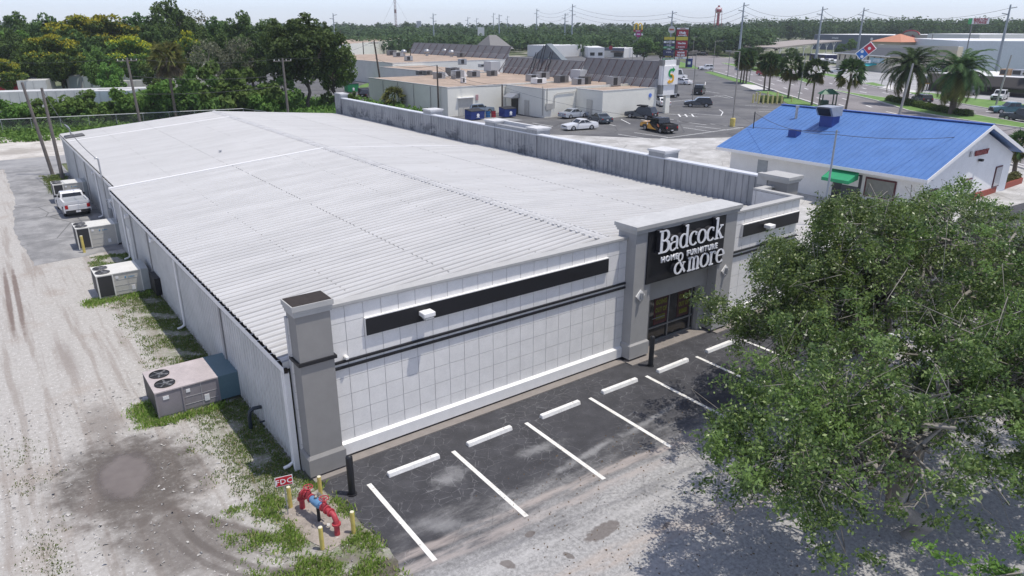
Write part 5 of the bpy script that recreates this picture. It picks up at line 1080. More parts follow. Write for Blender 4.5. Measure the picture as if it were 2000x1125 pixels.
# gazebo-like green shelter
def shelter():
    p = at(1614, 215); h = 3.6; o = thing('bus_shelter', p, 'small dark green kiosk shelter with a hipped roof beside the road', 'shelter'); m = MB(); m.M = Matrix.Translation(p) @ Matrix.Rotation(R(-40), 4, 'Z')
    DG = mt('dark_green_paint', (.015, .05, .03), .5)
    for x in (-1.1, 1.1):
        for y in (-.7, .7): m.box(x-.08, y-.08, 0, x+.08, y+.08, 2.6)
    m.box(-1.1, -.7, .9, 1.1, -.62, 1.0); m.build('posts', DG, o)
    m = MB(); m.M = Matrix.Translation(p) @ Matrix.Rotation(R(-40), 4, 'Z'); m.loft([[(-1.5, -1.1, 2.6), (1.5, -1.1, 2.6), (1.5, 1.1, 2.6), (-1.5, 1.1, 2.6)], [(-.5, -.02, 3.4), (.5, -.02, 3.4), (.5, .02, 3.4), (-.5, .02, 3.4)]]); m.build('roof', mt('green_roof', (.03, .12, .06), .5), o)
    m = MB(); m.M = Matrix.Translation(p) @ Matrix.Rotation(R(-40), 4, 'Z'); m.box(-1, -.6, 0, 0, .6, 1.6); m.build('side_panel', DG, o)
shelter()
FR = YAW   # direction facing the camera
def board_thing(name, q, z0, label, cat='sign', D=None):
    p = at(*q) if D is None else atD(q[0], q[1], D); p.z = 0; return thing(name, p, label, cat), p
def cammat(p, off=(0, 0, 0)):   # upright frame whose X runs right and whose -Y faces the camera side
    a = -math.atan2(p[0]-CAM.x, p[1]-CAM.y); return Matrix.Translation(p) @ Matrix.Rotation(a, 4, 'Z') @ Matrix.Translation(off)
def signbox(o, Mx, x0, x1, z0, z1, mat, name='panel', y=-.0, th=.4, par=None):
    m = MB(); m.M = Mx; m.box(x0, y, z0, x1, y+th, z1); return m.build(name, mat, par or o)
def stext(o, Mx, s, x, z, size, mat, sx=1., bold=.02, y=-.02): return text('lettering', s, size, mat, o, Mx @ Matrix.Translation((x, y, z)) @ Matrix.Rotation(R(90), 4, 'X'), .01, bold, sx=sx)
SB = mt('sign_dark_red', (.33, .02, .035), .5); SK = mt('sign_black', (.02, .02, .025), .5); SN = mt('sign_navy', (.02, .025, .1), .5); SG_ = mt('sign_green', (.25, .55, .3), .5); SY = mt('sign_yellow', (.6, .5, .05), .5); SO = mt('sign_orange', (.6, .2, .1), .5)
# tall pylon sign: two columns of shop names
def pyl():
    o, p = board_thing('pylon_sign', (1336, 132), 0, 'tall two column pylon sign listing the shops in red, navy and green panels'); Mx = cammat(p)
    s = (p-CAM).dot(_d)/F; q = Vector(p); top = lambda py: hgt(p, py)
    # right column x -20..+5 px, left column -42..-21
    def W(px): return (px-1336)*s
    def row(c, y0, y1, mat, txt=None, tm=None, sz=.7, sx=1):
        x0, x1 = ((W(1294), W(1314.5)), (W(1317), W(1339)))[c]; z1_, z0_ = top(y0), top(y1); b = signbox(o, Mx, x0, x1, z0_+.05, z1_-.05, mat)
        if txt: stext(b, Mx, txt, (x0+x1)/2, (z0_+z1_)/2-(z1_-z0_)*.27, (z1_-z0_)*sz, tm or SWH, sx)
    row(1, 54, 57.5, SWH, 'TRACTOR', SB, .7, .9); row(1, 57.5, 71, SB); row(1, 72, 79, SY); row(1, 79, 95, SB); row(1, 95, 98, SK, 'GUARDIA', SWH, .7, .9); row(1, 98, 111, SB); row(1, 111, 115, SWH, 'GUITARS', SN, .7, .8)
    xm = (W(1317)+W(1339))/2
    stext(o, Mx, "O'Reilly", xm, top(66), top(60)-top(66), SWH, .72, .05, -.06); stext(o, Mx, 'AUTO PARTS', xm, top(70.5), (top(67)-top(70.5))*1.05, SWH, .78, .03, -.06)
    stext(o, Mx, 'Winn-Dixie', xm, top(86), top(81.5)-top(86), SWH, .75, .04, -.06); stext(o, Mx, 'fast times inside', xm, top(92.5), (top(89)-top(92.5)), SWH, .6, .02, -.06)
    stext(o, Mx, 'ROOMS', xm, top(104), top(100)-top(104), SWH, 1, .05, -.06); stext(o, Mx, 'TO GO', xm, top(109.5), top(105)-top(109.5), SWH, 1.1, .05, -.06)
    row(0, 72, 78, SY); row(0, 80, 84.5, SWH, 'PATIO SHOES', SK, .75, .62); row(0, 86, 90, SN, 'Blue & Center', SWH, .65, .6); row(0, 91, 95, SG_, 'LAUNDRY', SK, .7, .8); row(0, 95, 97, SK, 'CLEANERS', SWH, .8, 1); row(0, 98, 104, SN, 'La Bonita', SWH, .5, .9); row(0, 104, 108, SN); row(0, 108, 113, SK, 'NAILS & SPA', SY, .55, .8); row(0, 114, 118, SG_, 'SMOKE & VAPE', SK, .7, .62)
    for x in (W(1315.3), W(1340)): signbox(o, Mx, x, x+.35, 0, top(53), BLACK, 'post', .05, .3)
    signbox(o, Mx, W(1293), W(1293)+.3, 0, top(71), BLACK, 'post', .05, .3)
pyl()
b_, p = board_thing('donation_box', (1345, 132), 0, 'blue collection box at the foot of the pylon sign', 'box'); Mx = cammat(p); signbox(b_, Mx, -1.1, 1.1, 0, 2.6, DBL, 'bin', 0, 1.6); signbox(b_, Mx, -1.2, 1.2, 2.6, 2.75, mt('box_lid_blue', (.03, .06, .25), .5), 'lid', -.1, 1.8); signbox(b_, Mx, -.5, .5, 1, 1.9, SWH, 'label_plate', -.04, .03)
# yellow arches on a pole
def arches():
    D = 330; p = atD(1245, 80, D); p.z = 0; o = thing('arches_sign', p, 'tall pole sign with two yellow arches above a dark red board', 'sign'); Mx = cammat(p); s = D/F*1.0; z = lambda py: hgt(p, py)
    signbox(o, Mx, -1.9, 1.9, z(62), z(58), SB, 'red_board', 0, .5); signbox(o, Mx, -.3, .3, 0, z(62), ALU, 'pole', .1, .4); b = signbox(o, Mx, -1.6, 2.2, z(69), z(65.5), SWH, 'reader_board', 0, .4)
    stext(b, Mx, 'DRIVE THRU', .3, z(68.4), .6, SK, .6, .02)
    stext(o, Mx, "McDonald's", 0, z(61.2), (z(58.6)-z(61.2)), SWH, .75, .02, -.03)
    H = z(45.5)-z(58); YA = mt('arch_yellow', (.75, .5, .03), .45)
    for s_ in (-1, 1):
        m = MB(); m.M = Mx; pts = []
        for k in range(15): a = math.pi*k/14; pts.append((s_*.82-.8*math.cos(a), 0, z(58)+H*math.sin(a)**.62)); 
        m.tube(pts, [.3-.08*math.sin(math.pi*k/14) for k in range(15)], 6); m.build('arch', YA, o)
arches()
for (px, py, rp, D, c, c2, lab) in ((1312, 58, 6.3, 300, (.62, .6, .58), (.5, .12, .06), 'round white and red burger restaurant sign on a tall pole'), (1247, 67, 5, 330, (.35, .02, .16), (.65, .6, .65), 'round purple sign below the yellow arches')):
    p = atD(px, py, D); zc = p.z; p = Vector((p.x, p.y, 0)); o = thing('round_sign', p, lab, 'sign'); Mx = cammat(p); r = rp*D/F; m = MB(); m.M = Mx; m.tube([(0, -.2, zc), (0, .2, zc)], r, 20); di = m.build('disc', mt('disc%.2f' % c[0], c, .5), o); m = MB(); m.M = Mx; m.box(-r*.62, -.26, zc-r*.2, r*.62, -.21, zc+r*.25); m.build('emblem', mt('emb%.2f' % c2[0], c2, .5), di); signbox(o, Mx, -.25, .25, 0, zc-r*.95, ALU, 'pole', -.1, .3)
# tilted square sign, red over blue with white dots
p = at(1690, 143); o = thing('tilted_sign', p, 'tilted two-tone sign, red half with one dot and blue half with two', 'sign'); Mx = cammat(p, (-.8, 0, 0)); c = hgt(p, 100); Ms = Mx @ Matrix.Translation((0, 0, c)) @ Matrix.Rotation(R(-43), 4, 'Y'); s = .175
m = MB(); m.M = Ms; m.box(-2.5, -.1, -1.35, 2.5, .2, 1.35); fr = m.build('frame', SWH, o, .1)
m = MB(); m.M = Ms; m.box(.05, -.14, -1.15, 2.3, -.1, 1.15); m.build('red_half', mt('logo_red', (.5, .02, .05), .5), fr); m = MB(); m.M = Ms; m.box(-2.3, -.14, -1.15, -.05, -.1, 1.15); m.build('blue_half', mt('logo_blue', (.01, .15, .5), .5), fr)
for (x, z) in ((1.15, 0), (-1.6, -.55), (-.75, .55)): m = MB(); m.M = Ms; m.tube([(x, -.19, z), (x, -.14, z)], .42, 14); m.build('dot', SWH, fr)
signbox(o, Mx, -.15, .15, 0, c-1.5, STEELP, 'pole', .0, .2); b = signbox(o, Mx, -1.9, 1.7, hgt(p, 123), hgt(p, 117), SWH, 'reader_board', -.1, .2); stext(b, Mx, 'OPEN LATE', -.1, hgt(p, 121.8), .55, SK, .9, .02, -.12)
p = at(1810, 176); o = thing('menu_sign', p, 'small white and orange reader sign by the palms', 'sign'); Mx = cammat(p); z = lambda y: hgt(p, y); signbox(o, Mx, -.9, .9, z(164), z(155), mt('sign_amber', (.7, .33, .03), .5), 'amber_panel'); b = signbox(o, Mx, -.75, .75, z(155), z(148), SWH, 'white_panel'); stext(b, Mx, 'ATM', 0, z(153.8), .6, SN, .9); signbox(o, Mx, -.1, .1, 0, z(164), ALU, 'pole', .1, .2)
D = 250; p = atD(1887, 90, D); p.z = 0; o = thing('storage_sign', p, 'green edged white sign with red lettering on a tall dark pole', 'sign'); Mx = cammat(p, (1.9, 0, 0)); z = lambda y: hgt(p, y); b = signbox(o, Mx, -2.6, 2.4, z(47), z(35.5), SWH, 'panel'); signbox(o, Mx, -2.6, -1.7, z(47), z(35.5), mt('sign_leaf_green', (.08, .4, .15), .5), 'green_edge', -.03, .02); stext(b, Mx, 'BARTON', .3, z(40.5), .95, SB, .85, .04, -.03); stext(b, Mx, 'STORAGE', .3, z(46), .95, SB, .72, .04, -.03); signbox(o, Mx, -1.7, -1.4, 0, z(47), ALU, 'pole', .1, .3)
# ================================================================ buildings further off
def front(a, b):
    a, b = Vector(a), Vector(b); d = (b-a).normalized(); n_ = Vector((-d.y, d.x, 0)); v = (a+b)/2-CAM; v.z = 0
    if n_.dot(v) < 0: n_ = -n_
    Mx = Matrix(((d.x, n_.x, 0, a.x), (d.y, n_.y, 0, a.y), (0, 0, 1, 0), (0, 0, 0, 1))); return Mx, (b-a).length
def bldg(name, qa, qb, ty, depth, label, wall, roof, cat='building', wins=0, zwin=(.9, 2.2), flat_=True, band=None, D=None):
    a = at(*qa) if D is None else atD(qa[0], qa[1], D[0]); b = at(*qb) if D is None else atD(qb[0], qb[1], D[1]); a.z = b.z = 0
    Mx, L = front(a, b); h = hgt(a, ty); o = thing(name, a, label, cat)
    m = MB(); m.M = Mx; m.box(0, 0, 0, L, depth, h); m.build('wall', wall, o)
    m = MB(); m.M = Mx; m.box(.2, .2, h, L-.2, depth-.2, h+.06); m.build('roof', roof, o)
    if band: m = MB(); m.M = Mx; m.box(-.1, -.12, h-1.0, L+.1, .0, h+.2); m.box(-.12, 0, h-1.0, -.02, depth, h+.2); m.build('fascia_band', band, o)
    for k in range(wins):
        x = L*(k+.5)/wins; m = MB(); m.M = Mx; m.box(x-L/wins*.28, -.05, zwin[0], x+L/wins*.28, -.005, zwin[1]); m.build('window', CGL, o)
    return o, Mx, L, h
WHB = mt('far_white_wall', (.68, .68, .66), .8, .05, .2); BEI = mt('beige_stucco_wall', (.5, .44, .34), .85, .06, .3); GRB = mt('slate_blue_fascia', (.13, .15, .19), .7, .06, .3); DRF = mt('dark_shingle_roof', (.06, .065, .075), .85, .15, 1); ORR = mt('orange_tile_roof', (.52, .23, .14), .75, .1, 1); SAND = mt('sand_wall', (.58, .53, .43), .85)
bldg('long_wall_building', (679, 121), (812, 100), 86, 30, 'long cream windowless building with pilasters beyond the tan roofs', CREAM, TANR)
o, Mx, L, h = bldg('white_box_building', (777, 104), (810, 99), 82, 8, 'white box at the right end of the long cream wall', WHB, WROOF)
bldg('grey_building', (655, 82), (700, 80), 68, 20, 'grey low building beside the big tree top', mt('mid_grey_wall', (.22, .22, .24), .8), GREYM)
bldg('white_restaurant', (1149, 113), (1180, 113), 93, 25, 'white stucco restaurant with an arched parapet behind the mansard', WHB, WROOF, wins=2, band=None)
o, Mx, L, h = bldg('white_restaurant', (1180, 112), (1218, 113), 94, 22, 'pale restaurant front with a dark red emblem above its doors', WHB, WROOF, band=GRB)
m = MB(); m.M = Mx; m.box(L*.45, -2.5, h-1.6, L, 0, h-1.1); m.build('awning', mt('brown_awning', (.08, .06, .05), .7), o); m = MB(); m.M = Mx; m.box(L*.5, -.05, .3, L*.95, -.01, h-1.8); m.build('window', CGL, o); m = MB(); m.M = Mx; m.tube([(L*.33, -.3, h+.2), (L*.33, -.15, h+.2)], .9, 8); m.build('emblem', SB, o)
bldg('blue_white_building', (1085, 108), (1150, 109), 93, 22, 'pale blue and white low building behind the teal gable', mt('pale_blue_wall', (.5, .56, .64), .8), WROOF, band=None)
bldg('blue_white_building', (1030, 110), (1075, 112), 88, 20, 'white building half hidden behind the teal gable', WHB, WROOF)
bldg('diner', (985, 95), (1036, 97), 84, 20, 'low brown shop with a small blue sign beyond the mansard', mt('brown_shop_wall', (.14, .11, .1), .8), GREYM, wins=5)
bldg('warehouse', (1060, 74), (1080, 74), 63, 25, 'cream warehouse in front of the far woods', CREAM, WROOF); bldg('warehouse', (965, 80), (1010, 80), 66, 25, 'cream warehouse between the transmission poles', CREAM, WROOF)
bldg('hotel', (1215, 78), (1250, 78), 56, 30, 'four storey pale hotel behind the yellow arches', SAND, WROOF, wins=7, zwin=(3, 11))
bldg('gasoline_shop', (1340, 90), (1367, 91), 74, 15, 'tan shop with a round emblem right of the pylon sign', SAND, WROOF, wins=4, band=mt('rust_band', (.3, .13, .08), .7))
bldg('house', (1455, 86), (1492, 87), 74, 16, 'white roofed house among the trees', WHB, WROOF); bldg('house', (1480, 90), (1525, 90), 79, 16, 'grey roofed house right of the white one', SAND, GREYM)
bldg('far_block', (985, 60), (1000, 60), 49, 15, 'small grey apartment block on the horizon', mt('haze_grey_wall', (.3, .32, .36), .8), GREYM, D=(900, 900)); bldg('far_block', (814, 58), (823, 58), 41, 20, 'pale tower block above the far woods', mt('haze_grey_wall', (.3, .32, .36), .8), GREYM, D=(1100, 1100))
bldg('house', (686, 72), (722, 72), 50, 18, 'grey roofed apartment house among the trees behind the cream wall', SAND, GREYM); bldg('house', (816, 66), (842, 66), 51, 18, 'tan apartment house right of the tall pole', SAND, GREYM)
# covered canopy with white trusses
a, b = at(1512, 112), at(1640, 106); Mx, L = front(a, b); h0, h1 = hgt(a, 95), hgt(b, 81); o = thing('long_canopy', a, 'long sloping canopy roof on white trusses across the road', 'canopy')
m = MB(); m.M = Mx; m.loft([[(0, y, h0), (L, y, h1), (L, y, h1+.5), (0, y, h0+.5)] for y in (0, 22)]); m.build('roof', mt('canopy_tan', (.34, .3, .27), .8), o)
for k in range(8): x = L*(k+.7)/8.6; m = MB(); m.M = Mx; z = h0+(h1-h0)*x/L; m.box(x-.15, .3, 0, x+.15, .6, z); m.tube([(x-2, .45, z), (x, .45, z-2.2), (x+2, .45, z)], .12, 5); m.build('truss', WHB, o)
b, Mx2, L2, h2 = bldg('canopy_kiosk', (1580, 118), (1612, 121), 105, 6, 'small blue and white kiosk under the long canopy', SN, WROOF, wins=3)
# two storey office with hip roof
a, b = at(1632, 131), at(1735, 142); Mx, L = front(a, b); h = hgt(a, 103); dp = 18; o = thing('office_building', a, 'two storey beige office with narrow windows and a dark hip roof', 'building')
m = MB(); m.M = Mx; m.box(0, 0, 0, L, dp, h); m.build('wall', SAND, o); m = MB(); m.M = Mx; m.loft([[(-.9, -.9, h), (L+.9, -.9, h), (L+.9, dp+.9, h), (-.9, dp+.9, h)], [(dp*.45, dp*.48, h+1.9), (L-dp*.45, dp*.48, h+1.9), (L-dp*.45, dp*.52, h+1.9), (dp*.45, dp*.52, h+1.9)]]); m.build('roof', DRF, o)
m = MB(); m.M = Mx; m.box(-1, -1, h-.15, L+1, -.9, h+.1); m.build('fascia', TRIMW, o)
for k in range(9): x = L*(k+.5)/9; m = MB(); m.M = Mx; m.box(x-.35, -.06, h*.52, x+.35, -.01, h*.9); m.build('window', CGL, o)
m = MB(); m.M = Mx; m.box(L*.66, -.3, h*.55, L*.9, -.1, h*.85); b = m.build('sign_panel', mt('pale_blue_sign', (.4, .55, .62), .6), o); text('lettering', 'LAWYERS', 1.0, SWH, b, Mx @ Matrix.Translation((L*.78, -.33, h*.63)) @ Matrix.Rotation(R(90), 4, 'X'), .01, .02, sx=.8)
for (x0_, x1_) in ((.56, .78), (.3, .42)): m = MB(); m.M = Mx; m.loft([[(L*x0_, 0, h*.5), (L*x0_, -2.6, h*.36), (L*x0_, -2.6, h*.33), (L*x0_, 0, h*.4)], [(L*x1_, 0, h*.5), (L*x1_, -2.6, h*.36), (L*x1_, -2.6, h*.33), (L*x1_, 0, h*.4)]]); m.build('turquoise_awning', mt('turquoise_canvas', (.02, .45, .48), .6), o)
bldg('beige_store', (1708, 131), (1862, 139), 88, 3, 'wide beige flat roofed store behind the date palms', mt('warm_stucco', (.62, .55, .43), .85, .06, .3), WROOF, band=mt('pale_cream_band', (.62, .58, .48), .8))
a, b = at(1699, 122), at(1752, 125); Mx, L = front(a, b); h = hgt(a, 81); o = thing('tower_pavilion', a, 'square beige pavilion with an orange tiled pyramid roof', 'building'); m = MB(); m.M = Mx; m.box(0, 0, 0, L, L, h); m.build('wall', BEI, o); zt = hgt(a+Vector((0, 0, 0)), 66); m = MB(); m.M = Mx; m.loft([[(-1, -1, h), (L+1, -1, h), (L+1, L+1, h), (-1, L+1, h)], [(L/2-.05, L/2-.05, zt), (L/2+.05, L/2-.05, zt), (L/2+.05, L/2+.05, zt), (L/2-.05, L/2+.05, zt)]]); m.build('roof', ORR, o)
o, Mx, L, h = bldg('slate_blue_store', (1587, 96), (1745, 101), 67, 40, 'long slate blue store front below the far woods', GRB, WROOF)
m = MB(); m.M = Mx; m.tube([(L*.73, -.3, h*.75), (L*.73, -.05, h*.75)], h*.09, 12); m.build('round_emblem', SWH, o); text('lettering', 'FITNESS', h*.14, SWH, o, Mx @ Matrix.Translation((L*.28, -.1, h*.72)) @ Matrix.Rotation(R(90), 4, 'X'), .02, .03)
o, Mx, L, h = bldg('department_store', (1743, 101), (1807, 104), 67, 40, 'beige department store with a dark red arched sign over its front', mt('stone_grey_wall', (.42, .38, .34), .85), WROOF)
m = MB(); m.M = Mx; m.loft([[(L*.5+L*.24*math.cos(math.pi*k/12), y, h+1.7*math.sin(math.pi*k/12)) for k in range(13)] for y in (-.4, .6)]); m.build('arched_gable', mt('stone_grey_wall', (.42, .38, .34), .85), o); m = MB(); m.M = Mx; m.tube([(L*.5+L*.25*math.cos(math.pi*k/12), -.5, h+1.9*math.sin(math.pi*k/12)) for k in range(13)], .3, 6); m.build('arch_trim', SB, o); text('lettering', 'bealls', h*.3, SB, o, Mx @ Matrix.Translation((L*.5, -.5, h*.78)) @ Matrix.Rotation(R(90), 4, 'X'), .03, .1)
bldg('white_warehouse', (1862, 137), (2150, 140), 80, 45, 'very long white building with a white roof at the right', mt('pale_blue_white_wall', (.66, .7, .74), .7), WROOF); bldg('white_warehouse', (1805, 104), (1905, 108), 66, 40, 'raised white roofed hall behind the long white building', WHB, WROOF)
# diner with dark mansard awning near the right edge
a, b = at(1812, 176), at(2080, 196); Mx, L = front(a, b); h = hgt(a, 143); o = thing('restaurant', a, 'low restaurant with a dark brown mansard awning and white roof', 'building'); m = MB(); m.M = Mx; m.box(0, 0, 0, L, 18, h-.6); m.build('wall', mt('dark_brown_wall', (.05, .04, .035), .7), o)
m = MB(); m.M = Mx; m.loft([[(0, -1.8, h-1.9), (0, -1.7, h-1.7), (0, 0, h), (0, 1, h), (0, 1, h-1.9)], [(L, -1.8, h-1.9), (L, -1.7, h-1.7), (L, 0, h), (L, 1, h), (L, 1, h-1.9)]]); m.build('mansard_awning', mt('charcoal_canvas', (.045, .04, .038), .7), o); m = MB(); m.M = Mx; m.box(.1, 1, h-.5, L-.1, 17.9, h+.05); m.build('roof', WROOF, o)
m = MB(); m.M = Mx; m.box(-1.5, .5, h+.3, 3, .8, h+1.6); b = m.build('sign_panel', BLACK, o); text('lettering', 'Diner', 1.2, SWH, b, Mx @ Matrix.Translation((.7, .45, h+.5)) @ Matrix.Rotation(R(90), 4, 'X'), .01, .02)
for k in range(8): x = L*(.25+.7*k/8); m = MB(); m.M = Mx; m.box(x-1.2, -.06, .6, x+1.2, -.01, h-2.1); m.build('window', CGL, o)
for (fx_, w_, mat_) in ((.52, 1.6, METAL), (.62, 1.4, METAL), (.43, 1.5, mt('rusty_tan_unit', (.4, .27, .17), .7))):
    m = MB(); m.M = Mx; m.box(L*fx_, 5, h+.05, L*fx_+w_*1.3, 6.8, h+1.3); q = Mx @ Vector((L*fx_, 5, h)); oo = thing('rooftop_unit', q, {.52: 'grey rooftop unit in the middle of the restaurant roof', .62: 'right hand grey rooftop unit on the restaurant roof', .43: 'tan rooftop unit on the restaurant roof'}[fx_], 'rooftop unit'); m.build('cabinet', mat_, oo); m = MB(); m.M = Mx; m.box(L*fx_+.1, 4.96, h+.3, L*fx_+w_, 4.99, h+1.1); m.build('coil', COIL, oo)
# semi-trailers parked behind the bushes on the left
TRW = mt('trailer_white', (.62, .62, .6), .5, .12, .6); TRR = mt('trailer_red', (.45, .02, .035), .5, .08, 1); TRB = mt('trailer_pale_blue', (.45, .53, .55), .5, .1, .6)
def trailer(q, zt, L, W, rz, label, mat, top=None):
    p = at(q[0], q[1], zt); p.z = 0; o = thing('box_trailer', p, label, 'trailer', 'trailers parked behind the bushes'); Mx = Matrix.Translation(p) @ Matrix.Rotation(R(rz), 4, 'Z')
    m = MB(); m.M = Mx; m.box(0, 0, 1.1, L, W, zt-.06); b = m.build('box', mat, o); m = MB(); m.M = Mx; m.box(0, 0, zt-.06, L, W, zt); m.build('roof', top or TRW, o)
    m = MB(); m.M = Mx; [m.box(k*1.2, -.03, 1.1, k*1.2+.05, -.003, zt-.1) for k in range(int(L/1.2))]; m.build('side_posts', METAL, b)
    for x in (L*.75, L*.85):
        m = MB(); m.M = Mx; m.tube([(x, .05, .52), (x, .35, .52)], .5, 12); m.tube([(x, W-.35, .52), (x, W-.05, .52)], .5, 12); m.build('wheel_pair', TYRE, o)
    m = MB(); m.M = Mx; m.box(-.02, W*.25, zt-1.6, -.003, W*.75, zt-.5); m.build('front_vent', BLACK, o)
    m = MB(); m.M = Mx; m.box(.3, .3, .8, L-.2, W-.3, 1.1); m.build('chassis', PLAST, o)
trailer((-40, 181), 4.0, 22, 3.4, -16, 'long white trailer with a grey roof, nearest to the bushes', TRW); trailer((128, 149), 4.0, 2.6, 5, -8, 'white refrigerated trailer end with a black oval window', TRW)
trailer((133, 150), 3.9, 21, 3, -4, 'long white trailer seen side on behind the bare branches', TRB); trailer((235, 158), 3.6, 16, 3, -6, 'pale trailer with two dark side windows', TRW); trailer((176, 178), 4.0, 5.5, 4, -26, 'pale blue white trailer end nearest the crossarm pole', TRB); trailer((32, 158), 4.0, 4.4, 9, -14, 'white trailer right of the red one with a dark front grille', TRW); trailer((-25, 158), 4.0, 5.8, 9, -14, 'red trailer at the left edge of the photo', TRR)
# ================================================================ tall transmission poles, water tower, mast
def steel(px, ty, D, label, arms=3, r=.5):
    p = atD(px, 60, D); p.z = 0; h = hgt(p, ty); o = thing('transmission_pole', p, label, 'transmission pole', 'transmission poles on the horizon'); m = MB(); m.tube([p, p+Vector((0, 0, h))], [r, r*.45], 8); m.build('pole', STEELP, o); m = MB(); d = Vector((math.cos(YAW), -math.sin(YAW), 0))
    for k in range(arms): s = 1 if k % 2 == 0 else -1; a = p+Vector((0, 0, h*(.95-.09*k))); m.tube([a, a+d*s*1.9+Vector((0, 0, .3))], .16, 5)
    m.build('arms', STEELP, o); return p+Vector((0, 0, h*.95)), p+Vector((0, 0, h*.86)), p+Vector((0, 0, h*.77))
T = [steel(1448, 5, 300, 'tallest transmission pole, right of the water tower'), steel(1117, 8, 420, 'transmission pole left of the yellow arches'), steel(1048, 17, 520, 'transmission pole above the teal gable'), steel(1103, 26, 430, 'shorter transmission pole right beside a taller one'), steel(1311, 21, 330, 'transmission pole behind the tall pylon sign'), steel(1601, 13, 300, 'transmission pole above the long canopy'), steel(1681, 15, 320, 'transmission pole above the slate blue store'), steel(1963, 9, 260, 'transmission pole at the right near the storage sign'), steel(847, 26, 450, 'transmission pole left of the tan roofs'), steel(653, 26, 380, 'transmission pole just right of the big tree'), steel(975, 28, 480, 'transmission pole above the grey pyramid roof'), steel(914, 33, 560, 'thin transmission pole in the row on the horizon, left one', 2, .4), steel(964, 25, 620, 'pale pole close to the one above the pyramid roof', 2, .45), steel(991, 31, 650, 'thin pole right of the one above the pyramid roof', 2, .4), steel(931, 35, 640, 'thin transmission pole in the row on the horizon, right one', 2, .4)]
k = 0
for a, b in ((1, 4), (4, 0), (0, 5), (5, 6), (6, 7), (2, 1)):
    for j in (0, 1, 2): cable(T[a][j], T[b][j], 3.0, ['top', 'middle', 'lower'][j]+' high voltage line '+{(1, 4): 'left of the water tower', (4, 0): 'passing behind the water tower', (0, 5): 'right of the tallest transmission pole', (5, 6): 'above the long canopy', (6, 7): 'over the white buildings at the right', (2, 1): 'above the teal gable'}[(a, b)], .045, 14)
D = 800; p = atD(1400, 60, D); p.z = 0; s = D/F; zc = hgt(p, 20); o = thing('water_tower', p, 'red and white water tower on the horizon', 'water tower'); m = MB(); r = 6.3*s
for k in range(8):
    mm = MB()
wt2 = MB(); wt2.ball(p+Vector((0, 0, zc)), (r, r, r*.85), 0, 16, 10); b = wt2.build('tank', [mt('tower_white', (.6, .58, .58), .5), mt('tower_red', (.42, .05, .06), .5)], o); b.data.polygons.foreach_set('material_index', [((i % 16)//4+(i//16)//3) % 2 for i in range(len(b.data.polygons))])
m = MB(); m.tube([p, p+Vector((0, 0, zc))], r*.3, 8); m.build('riser_pipe', mt('tower_red', (.42, .05, .06), .5), o); m = MB(); m.tube([p+Vector((0, 0, zc+r*.8)), p+Vector((0, 0, zc+r*1.25))], r*.3, 8); m.build('top_vent', mt('tower_red', (.42, .05, .06), .5), o)
for k in range(5): a = k*2*math.pi/5+.3; m = MB(); v = Vector((math.cos(a), math.sin(a), 0)); m.tube([p+v*r*1.25, p+v*r*.92+Vector((0, 0, zc))], .22, 5); m.build('leg', mt('tower_red', (.42, .05, .06), .5), o)
D = 650; p = atD(774, 60, D); p.z = 0; h = hgt(p, -12); o = thing('radio_mast', p, 'thin lattice radio mast with guy wires above the far woods', 'mast'); m = MB(); q = [p+Vector((math.cos(a)*.9, math.sin(a)*.9, 0)) for a in (0, 2.1, 4.2)]
for v in q: m.tube([v, v+Vector((0, 0, h))], .14, 4)
for k in range(int(h/2.4)):
    for j in range(3): m.tube([q[j]+Vector((0, 0, k*2.4)), q[(j+1) % 3]+Vector((0, 0, (k+1)*2.4))], .08, 4)
m.cbox(p+Vector((0, 0, hgt(p, 22))), (1.4, 1.4, 3)); m.build('lattice', mt('mast_grey', (.3, .2, .2), .6), o); m = MB(); [m.tube([p+Vector((sx_*16, -sx_*10, 0)), p+Vector((0, 0, h*.9))], .05, 3) for sx_ in (-1, 1)]; m.build('guy_wire', WIRE, o)
o, Mx, L, h = bldg('billboard_shop', (933, 66), (946, 66), 53.5, 1.5, 'white billboard among the trees on the horizon', WHB, WHB, cat='billboard', D=(420, 420))
# ================================================================ trees
BARK = mt('oak_bark', (.27, .25, .22), .95, .3, 3, bump=.5, bs=12); BARKD = mt('dark_bark', (.09, .075, .06), .95, .3, 3); PALMB = mt('palm_bark', (.16, .13, .1), .95, .35, 5, bump=.6, bs=14)
L_DARK = leafmat('leaf_dark', (.045, .085, .025), (.12, .185, .055)); L_MID = leafmat('leaf_mid', (.07, .13, .03), (.16, .24, .06)); L_LIGHT = leafmat('leaf_light', (.08, .17, .035), (.18, .3, .065)); L_YEL = leafmat('leaf_yellow_bloom', (.17, .2, .02), (.42, .39, .03), trans=.15); L_OLIVE = leafmat('leaf_olive', (.1, .11, .04), (.18, .18, .07)); L_GREY = leafmat('leaf_grey_green', (.12, .13, .08), (.2, .21, .14)); L_BLUE = leafmat('leaf_far', (.04, .075, .03), (.085, .14, .05))
L_OAK = leafmat('leaf_live_oak', (.04, .08, .02), (.15, .225, .06), (.28, .36, .12), trans=.35, rough=.38, spec=.5, clump=(.8, (.19, .29, .075)))
PALML = leafmat('palm_frond_green', (.04, .085, .03), (.09, .14, .05)); PALMO = leafmat('palm_frond_olive', (.1, .11, .03), (.19, .18, .06)); PALMD = leafmat('palm_frond_dead', (.13, .1, .07), (.22, .18, .13)); GRS = leafmat('grass_blade', (.16, .25, .05), (.3, .42, .1), (.4, .38, .2), trans=.35); GRSD = leafmat('weed_dark', (.1, .15, .04), (.2, .26, .07), (.3, .26, .13), trans=.35)
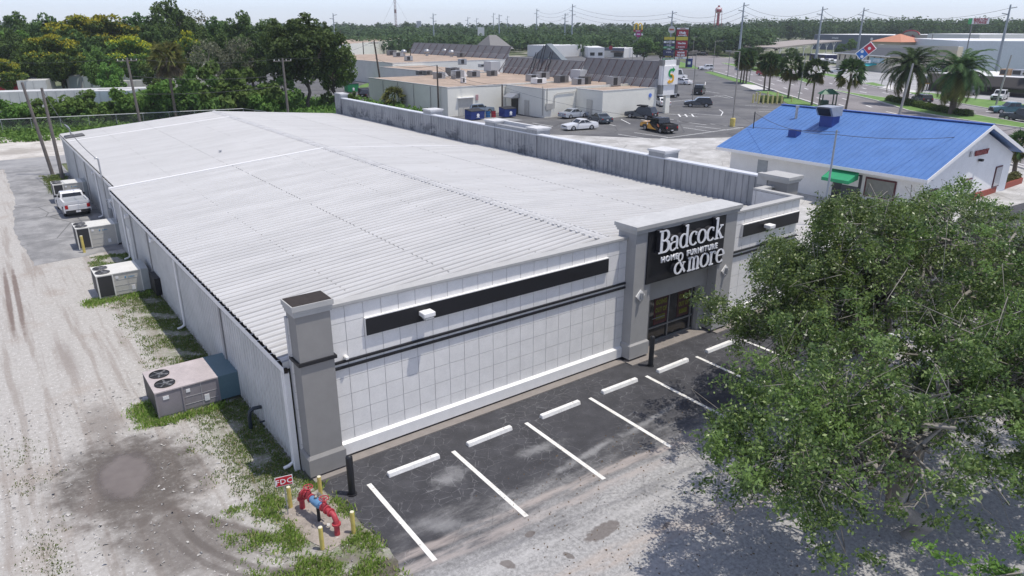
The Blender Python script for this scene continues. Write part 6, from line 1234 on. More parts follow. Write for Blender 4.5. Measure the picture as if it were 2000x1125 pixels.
def limb(mb, a, b, r0, r1, rg, kink=.12, n=4, mi=0):
    a = Vector(a); b = Vector(b); L = (b-a).length; pts = [a]
    for k in range(1, n): pts.append(a.lerp(b, k/n)+Vector(rg.normal(size=3))*L*kink*.3)
    pts.append(b); mb.tube(pts, [r0+(r1-r0)*k/n for k in range(n+1)], 6, mi); return pts
def tree_proto(name, H, Rr, leaf, seed, nclump=46, per=110, lsz=.28, crown0=.3, bark=BARKD, top2=None, cr=.2, squash=.8, cat='tree', trunk_r=None):
    rg = np.random.default_rng(seed); o = thing(name, (0, 0, 0), '', cat); zc = H*(crown0+1)/2; rz = H*(1-crown0)/2
    C = []
    while len(C) < nclump:
        v = rg.normal(size=3); v /= np.linalg.norm(v); q = rg.uniform(.25, 1)**.45
        wob_ = 1+.22*math.sin(3*math.atan2(v[1], v[0])+seed)+.15*math.sin(5*v[2]*2+seed*2)
        c = np.array([v[0]*Rr*q*wob_*.86, v[1]*Rr*q*wob_*.86, zc+v[2]*rz*q*.88])
        if c[2] > H*crown0*.8: C.append(c)
    C = np.array(C); m = MB(); tr = trunk_r or H*.022
    limb(m, (0, 0, -.2), (0, 0, H*.42), tr, tr*.7, rg); limb(m, (0, 0, H*.42), (rg.normal()*.3, rg.normal()*.3, H*.8), tr*.7, tr*.25, rg)
    for c in C[::3]: z0 = min(H*.6, max(H*.2, c[2]*.6)); limb(m, (0, 0, z0), c*np.array([.9, .9, .97]), tr*.4, tr*.08, rg)
    m.build('trunk', bark, o, local=True)
    P_ = []; out = []
    for c in C:
        rr = Rr*cr*rg.uniform(.75, 1.35); v = rg.normal(size=(per, 3)); v /= np.linalg.norm(v, axis=1)[:, None]; v *= rg.uniform(.35, 1, (per, 1))**.5; v[:, 2] *= squash
        P_.append(c+v*rr); out.append(v)
    P_ = np.concatenate(P_); out = np.concatenate(out); V = leafquads(P_, lsz, rg, .35, .6, out)
    idx = None; mats = leaf
    if top2 is not None:
        mats = [leaf, top2]; nz = out[:, 2]+rg.normal(size=len(out))*.25+(P_[:, 2]-zc)/rz*.5; idx = (nz > .42).astype(int)
    npmesh('crown', V, mats, o, 4, idx); return o
def hide_proto(o): pass
NP = 0
protos = {
 'dark': tree_proto('broadleaf_tree', 15, 7, L_DARK, 1, 70, 120, .34), 'dark2': tree_proto('broadleaf_tree', 16, 6.2, L_DARK, 2, 64, 120, .34, .25), 'mid': tree_proto('broadleaf_tree', 13, 6.2, L_MID, 3, 60, 120, .32, .2),
 'yellow': tree_proto('flowering_tree', 12, 6.2, L_MID, 4, 66, 130, .3, .25, top2=L_YEL, squash=.6), 'light': tree_proto('broadleaf_tree', 11, 5.2, L_LIGHT, 5, 50, 120, .3, .15), 'grey': tree_proto('bare_branched_tree', 11, 4.5, L_GREY, 6, 40, 60, .2, .25, bark=mt('pale_bark', (.25, .23, .2), .9)),
 'street': tree_proto('street_tree', 8, 4.2, L_DARK, 8, 40, 90, .26, .25), 'bush': tree_proto('bush', 4.6, 3.6, L_LIGHT, 9, 44, 110, .24, .0, cat='bush', squash=.9), 'bush2': tree_proto('bush', 4.2, 3.3, L_MID, 10, 40, 110, .24, .0, cat='bush')}
def putt(kind, q, ty, label, w_=None, group=None, cat=None, z0=0, dx=0):
    """q: pixel of the trunk foot on the ground; ty: pixel row of the crown top"""
    p = at(q[0], q[1]) if len(q) == 2 else (lambda v: Vector((v.x, v.y, 0)))(atD(q[0], q[1], q[2])); pr = protos[kind]
    H0 = {'dark': 15, 'dark2': 16, 'mid': 13, 'yellow': 12, 'light': 11, 'grey': 11, 'street': 8, 'bush': 4.6, 'bush2': 4.2, 'pine': 15}[kind]
    h = hgt(p, ty)/H0; sxy = (w_ or 1.)*h
    return place(pr, p, label, random.uniform(0, 6.28), (sxy, sxy, h), cat, group)
TG = 'trees beyond the store roof'
# big tree in front of the rear road end
putt('dark2', (606, 219), 22, 'big dark broadleaf tree standing alone at the right end of the tree mass', .98, TG); putt('dark2', (560, 214), 34, 'dark tree touching the left side of the big lone tree', .62, TG); putt('mid', (655, 213), 60, 'lower leafy tree at the right foot of the big dark tree', .62, TG)
putt('dark2', (644, 208), 40, 'dark tree just behind the big lone tree', .45, TG)
# left woodland, back to front
for a in [('dark', (-40, 40, 230), 22, 'dark tree far left on the skyline'), ('dark2', (30, 40, 235), 20, 'dark rounded tree second along the skyline from the left'), ('dark', (95, 40, 225), 28, 'dark tree third along the skyline from the left'), ('dark2', (262, 40, 200), 22, 'dark tree right of the yellow flowering crown on the skyline'), ('dark', (322, -5, 190), -2, 'tallest dark tree reaching the top edge of the photo', .8), ('grey', (372, 20, 195), 10, 'bare greyish tree beside the tallest one'), ('dark2', (420, 30, 185), 30, 'dark tree right of the bare greyish one'), ('dark', (478, 25, 180), 24, 'broad dark tree left of the big lone tree'), ('dark2', (525, 40, 165), 34, 'dark tree between the broad dark tree and the big lone one'),
          ('dark', (365, 60, 175), 40, 'dark tree above the fan palm'), ('dark2', (300, 60, 172), 52, 'dark tree left of the tall narrow yellow tree'), ('dark', (435, 70, 160), 60, 'dark tree low behind the olive bushes', .8), ('dark', (150, 60, 185), 60, 'dark tree under the large yellow flowering crown'), ('dark2', (10, 60, 185), 55, 'dark tree at the left edge above the red trailer'), ('dark', (500, 80, 150), 78, 'dark tree whose crown fills the gap left of the big lone tree', .8)]:
    putt(*a[:4], w_=a[4] if len(a) > 4 else .85, group=TG)
for a in [('yellow', (150, 60, 195), 24, 'yellow flowering tree left on the skyline'), ('yellow', (212, 60, 193), 24, 'yellow flowering tree right on the skyline'), ('yellow', (105, 60, 165), 62, 'large yellow green flowering tree above the white trailers'), ('yellow', (255, 60, 160), 66, 'yellow flowering tree left of the fan palm'), ('yellow', (364, 60, 168), 56, 'small bright yellow tree right of the fan palm', .45), ('yellow', (5, 100, 160), 112, 'yellow tinged tree at the left edge beside the trailers', .8), ('mid', (60, 80, 165), 82, 'mid green tree left of the large yellow one', .8), ('light', (22, 50, 190), 54, 'pale green tree at the upper left'), ('mid', (185, 90, 160), 92, 'mid green tree in the middle of the woodland', .8), ('light', (210, 120, 150), 118, 'light green tree behind the bare branches', .8), ('mid', (310, 90, 150), 100, 'mid green tree behind the fan palm'), ('grey', (405, 80, 150), 70, 'grey green thin tree behind the olive bushes'), ('grey', (468, 60, 150), 66, 'second grey green thin tree behind the olive bushes'),
          ('dark', (120, 120, 170), 118, 'dark tree directly behind the white trailers'), ('dark2', (190, 130, 168), 126, 'dark tree behind the refrigerated trailer'), ('dark', (40, 120, 172), 112, 'dark tree behind the red trailer', .8)]:
    putt(*a[:4], w_=a[4] if len(a) > 4 else .9, group=TG)
BG = 'bushes along the chain link fence'
for a in [('bush', (20, 225, 119), 188, 'light bush left of the two grey poles'), ('bush', (70, 222, 120), 190, 'light bush between the two grey poles'), ('bush', (118, 218, 120), 184, 'bush right of the second grey pole'), ('bush', (170, 215, 120), 172, 'bright upright bush in front of the trailers'), ('bush', (245, 215, 118), 166, 'bright bush at the foot of the crossarm pole'), ('bush2', (210, 215, 118), 198, 'low bush left of the crossarm pole'), ('bush2', (150, 215, 117), 204, 'low dark bush under the bright upright bush'), ('bush', (300, 205, 118), 160, 'bush below the fan palm on its left'), ('bush2', (335, 205, 118), 172, 'dark bush below the fan palm'), ('bush', (352, 200, 120), 150, 'light bush right of the fan palm trunk'), ('bush2', (390, 200, 118), 130, 'olive bush left of the wide olive one', .75), ('bush2', (435, 200, 120), 118, 'wide olive green bush', .85), ('bush2', (478, 200, 120), 132, 'olive bush next to the thin pole'), ('bush', (515, 200, 119), 165, 'light vine covered bush behind the ridge of the roof'), ('bush2', (545, 205, 121), 150, 'green bush left of the big tree trunk'), ('bush2', (270, 215, 116), 200, 'low bush right of the crossarm pole'), ('bush', (690, 205), 176, 'small bush above the end of the grey parapet', .6), ('bush2', (640, 212), 178, 'bush at the foot of the big tree beside the parapet', .7)]:
    putt(*a[:4], w_=a[4] if len(a) > 4 else .95, group=BG, cat='bush')
# ---- palms
def fronds(rg, n, L, droop, width, base, elev0, elev1, nl=26, dead=0.):
    V = []; idx = []
    for k in range(n):
        az = rg.uniform(0, 2*math.pi); el = math.radians(rg.uniform(elev0, elev1)); dd = np.array([math.cos(az), math.sin(az)]); p = np.array(base, float); st = L*rg.uniform(.85, 1.1)/nl; e = el
        side = np.array([-dd[1], dd[0], 0])
        for j in range(nl):
            q = p+np.array([dd[0]*math.cos(e), dd[1]*math.cos(e), math.sin(e)])*st; t = j/nl
            w_ = width*math.sin(math.pi*min(1, .12+t*.88))**.6
            for s in (-1, 1):
                tip = q+side*s*w_+np.array([dd[0]*math.cos(e), dd[1]*math.cos(e), math.sin(e)])*w_*.7+np.array([0, 0, -w_*.35*rg.uniform(.5, 1.4)])
                V.append([p, (p+q)/2, tip, tip]); V[-1] = [p, q, tip, tip*.98+p*.02]; idx.append(1 if el < math.radians(dead) else 0)
            V.append([p-side*.02, p+side*.02, q+side*.015, q-side*.015]); idx.append(1 if el < math.radians(dead) else 0)
            p = q; e -= droop/nl*(.5+t)
    return np.array(V), np.array(idx)
def date_palm(name, H, seed):
    rg = np.random.default_rng(seed); o = thing(name, (0, 0, 0), '', 'palm tree'); m = MB(); m.tube([(0, 0, -.1), (.05, 0, H*.5), (0, 0, H)], [.5, .42, .46], 12); m.tube([(0, 0, H-.8), (0, 0, H+.1)], [.4, .62], 12)
    m.build('trunk', PALMB, o, local=True); V, i = fronds(rg, 110, 5.3, 1.8, .72, (0, 0, H), -40, 85, 24, -10); npmesh('fronds', V, [PALML, PALMO], o, 4, i); return o
def fan_palm(name, H, r, seed, mats=(PALML, PALMO)):
    rg = np.random.default_rng(seed); o = thing(name, (0, 0, 0), '', 'palm tree'); m = MB(); m.tube([(0, 0, -.1), (.1, .05, H*.5), (0, 0, H)], [.2, .16, .19], 8); m.build('trunk', PALMB, o, local=True)
    V = []; idx = []
    for k in range(46):
        az = rg.uniform(0, 6.283); el = rg.uniform(-1.15, 1.3); d = np.array([math.cos(az)*math.cos(el), math.sin(az)*math.cos(el), math.sin(el)]); c = np.array([0, 0, H])+d*r*.5; c[2] += r*.1
        a = np.cross(d, rg.normal(size=3)); a /= np.linalg.norm(a)
        for j in range(15):
            t = (j/14-.5)*2.3; dr = d*math.cos(t)+a*math.sin(t); tip = c+dr*r*.62*rg.uniform(.8, 1.1); tip[2] -= r*.16*rg.uniform(.4, 1.2); n_ = np.cross(dr, d+a*.3); n_ /= (np.linalg.norm(n_)+1e-6); V.append([c, c+dr*r*.3+n_*.05*r, tip, c+dr*r*.3-n_*.05*r]); idx.append(1 if el < -.5 else 0)
        V.append([np.array([0, 0, H])+a*.02, np.array([0, 0, H])-a*.02, c-a*.02, c+a*.02]); idx.append(1)
    npmesh('fronds', np.array(V), list(mats), o, 4, np.array(idx)); return o
dp = date_palm('date_palm', 6.0, 3)
def putp(pr, q, ty, hp, r, label, group=None, s=None):
    p = at(*q); h = hgt(p, ty); k = s or h/(hp+r); return place(pr, p, label, random.uniform(0, 6), k, 'palm tree', group)
putp(dp, (1766, 204), 86, 6.0, 3.6, 'large date palm with drooping brown fronds behind the leaning concrete pole', 'date palms on the road median'); putp(dp, (1858, 224), 90, 6., 3.6, 'large dark green date palm growing from the clipped hedge', 'date palms on the road median')
fp = fan_palm('fan_palm', 5.8, 2.5, 5); fp2 = fan_palm('fan_palm', 5.3, 2.7, 6)
for a in [(fp, (1585, 206), 118, 'fan palm just left of the grey green kiosk'), (fp, (1651, 217), 118, 'fan palm right of the kiosk behind the blue roof'), (fp2, (1539, 191), 106, 'fan palm left of the thin street pole'), (fp2, (1502, 177), 102, 'right one of the crossing pair of fan palms'), (fp, (1492, 177), 104, 'left one of the crossing pair of fan palms'), (fp, (1446, 161), 97, 'leftmost trunk of the tight palm group at the verge'), (fp2, (1451, 163), 94, 'middle trunk of the tight palm group at the verge'), (fp, (1457, 163), 98, 'right trunk of the tight palm group at the verge'), (fp, (1373, 95), 57, 'far fan palm right of the pylon sign'), (fp, (2008, 190), 130, 'palm cut by the right edge of the photo'), (fp2, (1900, 112), 74, 'small far palm behind the date palm crowns')]:
    putp(a[0], a[1], a[2], 6, 1.9, a[3], 'fan palms along the road')
big = fan_palm('fan_palm', 7.8, 2.3, 9, (PALMO, PALMD)); p = atD(334, 165, 113); p.z = 0; place(big, p, 'shaggy fan palm with pale dead skirt above the bushes at the left', 1, hgt(p, 80)/10.0, 'palm tree')
p = at(770, 214); place(fan_palm('fan_palm', 2.2, 2.7, 12, (PALMO, PALML)), p, 'bushy yellow green palm in front of the cream wall', 1, hgt(p, 168)/4.9, 'palm tree')
p = at(1985, 352); place(fan_palm('fan_palm', 2.6, 1.4, 13), p+Vector((.4, .4, 0)), 'small dark palm at the right end of the brick planter', 1, 1.1, 'palm tree')
# yellow areca palm between store and oak
rg = np.random.default_rng(31); o = thing('areca_palm', (26.9, -2.2, 0), 'bright yellow green palm beside the right corner of the store', 'palm tree'); V, i = fronds(rg, 26, 2.6, 1.5, .38, (0, 0, 1.3), 25, 85, 20); npmesh('fronds', V, [leafmat('areca_leaf', (.3, .36, .04), (.45, .5, .1)), PALMO], o, 4, i*0)
m = MB(); [m.tube([(x, y, -.1), (x*.5, y*.5, 1.35)], .05, 6) for x, y in ((.15, 0), (-.1, .12), (0, -.15))]; m.build('stems', PALMB, o, local=True)
# ---- street trees in the middle distance
SGp = 'trees around the shopping streets'
def dl(a): putt(*a[:4], w_=a[4] if len(a) > 4 else 1.0, group=SGp)
for a in [('street', (1255, 122), 73, 'round dark oak beside the dark pole light behind the mansard', 1.25), ('street', (1290, 120), 88, 'smaller leafy tree left of the pylon sign', .9), ('street', (1228, 108), 84, 'tree behind the restaurant with the dark red emblem'), ('dark', (1152, 88), 48, 'tall wide dark tree on the skyline behind the restaurant', .95), ('street', (1120, 98), 72, 'tree right of the shorter transmission pole', 1.2), ('street', (1080, 100), 68, 'tree behind the teal gable on its right', 1.1), ('street', (1035, 92), 66, 'tree behind the brown shop', 1.1), ('street', (1012, 84), 62, 'leafy tree by the cream warehouse', 1.), ('mid', (1062, 80), 50, 'mid green tree on the skyline above the teal gable', .8),
          ('street', (640, 170), 132, 'tree at the kerb of the service road', .6), ('street', (702, 121), 112, 'small round tree against the long cream wall', .7), ('street', (1165, 108), 98, 'small tree in front of the white restaurant', .5), ('street', (1545, 122), 92, 'round tree under the long canopy roof', 1.1), ('light', (1660, 104), 74, 'light green tree between the canopy and the orange roof', .9), ('street', (1640, 118), 84, 'leafy tree left of the office roof', .9), ('street', (1812, 138), 95, 'dark tree left of the leaning pole behind the date palms', 1.), ('street', (1775, 80), 73, 'low tree before the department store', 1.4), ('street', (1920, 120), 86, 'dark tree over the white restaurant roof, left', 1.2), ('street', (1945, 122), 92, 'dark tree over the white restaurant roof, middle', 1.2), ('street', (1985, 125), 92, 'dark tree over the white restaurant roof, right', 1.3), ('street', (2010, 130), 94, 'dark tree at the right edge above the restaurant', 1.2),
          ('street', (1400, 112), 88, 'tree between the road and the far shops', 1.1), ('street', (1425, 108), 84, 'tree behind the traffic lights', 1.1), ('street', (1448, 120), 92, 'bushy tree behind the palm group', 1.2), ('street', (1480, 112), 90, 'tree right behind the palm group', 1.1), ('street', (1515, 104), 84, 'tree at the left end of the long canopy', 1.1), ('dark', (1420, 85), 56, 'dark tree below the tallest transmission pole', .8), ('dark', (1385, 84), 56, 'dark tree below the water tower', .8), ('mid', (1470, 84), 60, 'mid green tree left of the white roofed house', .8), ('dark', (1500, 84), 58, 'dark tree behind the two small houses', .8), ('dark', (1540, 84), 62, 'dark tree behind the left end of the canopy', .7), ('street', (1295, 84), 62, 'tree behind the navy sign panels', 1.3), ('street', (1325, 80), 60, 'tree behind the red sign panels', 1.3),
          ('street', (905, 96), 72, 'tree left of the grey pyramid roof', 1.1), ('street', (870, 94), 68, 'tree behind the turbine vents', 1.2), ('street', (845, 92), 74, 'low tree at the foot of the tall pole', 1.2), ('street', (780, 90), 62, 'tree behind the long cream wall, right of the mast', 1.3), ('street', (745, 88), 60, 'tree behind the long cream wall, left of the mast', 1.3), ('street', (715, 84), 60, 'tree behind the long cream wall near its left end', 1.3), ('dark', (795, 78), 42, 'dark tree on the skyline right of the radio mast', .8), ('dark', (740, 74), 44, 'dark tree on the skyline left of the radio mast', .7), ('dark', (875, 76), 46, 'dark tree on the skyline above the turbine vents', .8), ('dark', (690, 76), 46, 'dark tree on the skyline right of the big lone tree', .7), ('street', (955, 86), 64, 'tree behind the grey pyramid roof', 1.2)]: dl(a)
# shrubs: island, hedge
def hedge(name, pts, w_, h, leaf, label, cat='hedge', seed=1, dens=260):
    rg = np.random.default_rng(seed); P_ = []
    for a, b in zip(pts, pts[1:]):
        a = np.array(a[:2]); b = np.array(b[:2]); L = np.linalg.norm(b-a); n_ = int(L*dens*max(1, h)); t = rg.uniform(0, 1, n_); d = (b-a)/L; s = np.array([-d[1], d[0]]); th = rg.uniform(-.1, math.pi+.1, n_); q = rg.uniform(.75, 1.05, n_)+.08*np.sin(t*L*2.1); P_.append(np.stack([a[0]+(b-a)[0]*t+s[0]*np.cos(th)*w_/2*q, a[1]+(b-a)[1]*t+s[1]*np.cos(th)*w_/2*q, np.clip(np.abs(np.sin(th))**.6*h*q, 0, 9)], 1))
    P_ = np.concatenate(P_); o = thing(name, (0, 0, 0), label, cat); c = P_.mean(axis=0); o.location = (c[0], c[1], 0); P_[:, :2] -= c[:2]
    npmesh('foliage', leafquads(P_, .11, rg, .3, .6), leaf, o); m = MB()
    for a, b in zip(pts, pts[1:]):
        a = Vector((*a[:2], 0)); b = Vector((*b[:2], 0)); d = (b-a).normalized(); s = Vector((-d.y, d.x, 0))*w_*.34; m.loft([[a-s, a+s, a+s*.8+Vector((0, 0, h*.72)), a-s*.8+Vector((0, 0, h*.72))], [b-s, b+s, b+s*.8+Vector((0, 0, h*.72)), b-s*.8+Vector((0, 0, h*.72))]])
    m.build('woody_core', mt('hedge_core', (.03, .045, .015), .95), o); return o
hp_ = [at(*q) for q in [(1735, 197.5), (1775, 206), (1812, 214.5), (1850, 222), (1895, 229)]]; hedge('clipped_hedge', hp_, 1.6, 1.05, L_MID, 'long clipped green hedge on the road median below the date palms', dens=330)
hedge('clipped_hedge', [at(1528, 149), at(1547, 152)], 1.5, .9, L_MID, 'short round hedge on the far median', seed=2); hedge('clipped_hedge', [at(1465, 137), at(1520, 144)], 1.2, .7, L_MID, 'low hedge on the narrow median behind the palm group', seed=4, dens=200)
hedge('planted_bush', [at(1485, 199), at(1528, 200)], 4, 1.1, L_LIGHT, 'green planting inside the ring of yellow bollards', 'bush', seed=3)
hedge('planted_bush', [pl0+nn*.45, pl1+nn*.45], .7, 1.0, L_OLIVE, 'yellowish shrubs growing in the brick planter', 'bush', 5)
# weeds behind the fence as one mass
def scatter(name, P_, size, mat, label, cat, kind='stuff', h=None, asp=.5, up=.3, seed=1):
    rg = np.random.default_rng(seed); o = npmesh(name, leafquads(P_, size, rg, up, asp), mat); return tag(o, label, cat, kind=kind)
rg = np.random.default_rng(40); n_ = 26000; u = rg.uniform(0, 1, n_); v = rg.uniform(0, 1, n_); f0_, f1_ = np.array(f0), np.array(f1); base = f0_[None]+(f1_-f0_)[None]*u[:, None]; base[:, 0] += 0; base[:, 1] += -9+v*16; base[:, 2] = rg.uniform(0, 1, n_)**2*(.5+1.5*np.clip(v-.4, 0, 1)); keep = (rg.uniform(size=n_) < .55+.45*np.sin(u*40+v*6)) | (v > .4)
scatter('weeds', base[keep], .22, L_LIGHT, 'low green weeds in front of and behind the chain link fence', 'weeds')
n_ = 16000; P_ = np.stack([rg.uniform(22, 52, n_), rg.uniform(80, 112, n_), rg.uniform(0, 1, n_)**2*1.2], 1); scatter('vines', P_, .3, L_LIGHT, 'bright green ground vines behind the store under the big tree', 'vines')
# ---- far woods out to the horizon, one mass
def woods(name, spans, mat, label, seed, per=46, lsz=1.5):
    rg = np.random.default_rng(seed); P_ = []; S_ = []
    for (x0, x1, D0, D1, n_, h0, h1) in spans:
        for k in range(n_):
            px = rg.uniform(x0, x1); D = rg.uniform(D0, D1); p = atD(px, 60, D); h = rg.uniform(h0, h1); r = rg.uniform(4.5, 8); v = rg.normal(size=(per, 3)); v /= np.linalg.norm(v, axis=1)[:, None]; v *= rg.uniform(.5, 1, (per, 1))
            c = np.array([p.x, p.y, h*.62]); P_.append(c+v*np.array([r, r, h*.42])); S_.append(v)
    P_ = np.concatenate(P_); o = npmesh(name, leafquads(P_, lsz, rg, .3, .8, np.concatenate(S_)), mat); return tag(o, label, 'woods', kind='stuff')
woods('far_woods', [(600, 1500, 470, 640, 420, 8, 12.5), (1450, 2150, 560, 800, 620, 13, 18.5), (1250, 1500, 350, 480, 150, 8, 12), (990, 1300, 340, 460, 130, 6, 9.5), (640, 990, 330, 450, 90, 6, 9.5)], L_BLUE, 'continuous dark green woods filling the middle distance', 50, 120, .85)
woods('horizon_woods', [(-200, 2200, 700, 1000, 560, 9, 14.5), (-200, 2200, 1100, 1900, 620, 12, 17)], L_BLUE, 'thin line of woods along the horizon', 51, 50, 1.9)
# ================================================================ the live oaks by the store lot
OUT = [(1350,577),(1393,570),(1426,590),(1492,588),(1462,545),(1474,518),(1520,455),(1563,486),(1592,462),(1600,421),(1590,389),(1631,376),(1659,380),(1723,392),(1766,392),(1794,400),(1795,385),(1823,367),(1876,350),(1908,364),(1905,392),(1969,408),(2010,418),(2300,420),(2300,900),(2000,972),(1969,998),(1947,1028),(1928,1059),(1898,1036),(1871,1047),(1818,1028),(1796,1078),(1777,1036),(1747,1021),(1700,1035),(1730,1140),(1614,1140),(1561,1100),(1516,1062),(1456,1040),(1414,1028),(1391,964),(1366,958),(1376,932),(1429,908),(1373,886),(1357,838),(1388,815),(1425,806),(1441,783),(1418,734),(1378,706),(1366,688),(1396,660),(1371,606)]
def inside(x, y):
    c = False
    for (a, b), (d, e) in zip(OUT, OUT[1:]+OUT[:1]):
        if (b > y) != (e > y) and x < (d-a)*(y-b)/(e-b)+a: c = not c
    return c
def oak(base, fork, r0, seed, vols, nC, label, per=150):
    rg = np.random.default_rng(seed); o = thing('live_oak', base, label, 'tree', 'live oaks at the edge of the store lot'); B = Vector(base); C = []; tries = 0
    while len(C) < nC and tries < 60000:
        tries += 1; (cx, cy, cz, rx, ry, rz_) = vols[rg.integers(len(vols))]; v = rg.normal(size=3); v /= np.linalg.norm(v); q = rg.uniform(.1, 1)**.42; p = Vector((cx+v[0]*rx*q, cy+v[1]*ry*q, cz+v[2]*rz_*q))
        if p.z < 1.6: continue
        x, y = proj(p)
        if not inside(x, y): continue
        if any(abs(x-fx_) < 22 and -45 < y-fy_ < 45 and (p-CAM).length < (Vector(fork)-CAM).length+.3 and rg.uniform() < .9 for fx_, fy_ in ((1730, 600), (1903, 600))): continue
        if y > 900 and rg.uniform() < (y-900)/520+.2: continue
        if 1060 > y > 800 and 1640 < x < 1990 and rg.uniform() < .68: continue
        C.append(p)
    m = MB(); F_ = Vector(fork); main = limb(m, B-Vector((0, 0, .2)), F_, r0, r0*.8, rg, .2, 5)
    ctr = sum(C, Vector())/len(C); K = 9; hubs = []
    for k in range(K):
        c = C[rg.integers(len(C))]; t = F_.lerp(c, .55); t.z = max(t.z, F_.z+.3)+.3; hubs.append(t); limb(m, F_, t, r0*.45, r0*.2, rg, .6, 7)
    m.build('trunk', BARK, o); m = MB(); sub_ = []
    for h in hubs:
        near = sorted(C, key=lambda c: (c-h).length)[3:40:7]
        for c in near: e = h.lerp(c, .75)+Vector(rg.normal(size=3))*.15; sub_.append(e); limb(m, h, e, r0*.24, r0*.09, rg, .8, 7)
    for c in C[::3]:
        b = min(sub_, key=lambda s_: (s_-c).length); 
        if (b-c).length < 3.4: limb(m, b, c, .016, .005, rg, .9, 6)
    m.build('branches', mt('grey_brown_twig', (.25, .235, .21), .9, .2, 3), o)
    P_ = []
    Ca = np.array([tuple(c) for c in C])
    for c in Ca:
        # twigs with leaves strung along them
        nt = 9
        for j in range(nt):
            d = rg.normal(size=3); d[2] = d[2]*.55+.12; d /= np.linalg.norm(d); L = rg.uniform(.22, .6); k = per//nt; t = rg.uniform(.15, 1, (k, 1)); P_.append(c+d*L*t+rg.normal(size=(k, 3))*.075-np.array([0, 0, .12])*t*t)
    P_ = np.concatenate(P_); V = leafquads(P_, .055, rg, .3, .5)
    V -= np.array([B.x, B.y, B.z]); npmesh('crown', V, L_OAK, o); return o
oak((17.6, -9.0, 0), (17.0, -9.0, 3.6), .27, 61, [(17, -8.6, 5.7, 5.6, 4.8, 3.0), (14.8, -5.9, 4.6, 4.2, 3.6, 1.7), (16.8, -7.2, 6.6, 3, 3, 1.9)], 540, 'live oak nearest the store door, its trunk forking in the middle of the green crown')
oak((21.6, -11.2, 0), (20.9, -11.0, 4.2), .26, 62, [(20.6, -10, 6.3, 6, 5.2, 3.2), (25.5, -8.5, 5.8, 5, 5, 3.2)], 460, 'live oak at the far right with its fork above the other crowns')
oak((12.6, -12.8, 0), (12.2, -12.6, 3.0), .24, 63, [(12.4, -12.2, 4.6, 5.4, 3.8, 2.2), (8.2, -11.4, 4.0, 3.2, 2.6, 1.6), (9.3, -13.4, 3.6, 3.2, 2.6, 1.7)], 360, 'live oak nearest the camera, drooping over the worn lane')
oak((19., -15.2, 0), (18.6, -15.0, 3.6), .24, 64, [(18, -14.8, 5.2, 6, 4, 2.4), (14.5, -14.5, 4.6, 4, 3, 2.0)], 380, 'live oak cut by the right edge of the photo')
# young tree whose light sprigs reach in at the lower right corner
rg = np.random.default_rng(90); yt = thing('young_oak', (9.6, -18.6, 0), 'light green leafy sprigs reaching in at the lower right corner of the photo', 'tree'); m = MB(); top_ = Vector((9.3, -18.2, 3.4)); limb(m, (9.6, -18.6, -.2), top_, .11, .06, rg, .2, 5); P_ = []
for (qa, qb, za, zb) in (((2060, 1165), (1790, 1062), 3.6, 4.6), ((2060, 1165), (1850, 1128), 3.4, 4.2), ((2080, 1150), (1990, 1050), 4.0, 4.9), ((2070, 1180), (1930, 1095), 3.5, 4.4)):
    a_2, b_2 = at(*qa, za), at(*qb, zb); m.tube([top_, a_2], [.05, .03], 6); pts = limb(m, a_2, b_2, .022, .006, rg, .25, 6)
    for t in np.linspace(.15, 1, 46): c = a_2.lerp(b_2, t); P_.append(np.array(c)+rg.normal(size=(7, 3))*.075)
m.build('trunk', BARK, yt); V = leafquads(np.concatenate(P_), .055, rg, .3, .45); V -= np.array([9.6, -18.6, 0]); npmesh('crown', V, L_LIGHT, yt)
# ================================================================ weeds and grass by the side wall (real blades)
def tufts(name, cents, per, hgt_, rad, mat, label, seed):
    rg = np.random.default_rng(seed); cents = np.array(cents); n_ = len(cents)*per; c = np.repeat(cents, per, axis=0); b = np.zeros((n_, 3)); b[:, :2] = c[:, :2]+rg.normal(size=(n_, 2))*rad; s = np.repeat(rg.uniform(.5, 1.3, len(cents)), per); h = hgt_*s*rg.uniform(.4, 1, n_)
    a = rg.uniform(0, 6.283, n_); lean = rg.uniform(.1, .9, n_)*h; w_ = .012+.01*rg.uniform(size=n_); d = np.stack([np.cos(a), np.sin(a), 0*a], 1); s2 = np.stack([-np.sin(a), np.cos(a), 0*a], 1); mid = b+d*lean[:, None]*.35; mid[:, 2] += h*.6; tip = b+d*lean[:, None]; tip[:, 2] += h*.85
    V = np.stack([b-s2*w_[:, None], b+s2*w_[:, None], mid+s2*w_[:, None]*.8, tip], 1); o = npmesh(name, V, mat); return tag(o, label, 'grass', kind='stuff')
rg = np.random.default_rng(70)
def patchy(n_, x0, x1, y0, y1, f): 
    out = []
    while len(out) < n_:
        x, y = rg.uniform(x0, x1), rg.uniform(y0, y1)
        if rg.uniform() < f(x, y): out.append((x, y))
    return out
def nz(x, y, s=1.): return .5+.25*math.sin(x*2.3*s+1.1*math.sin(y*1.7*s))+.25*math.sin(y*1.9*s+x*1.3*s+2)
def fwall(x, y): e = (x+2.6)/2.9; return max(0, min(1, e))**1.5*(nz(x, y, 1.3) > (.42 if x < -1 else .18))*(0 if (-2.7 < x < .3 and (6.0 < y < 8.2 or 20.7 < y < 22.7)) else 1)
c1 = patchy(4200, -2.9, .22, -.6, 26, fwall)
c2 = patchy(820, -2.6, .8, -6.0, -.6, lambda x, y: (1 if nz(x, y, 1.9) > .5 else .05)*(0 if (-.85 < x < .45 and -3.8 < y < -1.3) else 1)*(1 if x < .62+.05*y*-1 else 0)*(1 if x > -2.0-y*-.0 else .3)*(1 if y > -5.4+abs(x)*.25 else .2))
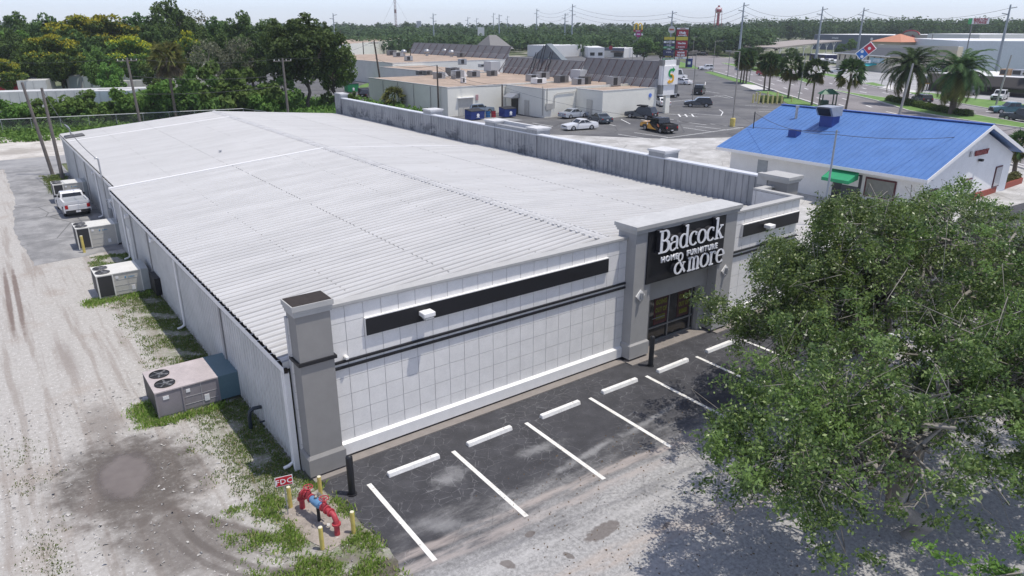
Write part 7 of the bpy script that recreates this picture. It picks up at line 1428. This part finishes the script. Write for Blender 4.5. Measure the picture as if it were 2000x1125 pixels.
c3 = [(-2.8+rg.normal()*.28, 6.3+rg.uniform(-.5, 1.4)) for _ in range(230)]+[(rg.uniform(-2.7, -.4), 5.85+rg.normal()*.13) for _ in range(150)]+[(-2.75+rg.normal()*.2, 20.6+rg.normal()*.3) for _ in range(110)]+[(rg.uniform(-2.5, 0), 20.4+rg.normal()*.3) for _ in range(160)]
tufts('grass', c1, 8, .075, .08, GRSD, 'thin dark weeds growing along the foot of the side wall', 71)
tufts('grass', c2, 11, .13, .09, GRS, 'bright green grass tufts round the red pipe assembly', 72); tufts('grass', c3, 10, .17, .09, GRS, 'taller green grass at the feet of the air conditioners', 73)
c4 = patchy(520, -11, -7.0, -8, 34, lambda x, y: (nz(x, y, .9) > .5)*min(1, max(0, (-6.9-x)/1.2)))+[(-6.6+rg.normal()*.3, yy_+rg.normal()*.5) for yy_ in (4.2, 1.0, -.4, .2, 6.5) for _ in range(30)]
tufts('grass', c4, 6, .06, .12, GRSD, 'scattered weeds at the left side of the gravel drive', 74)
c5 = patchy(420, -1.6, .2, 50.5, 60, lambda x, y: 1); tufts('grass', c5, 14, .2, .12, GRSD, 'rough grass on the little island at the foot of the grey poles', 75)
c6 = patchy(900, -1.9, .9, 23.5, 29.2, lambda x, y: (nz(x, y, 1.5) > .45)*(0 if (x > -1 and 24.5 < y < 27) else 1)); tufts('grass', c6, 8, .09, .1, GRSD, 'weedy edge between the gravel and the grey asphalt', 76)
# pebbles and litter
rgp = np.random.default_rng(80); n_ = 1300; P_ = np.zeros((n_, 3)); P_[:, 0] = rgp.uniform(-7.5, .3, n_); P_[:, 1] = rgp.uniform(-6, 10, n_); P_ = P_[(P_[:, 0] < .35) & (np.hypot((P_[:, 0]+4.22)/.95, (P_[:, 1]-3.15)/1.8) > 1)]
V = []
for c in P_:
    s = rgp.uniform(.012, .04); q = rgp.normal(size=(4, 3))*s; q[:, 2] = np.abs(q[:, 2])*.7; V += [[c+q[0], c+q[1], c+q[2], c+q[3]], [c+q[0]*[1, 1, 0], c+q[2], c+q[1]*[-1, 1, 1], c+q[3]]]
tag(npmesh('loose_stones', np.array(V), mt('pebble', (.52, .5, .47), .9, .3, 4)), 'loose pale stones scattered over the dirt', 'stones', kind='stuff')
# leaf litter and dropped twigs under the oaks
P_ = np.stack([rgp.uniform(4, 22, 1500), rgp.uniform(-13, -4, 1500), np.full(1500, .01)], 1); scatter('fallen_leaves', P_, .035, mt('dry_leaf', (.12, .08, .04), .9), 'dry fallen leaves on the worn lane under the oaks', 'leaves', up=.95, seed=82)
# loose far cars in the dealer lot behind the restaurant
cw = thing('parked_car', (0, 0, 0), '', 'car'); m = MB(); m.loft([[(x, -.9, z) for x, z in ((-2.2, .3), (2.2, .3), (2.25, .8), (1.2, .95), (.5, 1.45), (-1.5, 1.45), (-2.2, 1.0))], [(x, .9, z) for x, z in ((-2.2, .3), (2.2, .3), (2.25, .8), (1.2, .95), (.5, 1.45), (-1.5, 1.45), (-2.2, 1.0))]]); m.build('body', WHT, cw, local=True); m = MB(); m.box(-1.3, -.93, .95, .45, .93, 1.35); m.build('windows', CGL, cw, local=True)
m = MB(); [m.tube([(x, -.92, .33), (x, .92, .33)], .33, 8) for x in (-1.35, 1.35)]; m.build('wheels', TYRE, cw, local=True)
r_ = random.Random(9)
for k in range(34):
    px = r_.uniform(1182, 1212); py = r_.uniform(76, 93); px = 1197+(px-1197)*(.5+.5*(py-76)/17); place(cw, at(px, py), 'one of the pale cars packed in the distant lot behind the white restaurant', r_.uniform(0, 3), group='pale cars in the distant lot')
for px, py, l in ((1352, 92, 'pale car parked before the tan shop, left'), (1360, 93, 'pale car parked before the tan shop, right'), (1600, 121, 'white car by the canopy kiosk'), (1628, 124, 'white car left of the office'), (1618, 122, 'pale car between the kiosk and the office')): place(cw, at(px, py), l, 1)
hz = MB(); hz.box(-1400, -700, -1.2, 2400, 2400, 60); ho = hz.build('haze', [bpy.data.materials.new('haze')]); tag(ho, 'pale haze filling the air', 'haze', kind='stuff')
hm = ho.data.materials[0]; hm.use_nodes = True; t = hm.node_tree; t.nodes.clear(); mo = t.nodes.new('ShaderNodeOutputMaterial'); pv = t.nodes.new('ShaderNodeVolumePrincipled'); pv.inputs['Color'].default_value = (.86, .93, 1, 1); pv.inputs['Density'].default_value = .0002; pv.inputs['Anisotropy'].default_value = .2; t.links.new(pv.outputs[0], mo.inputs['Volume'])
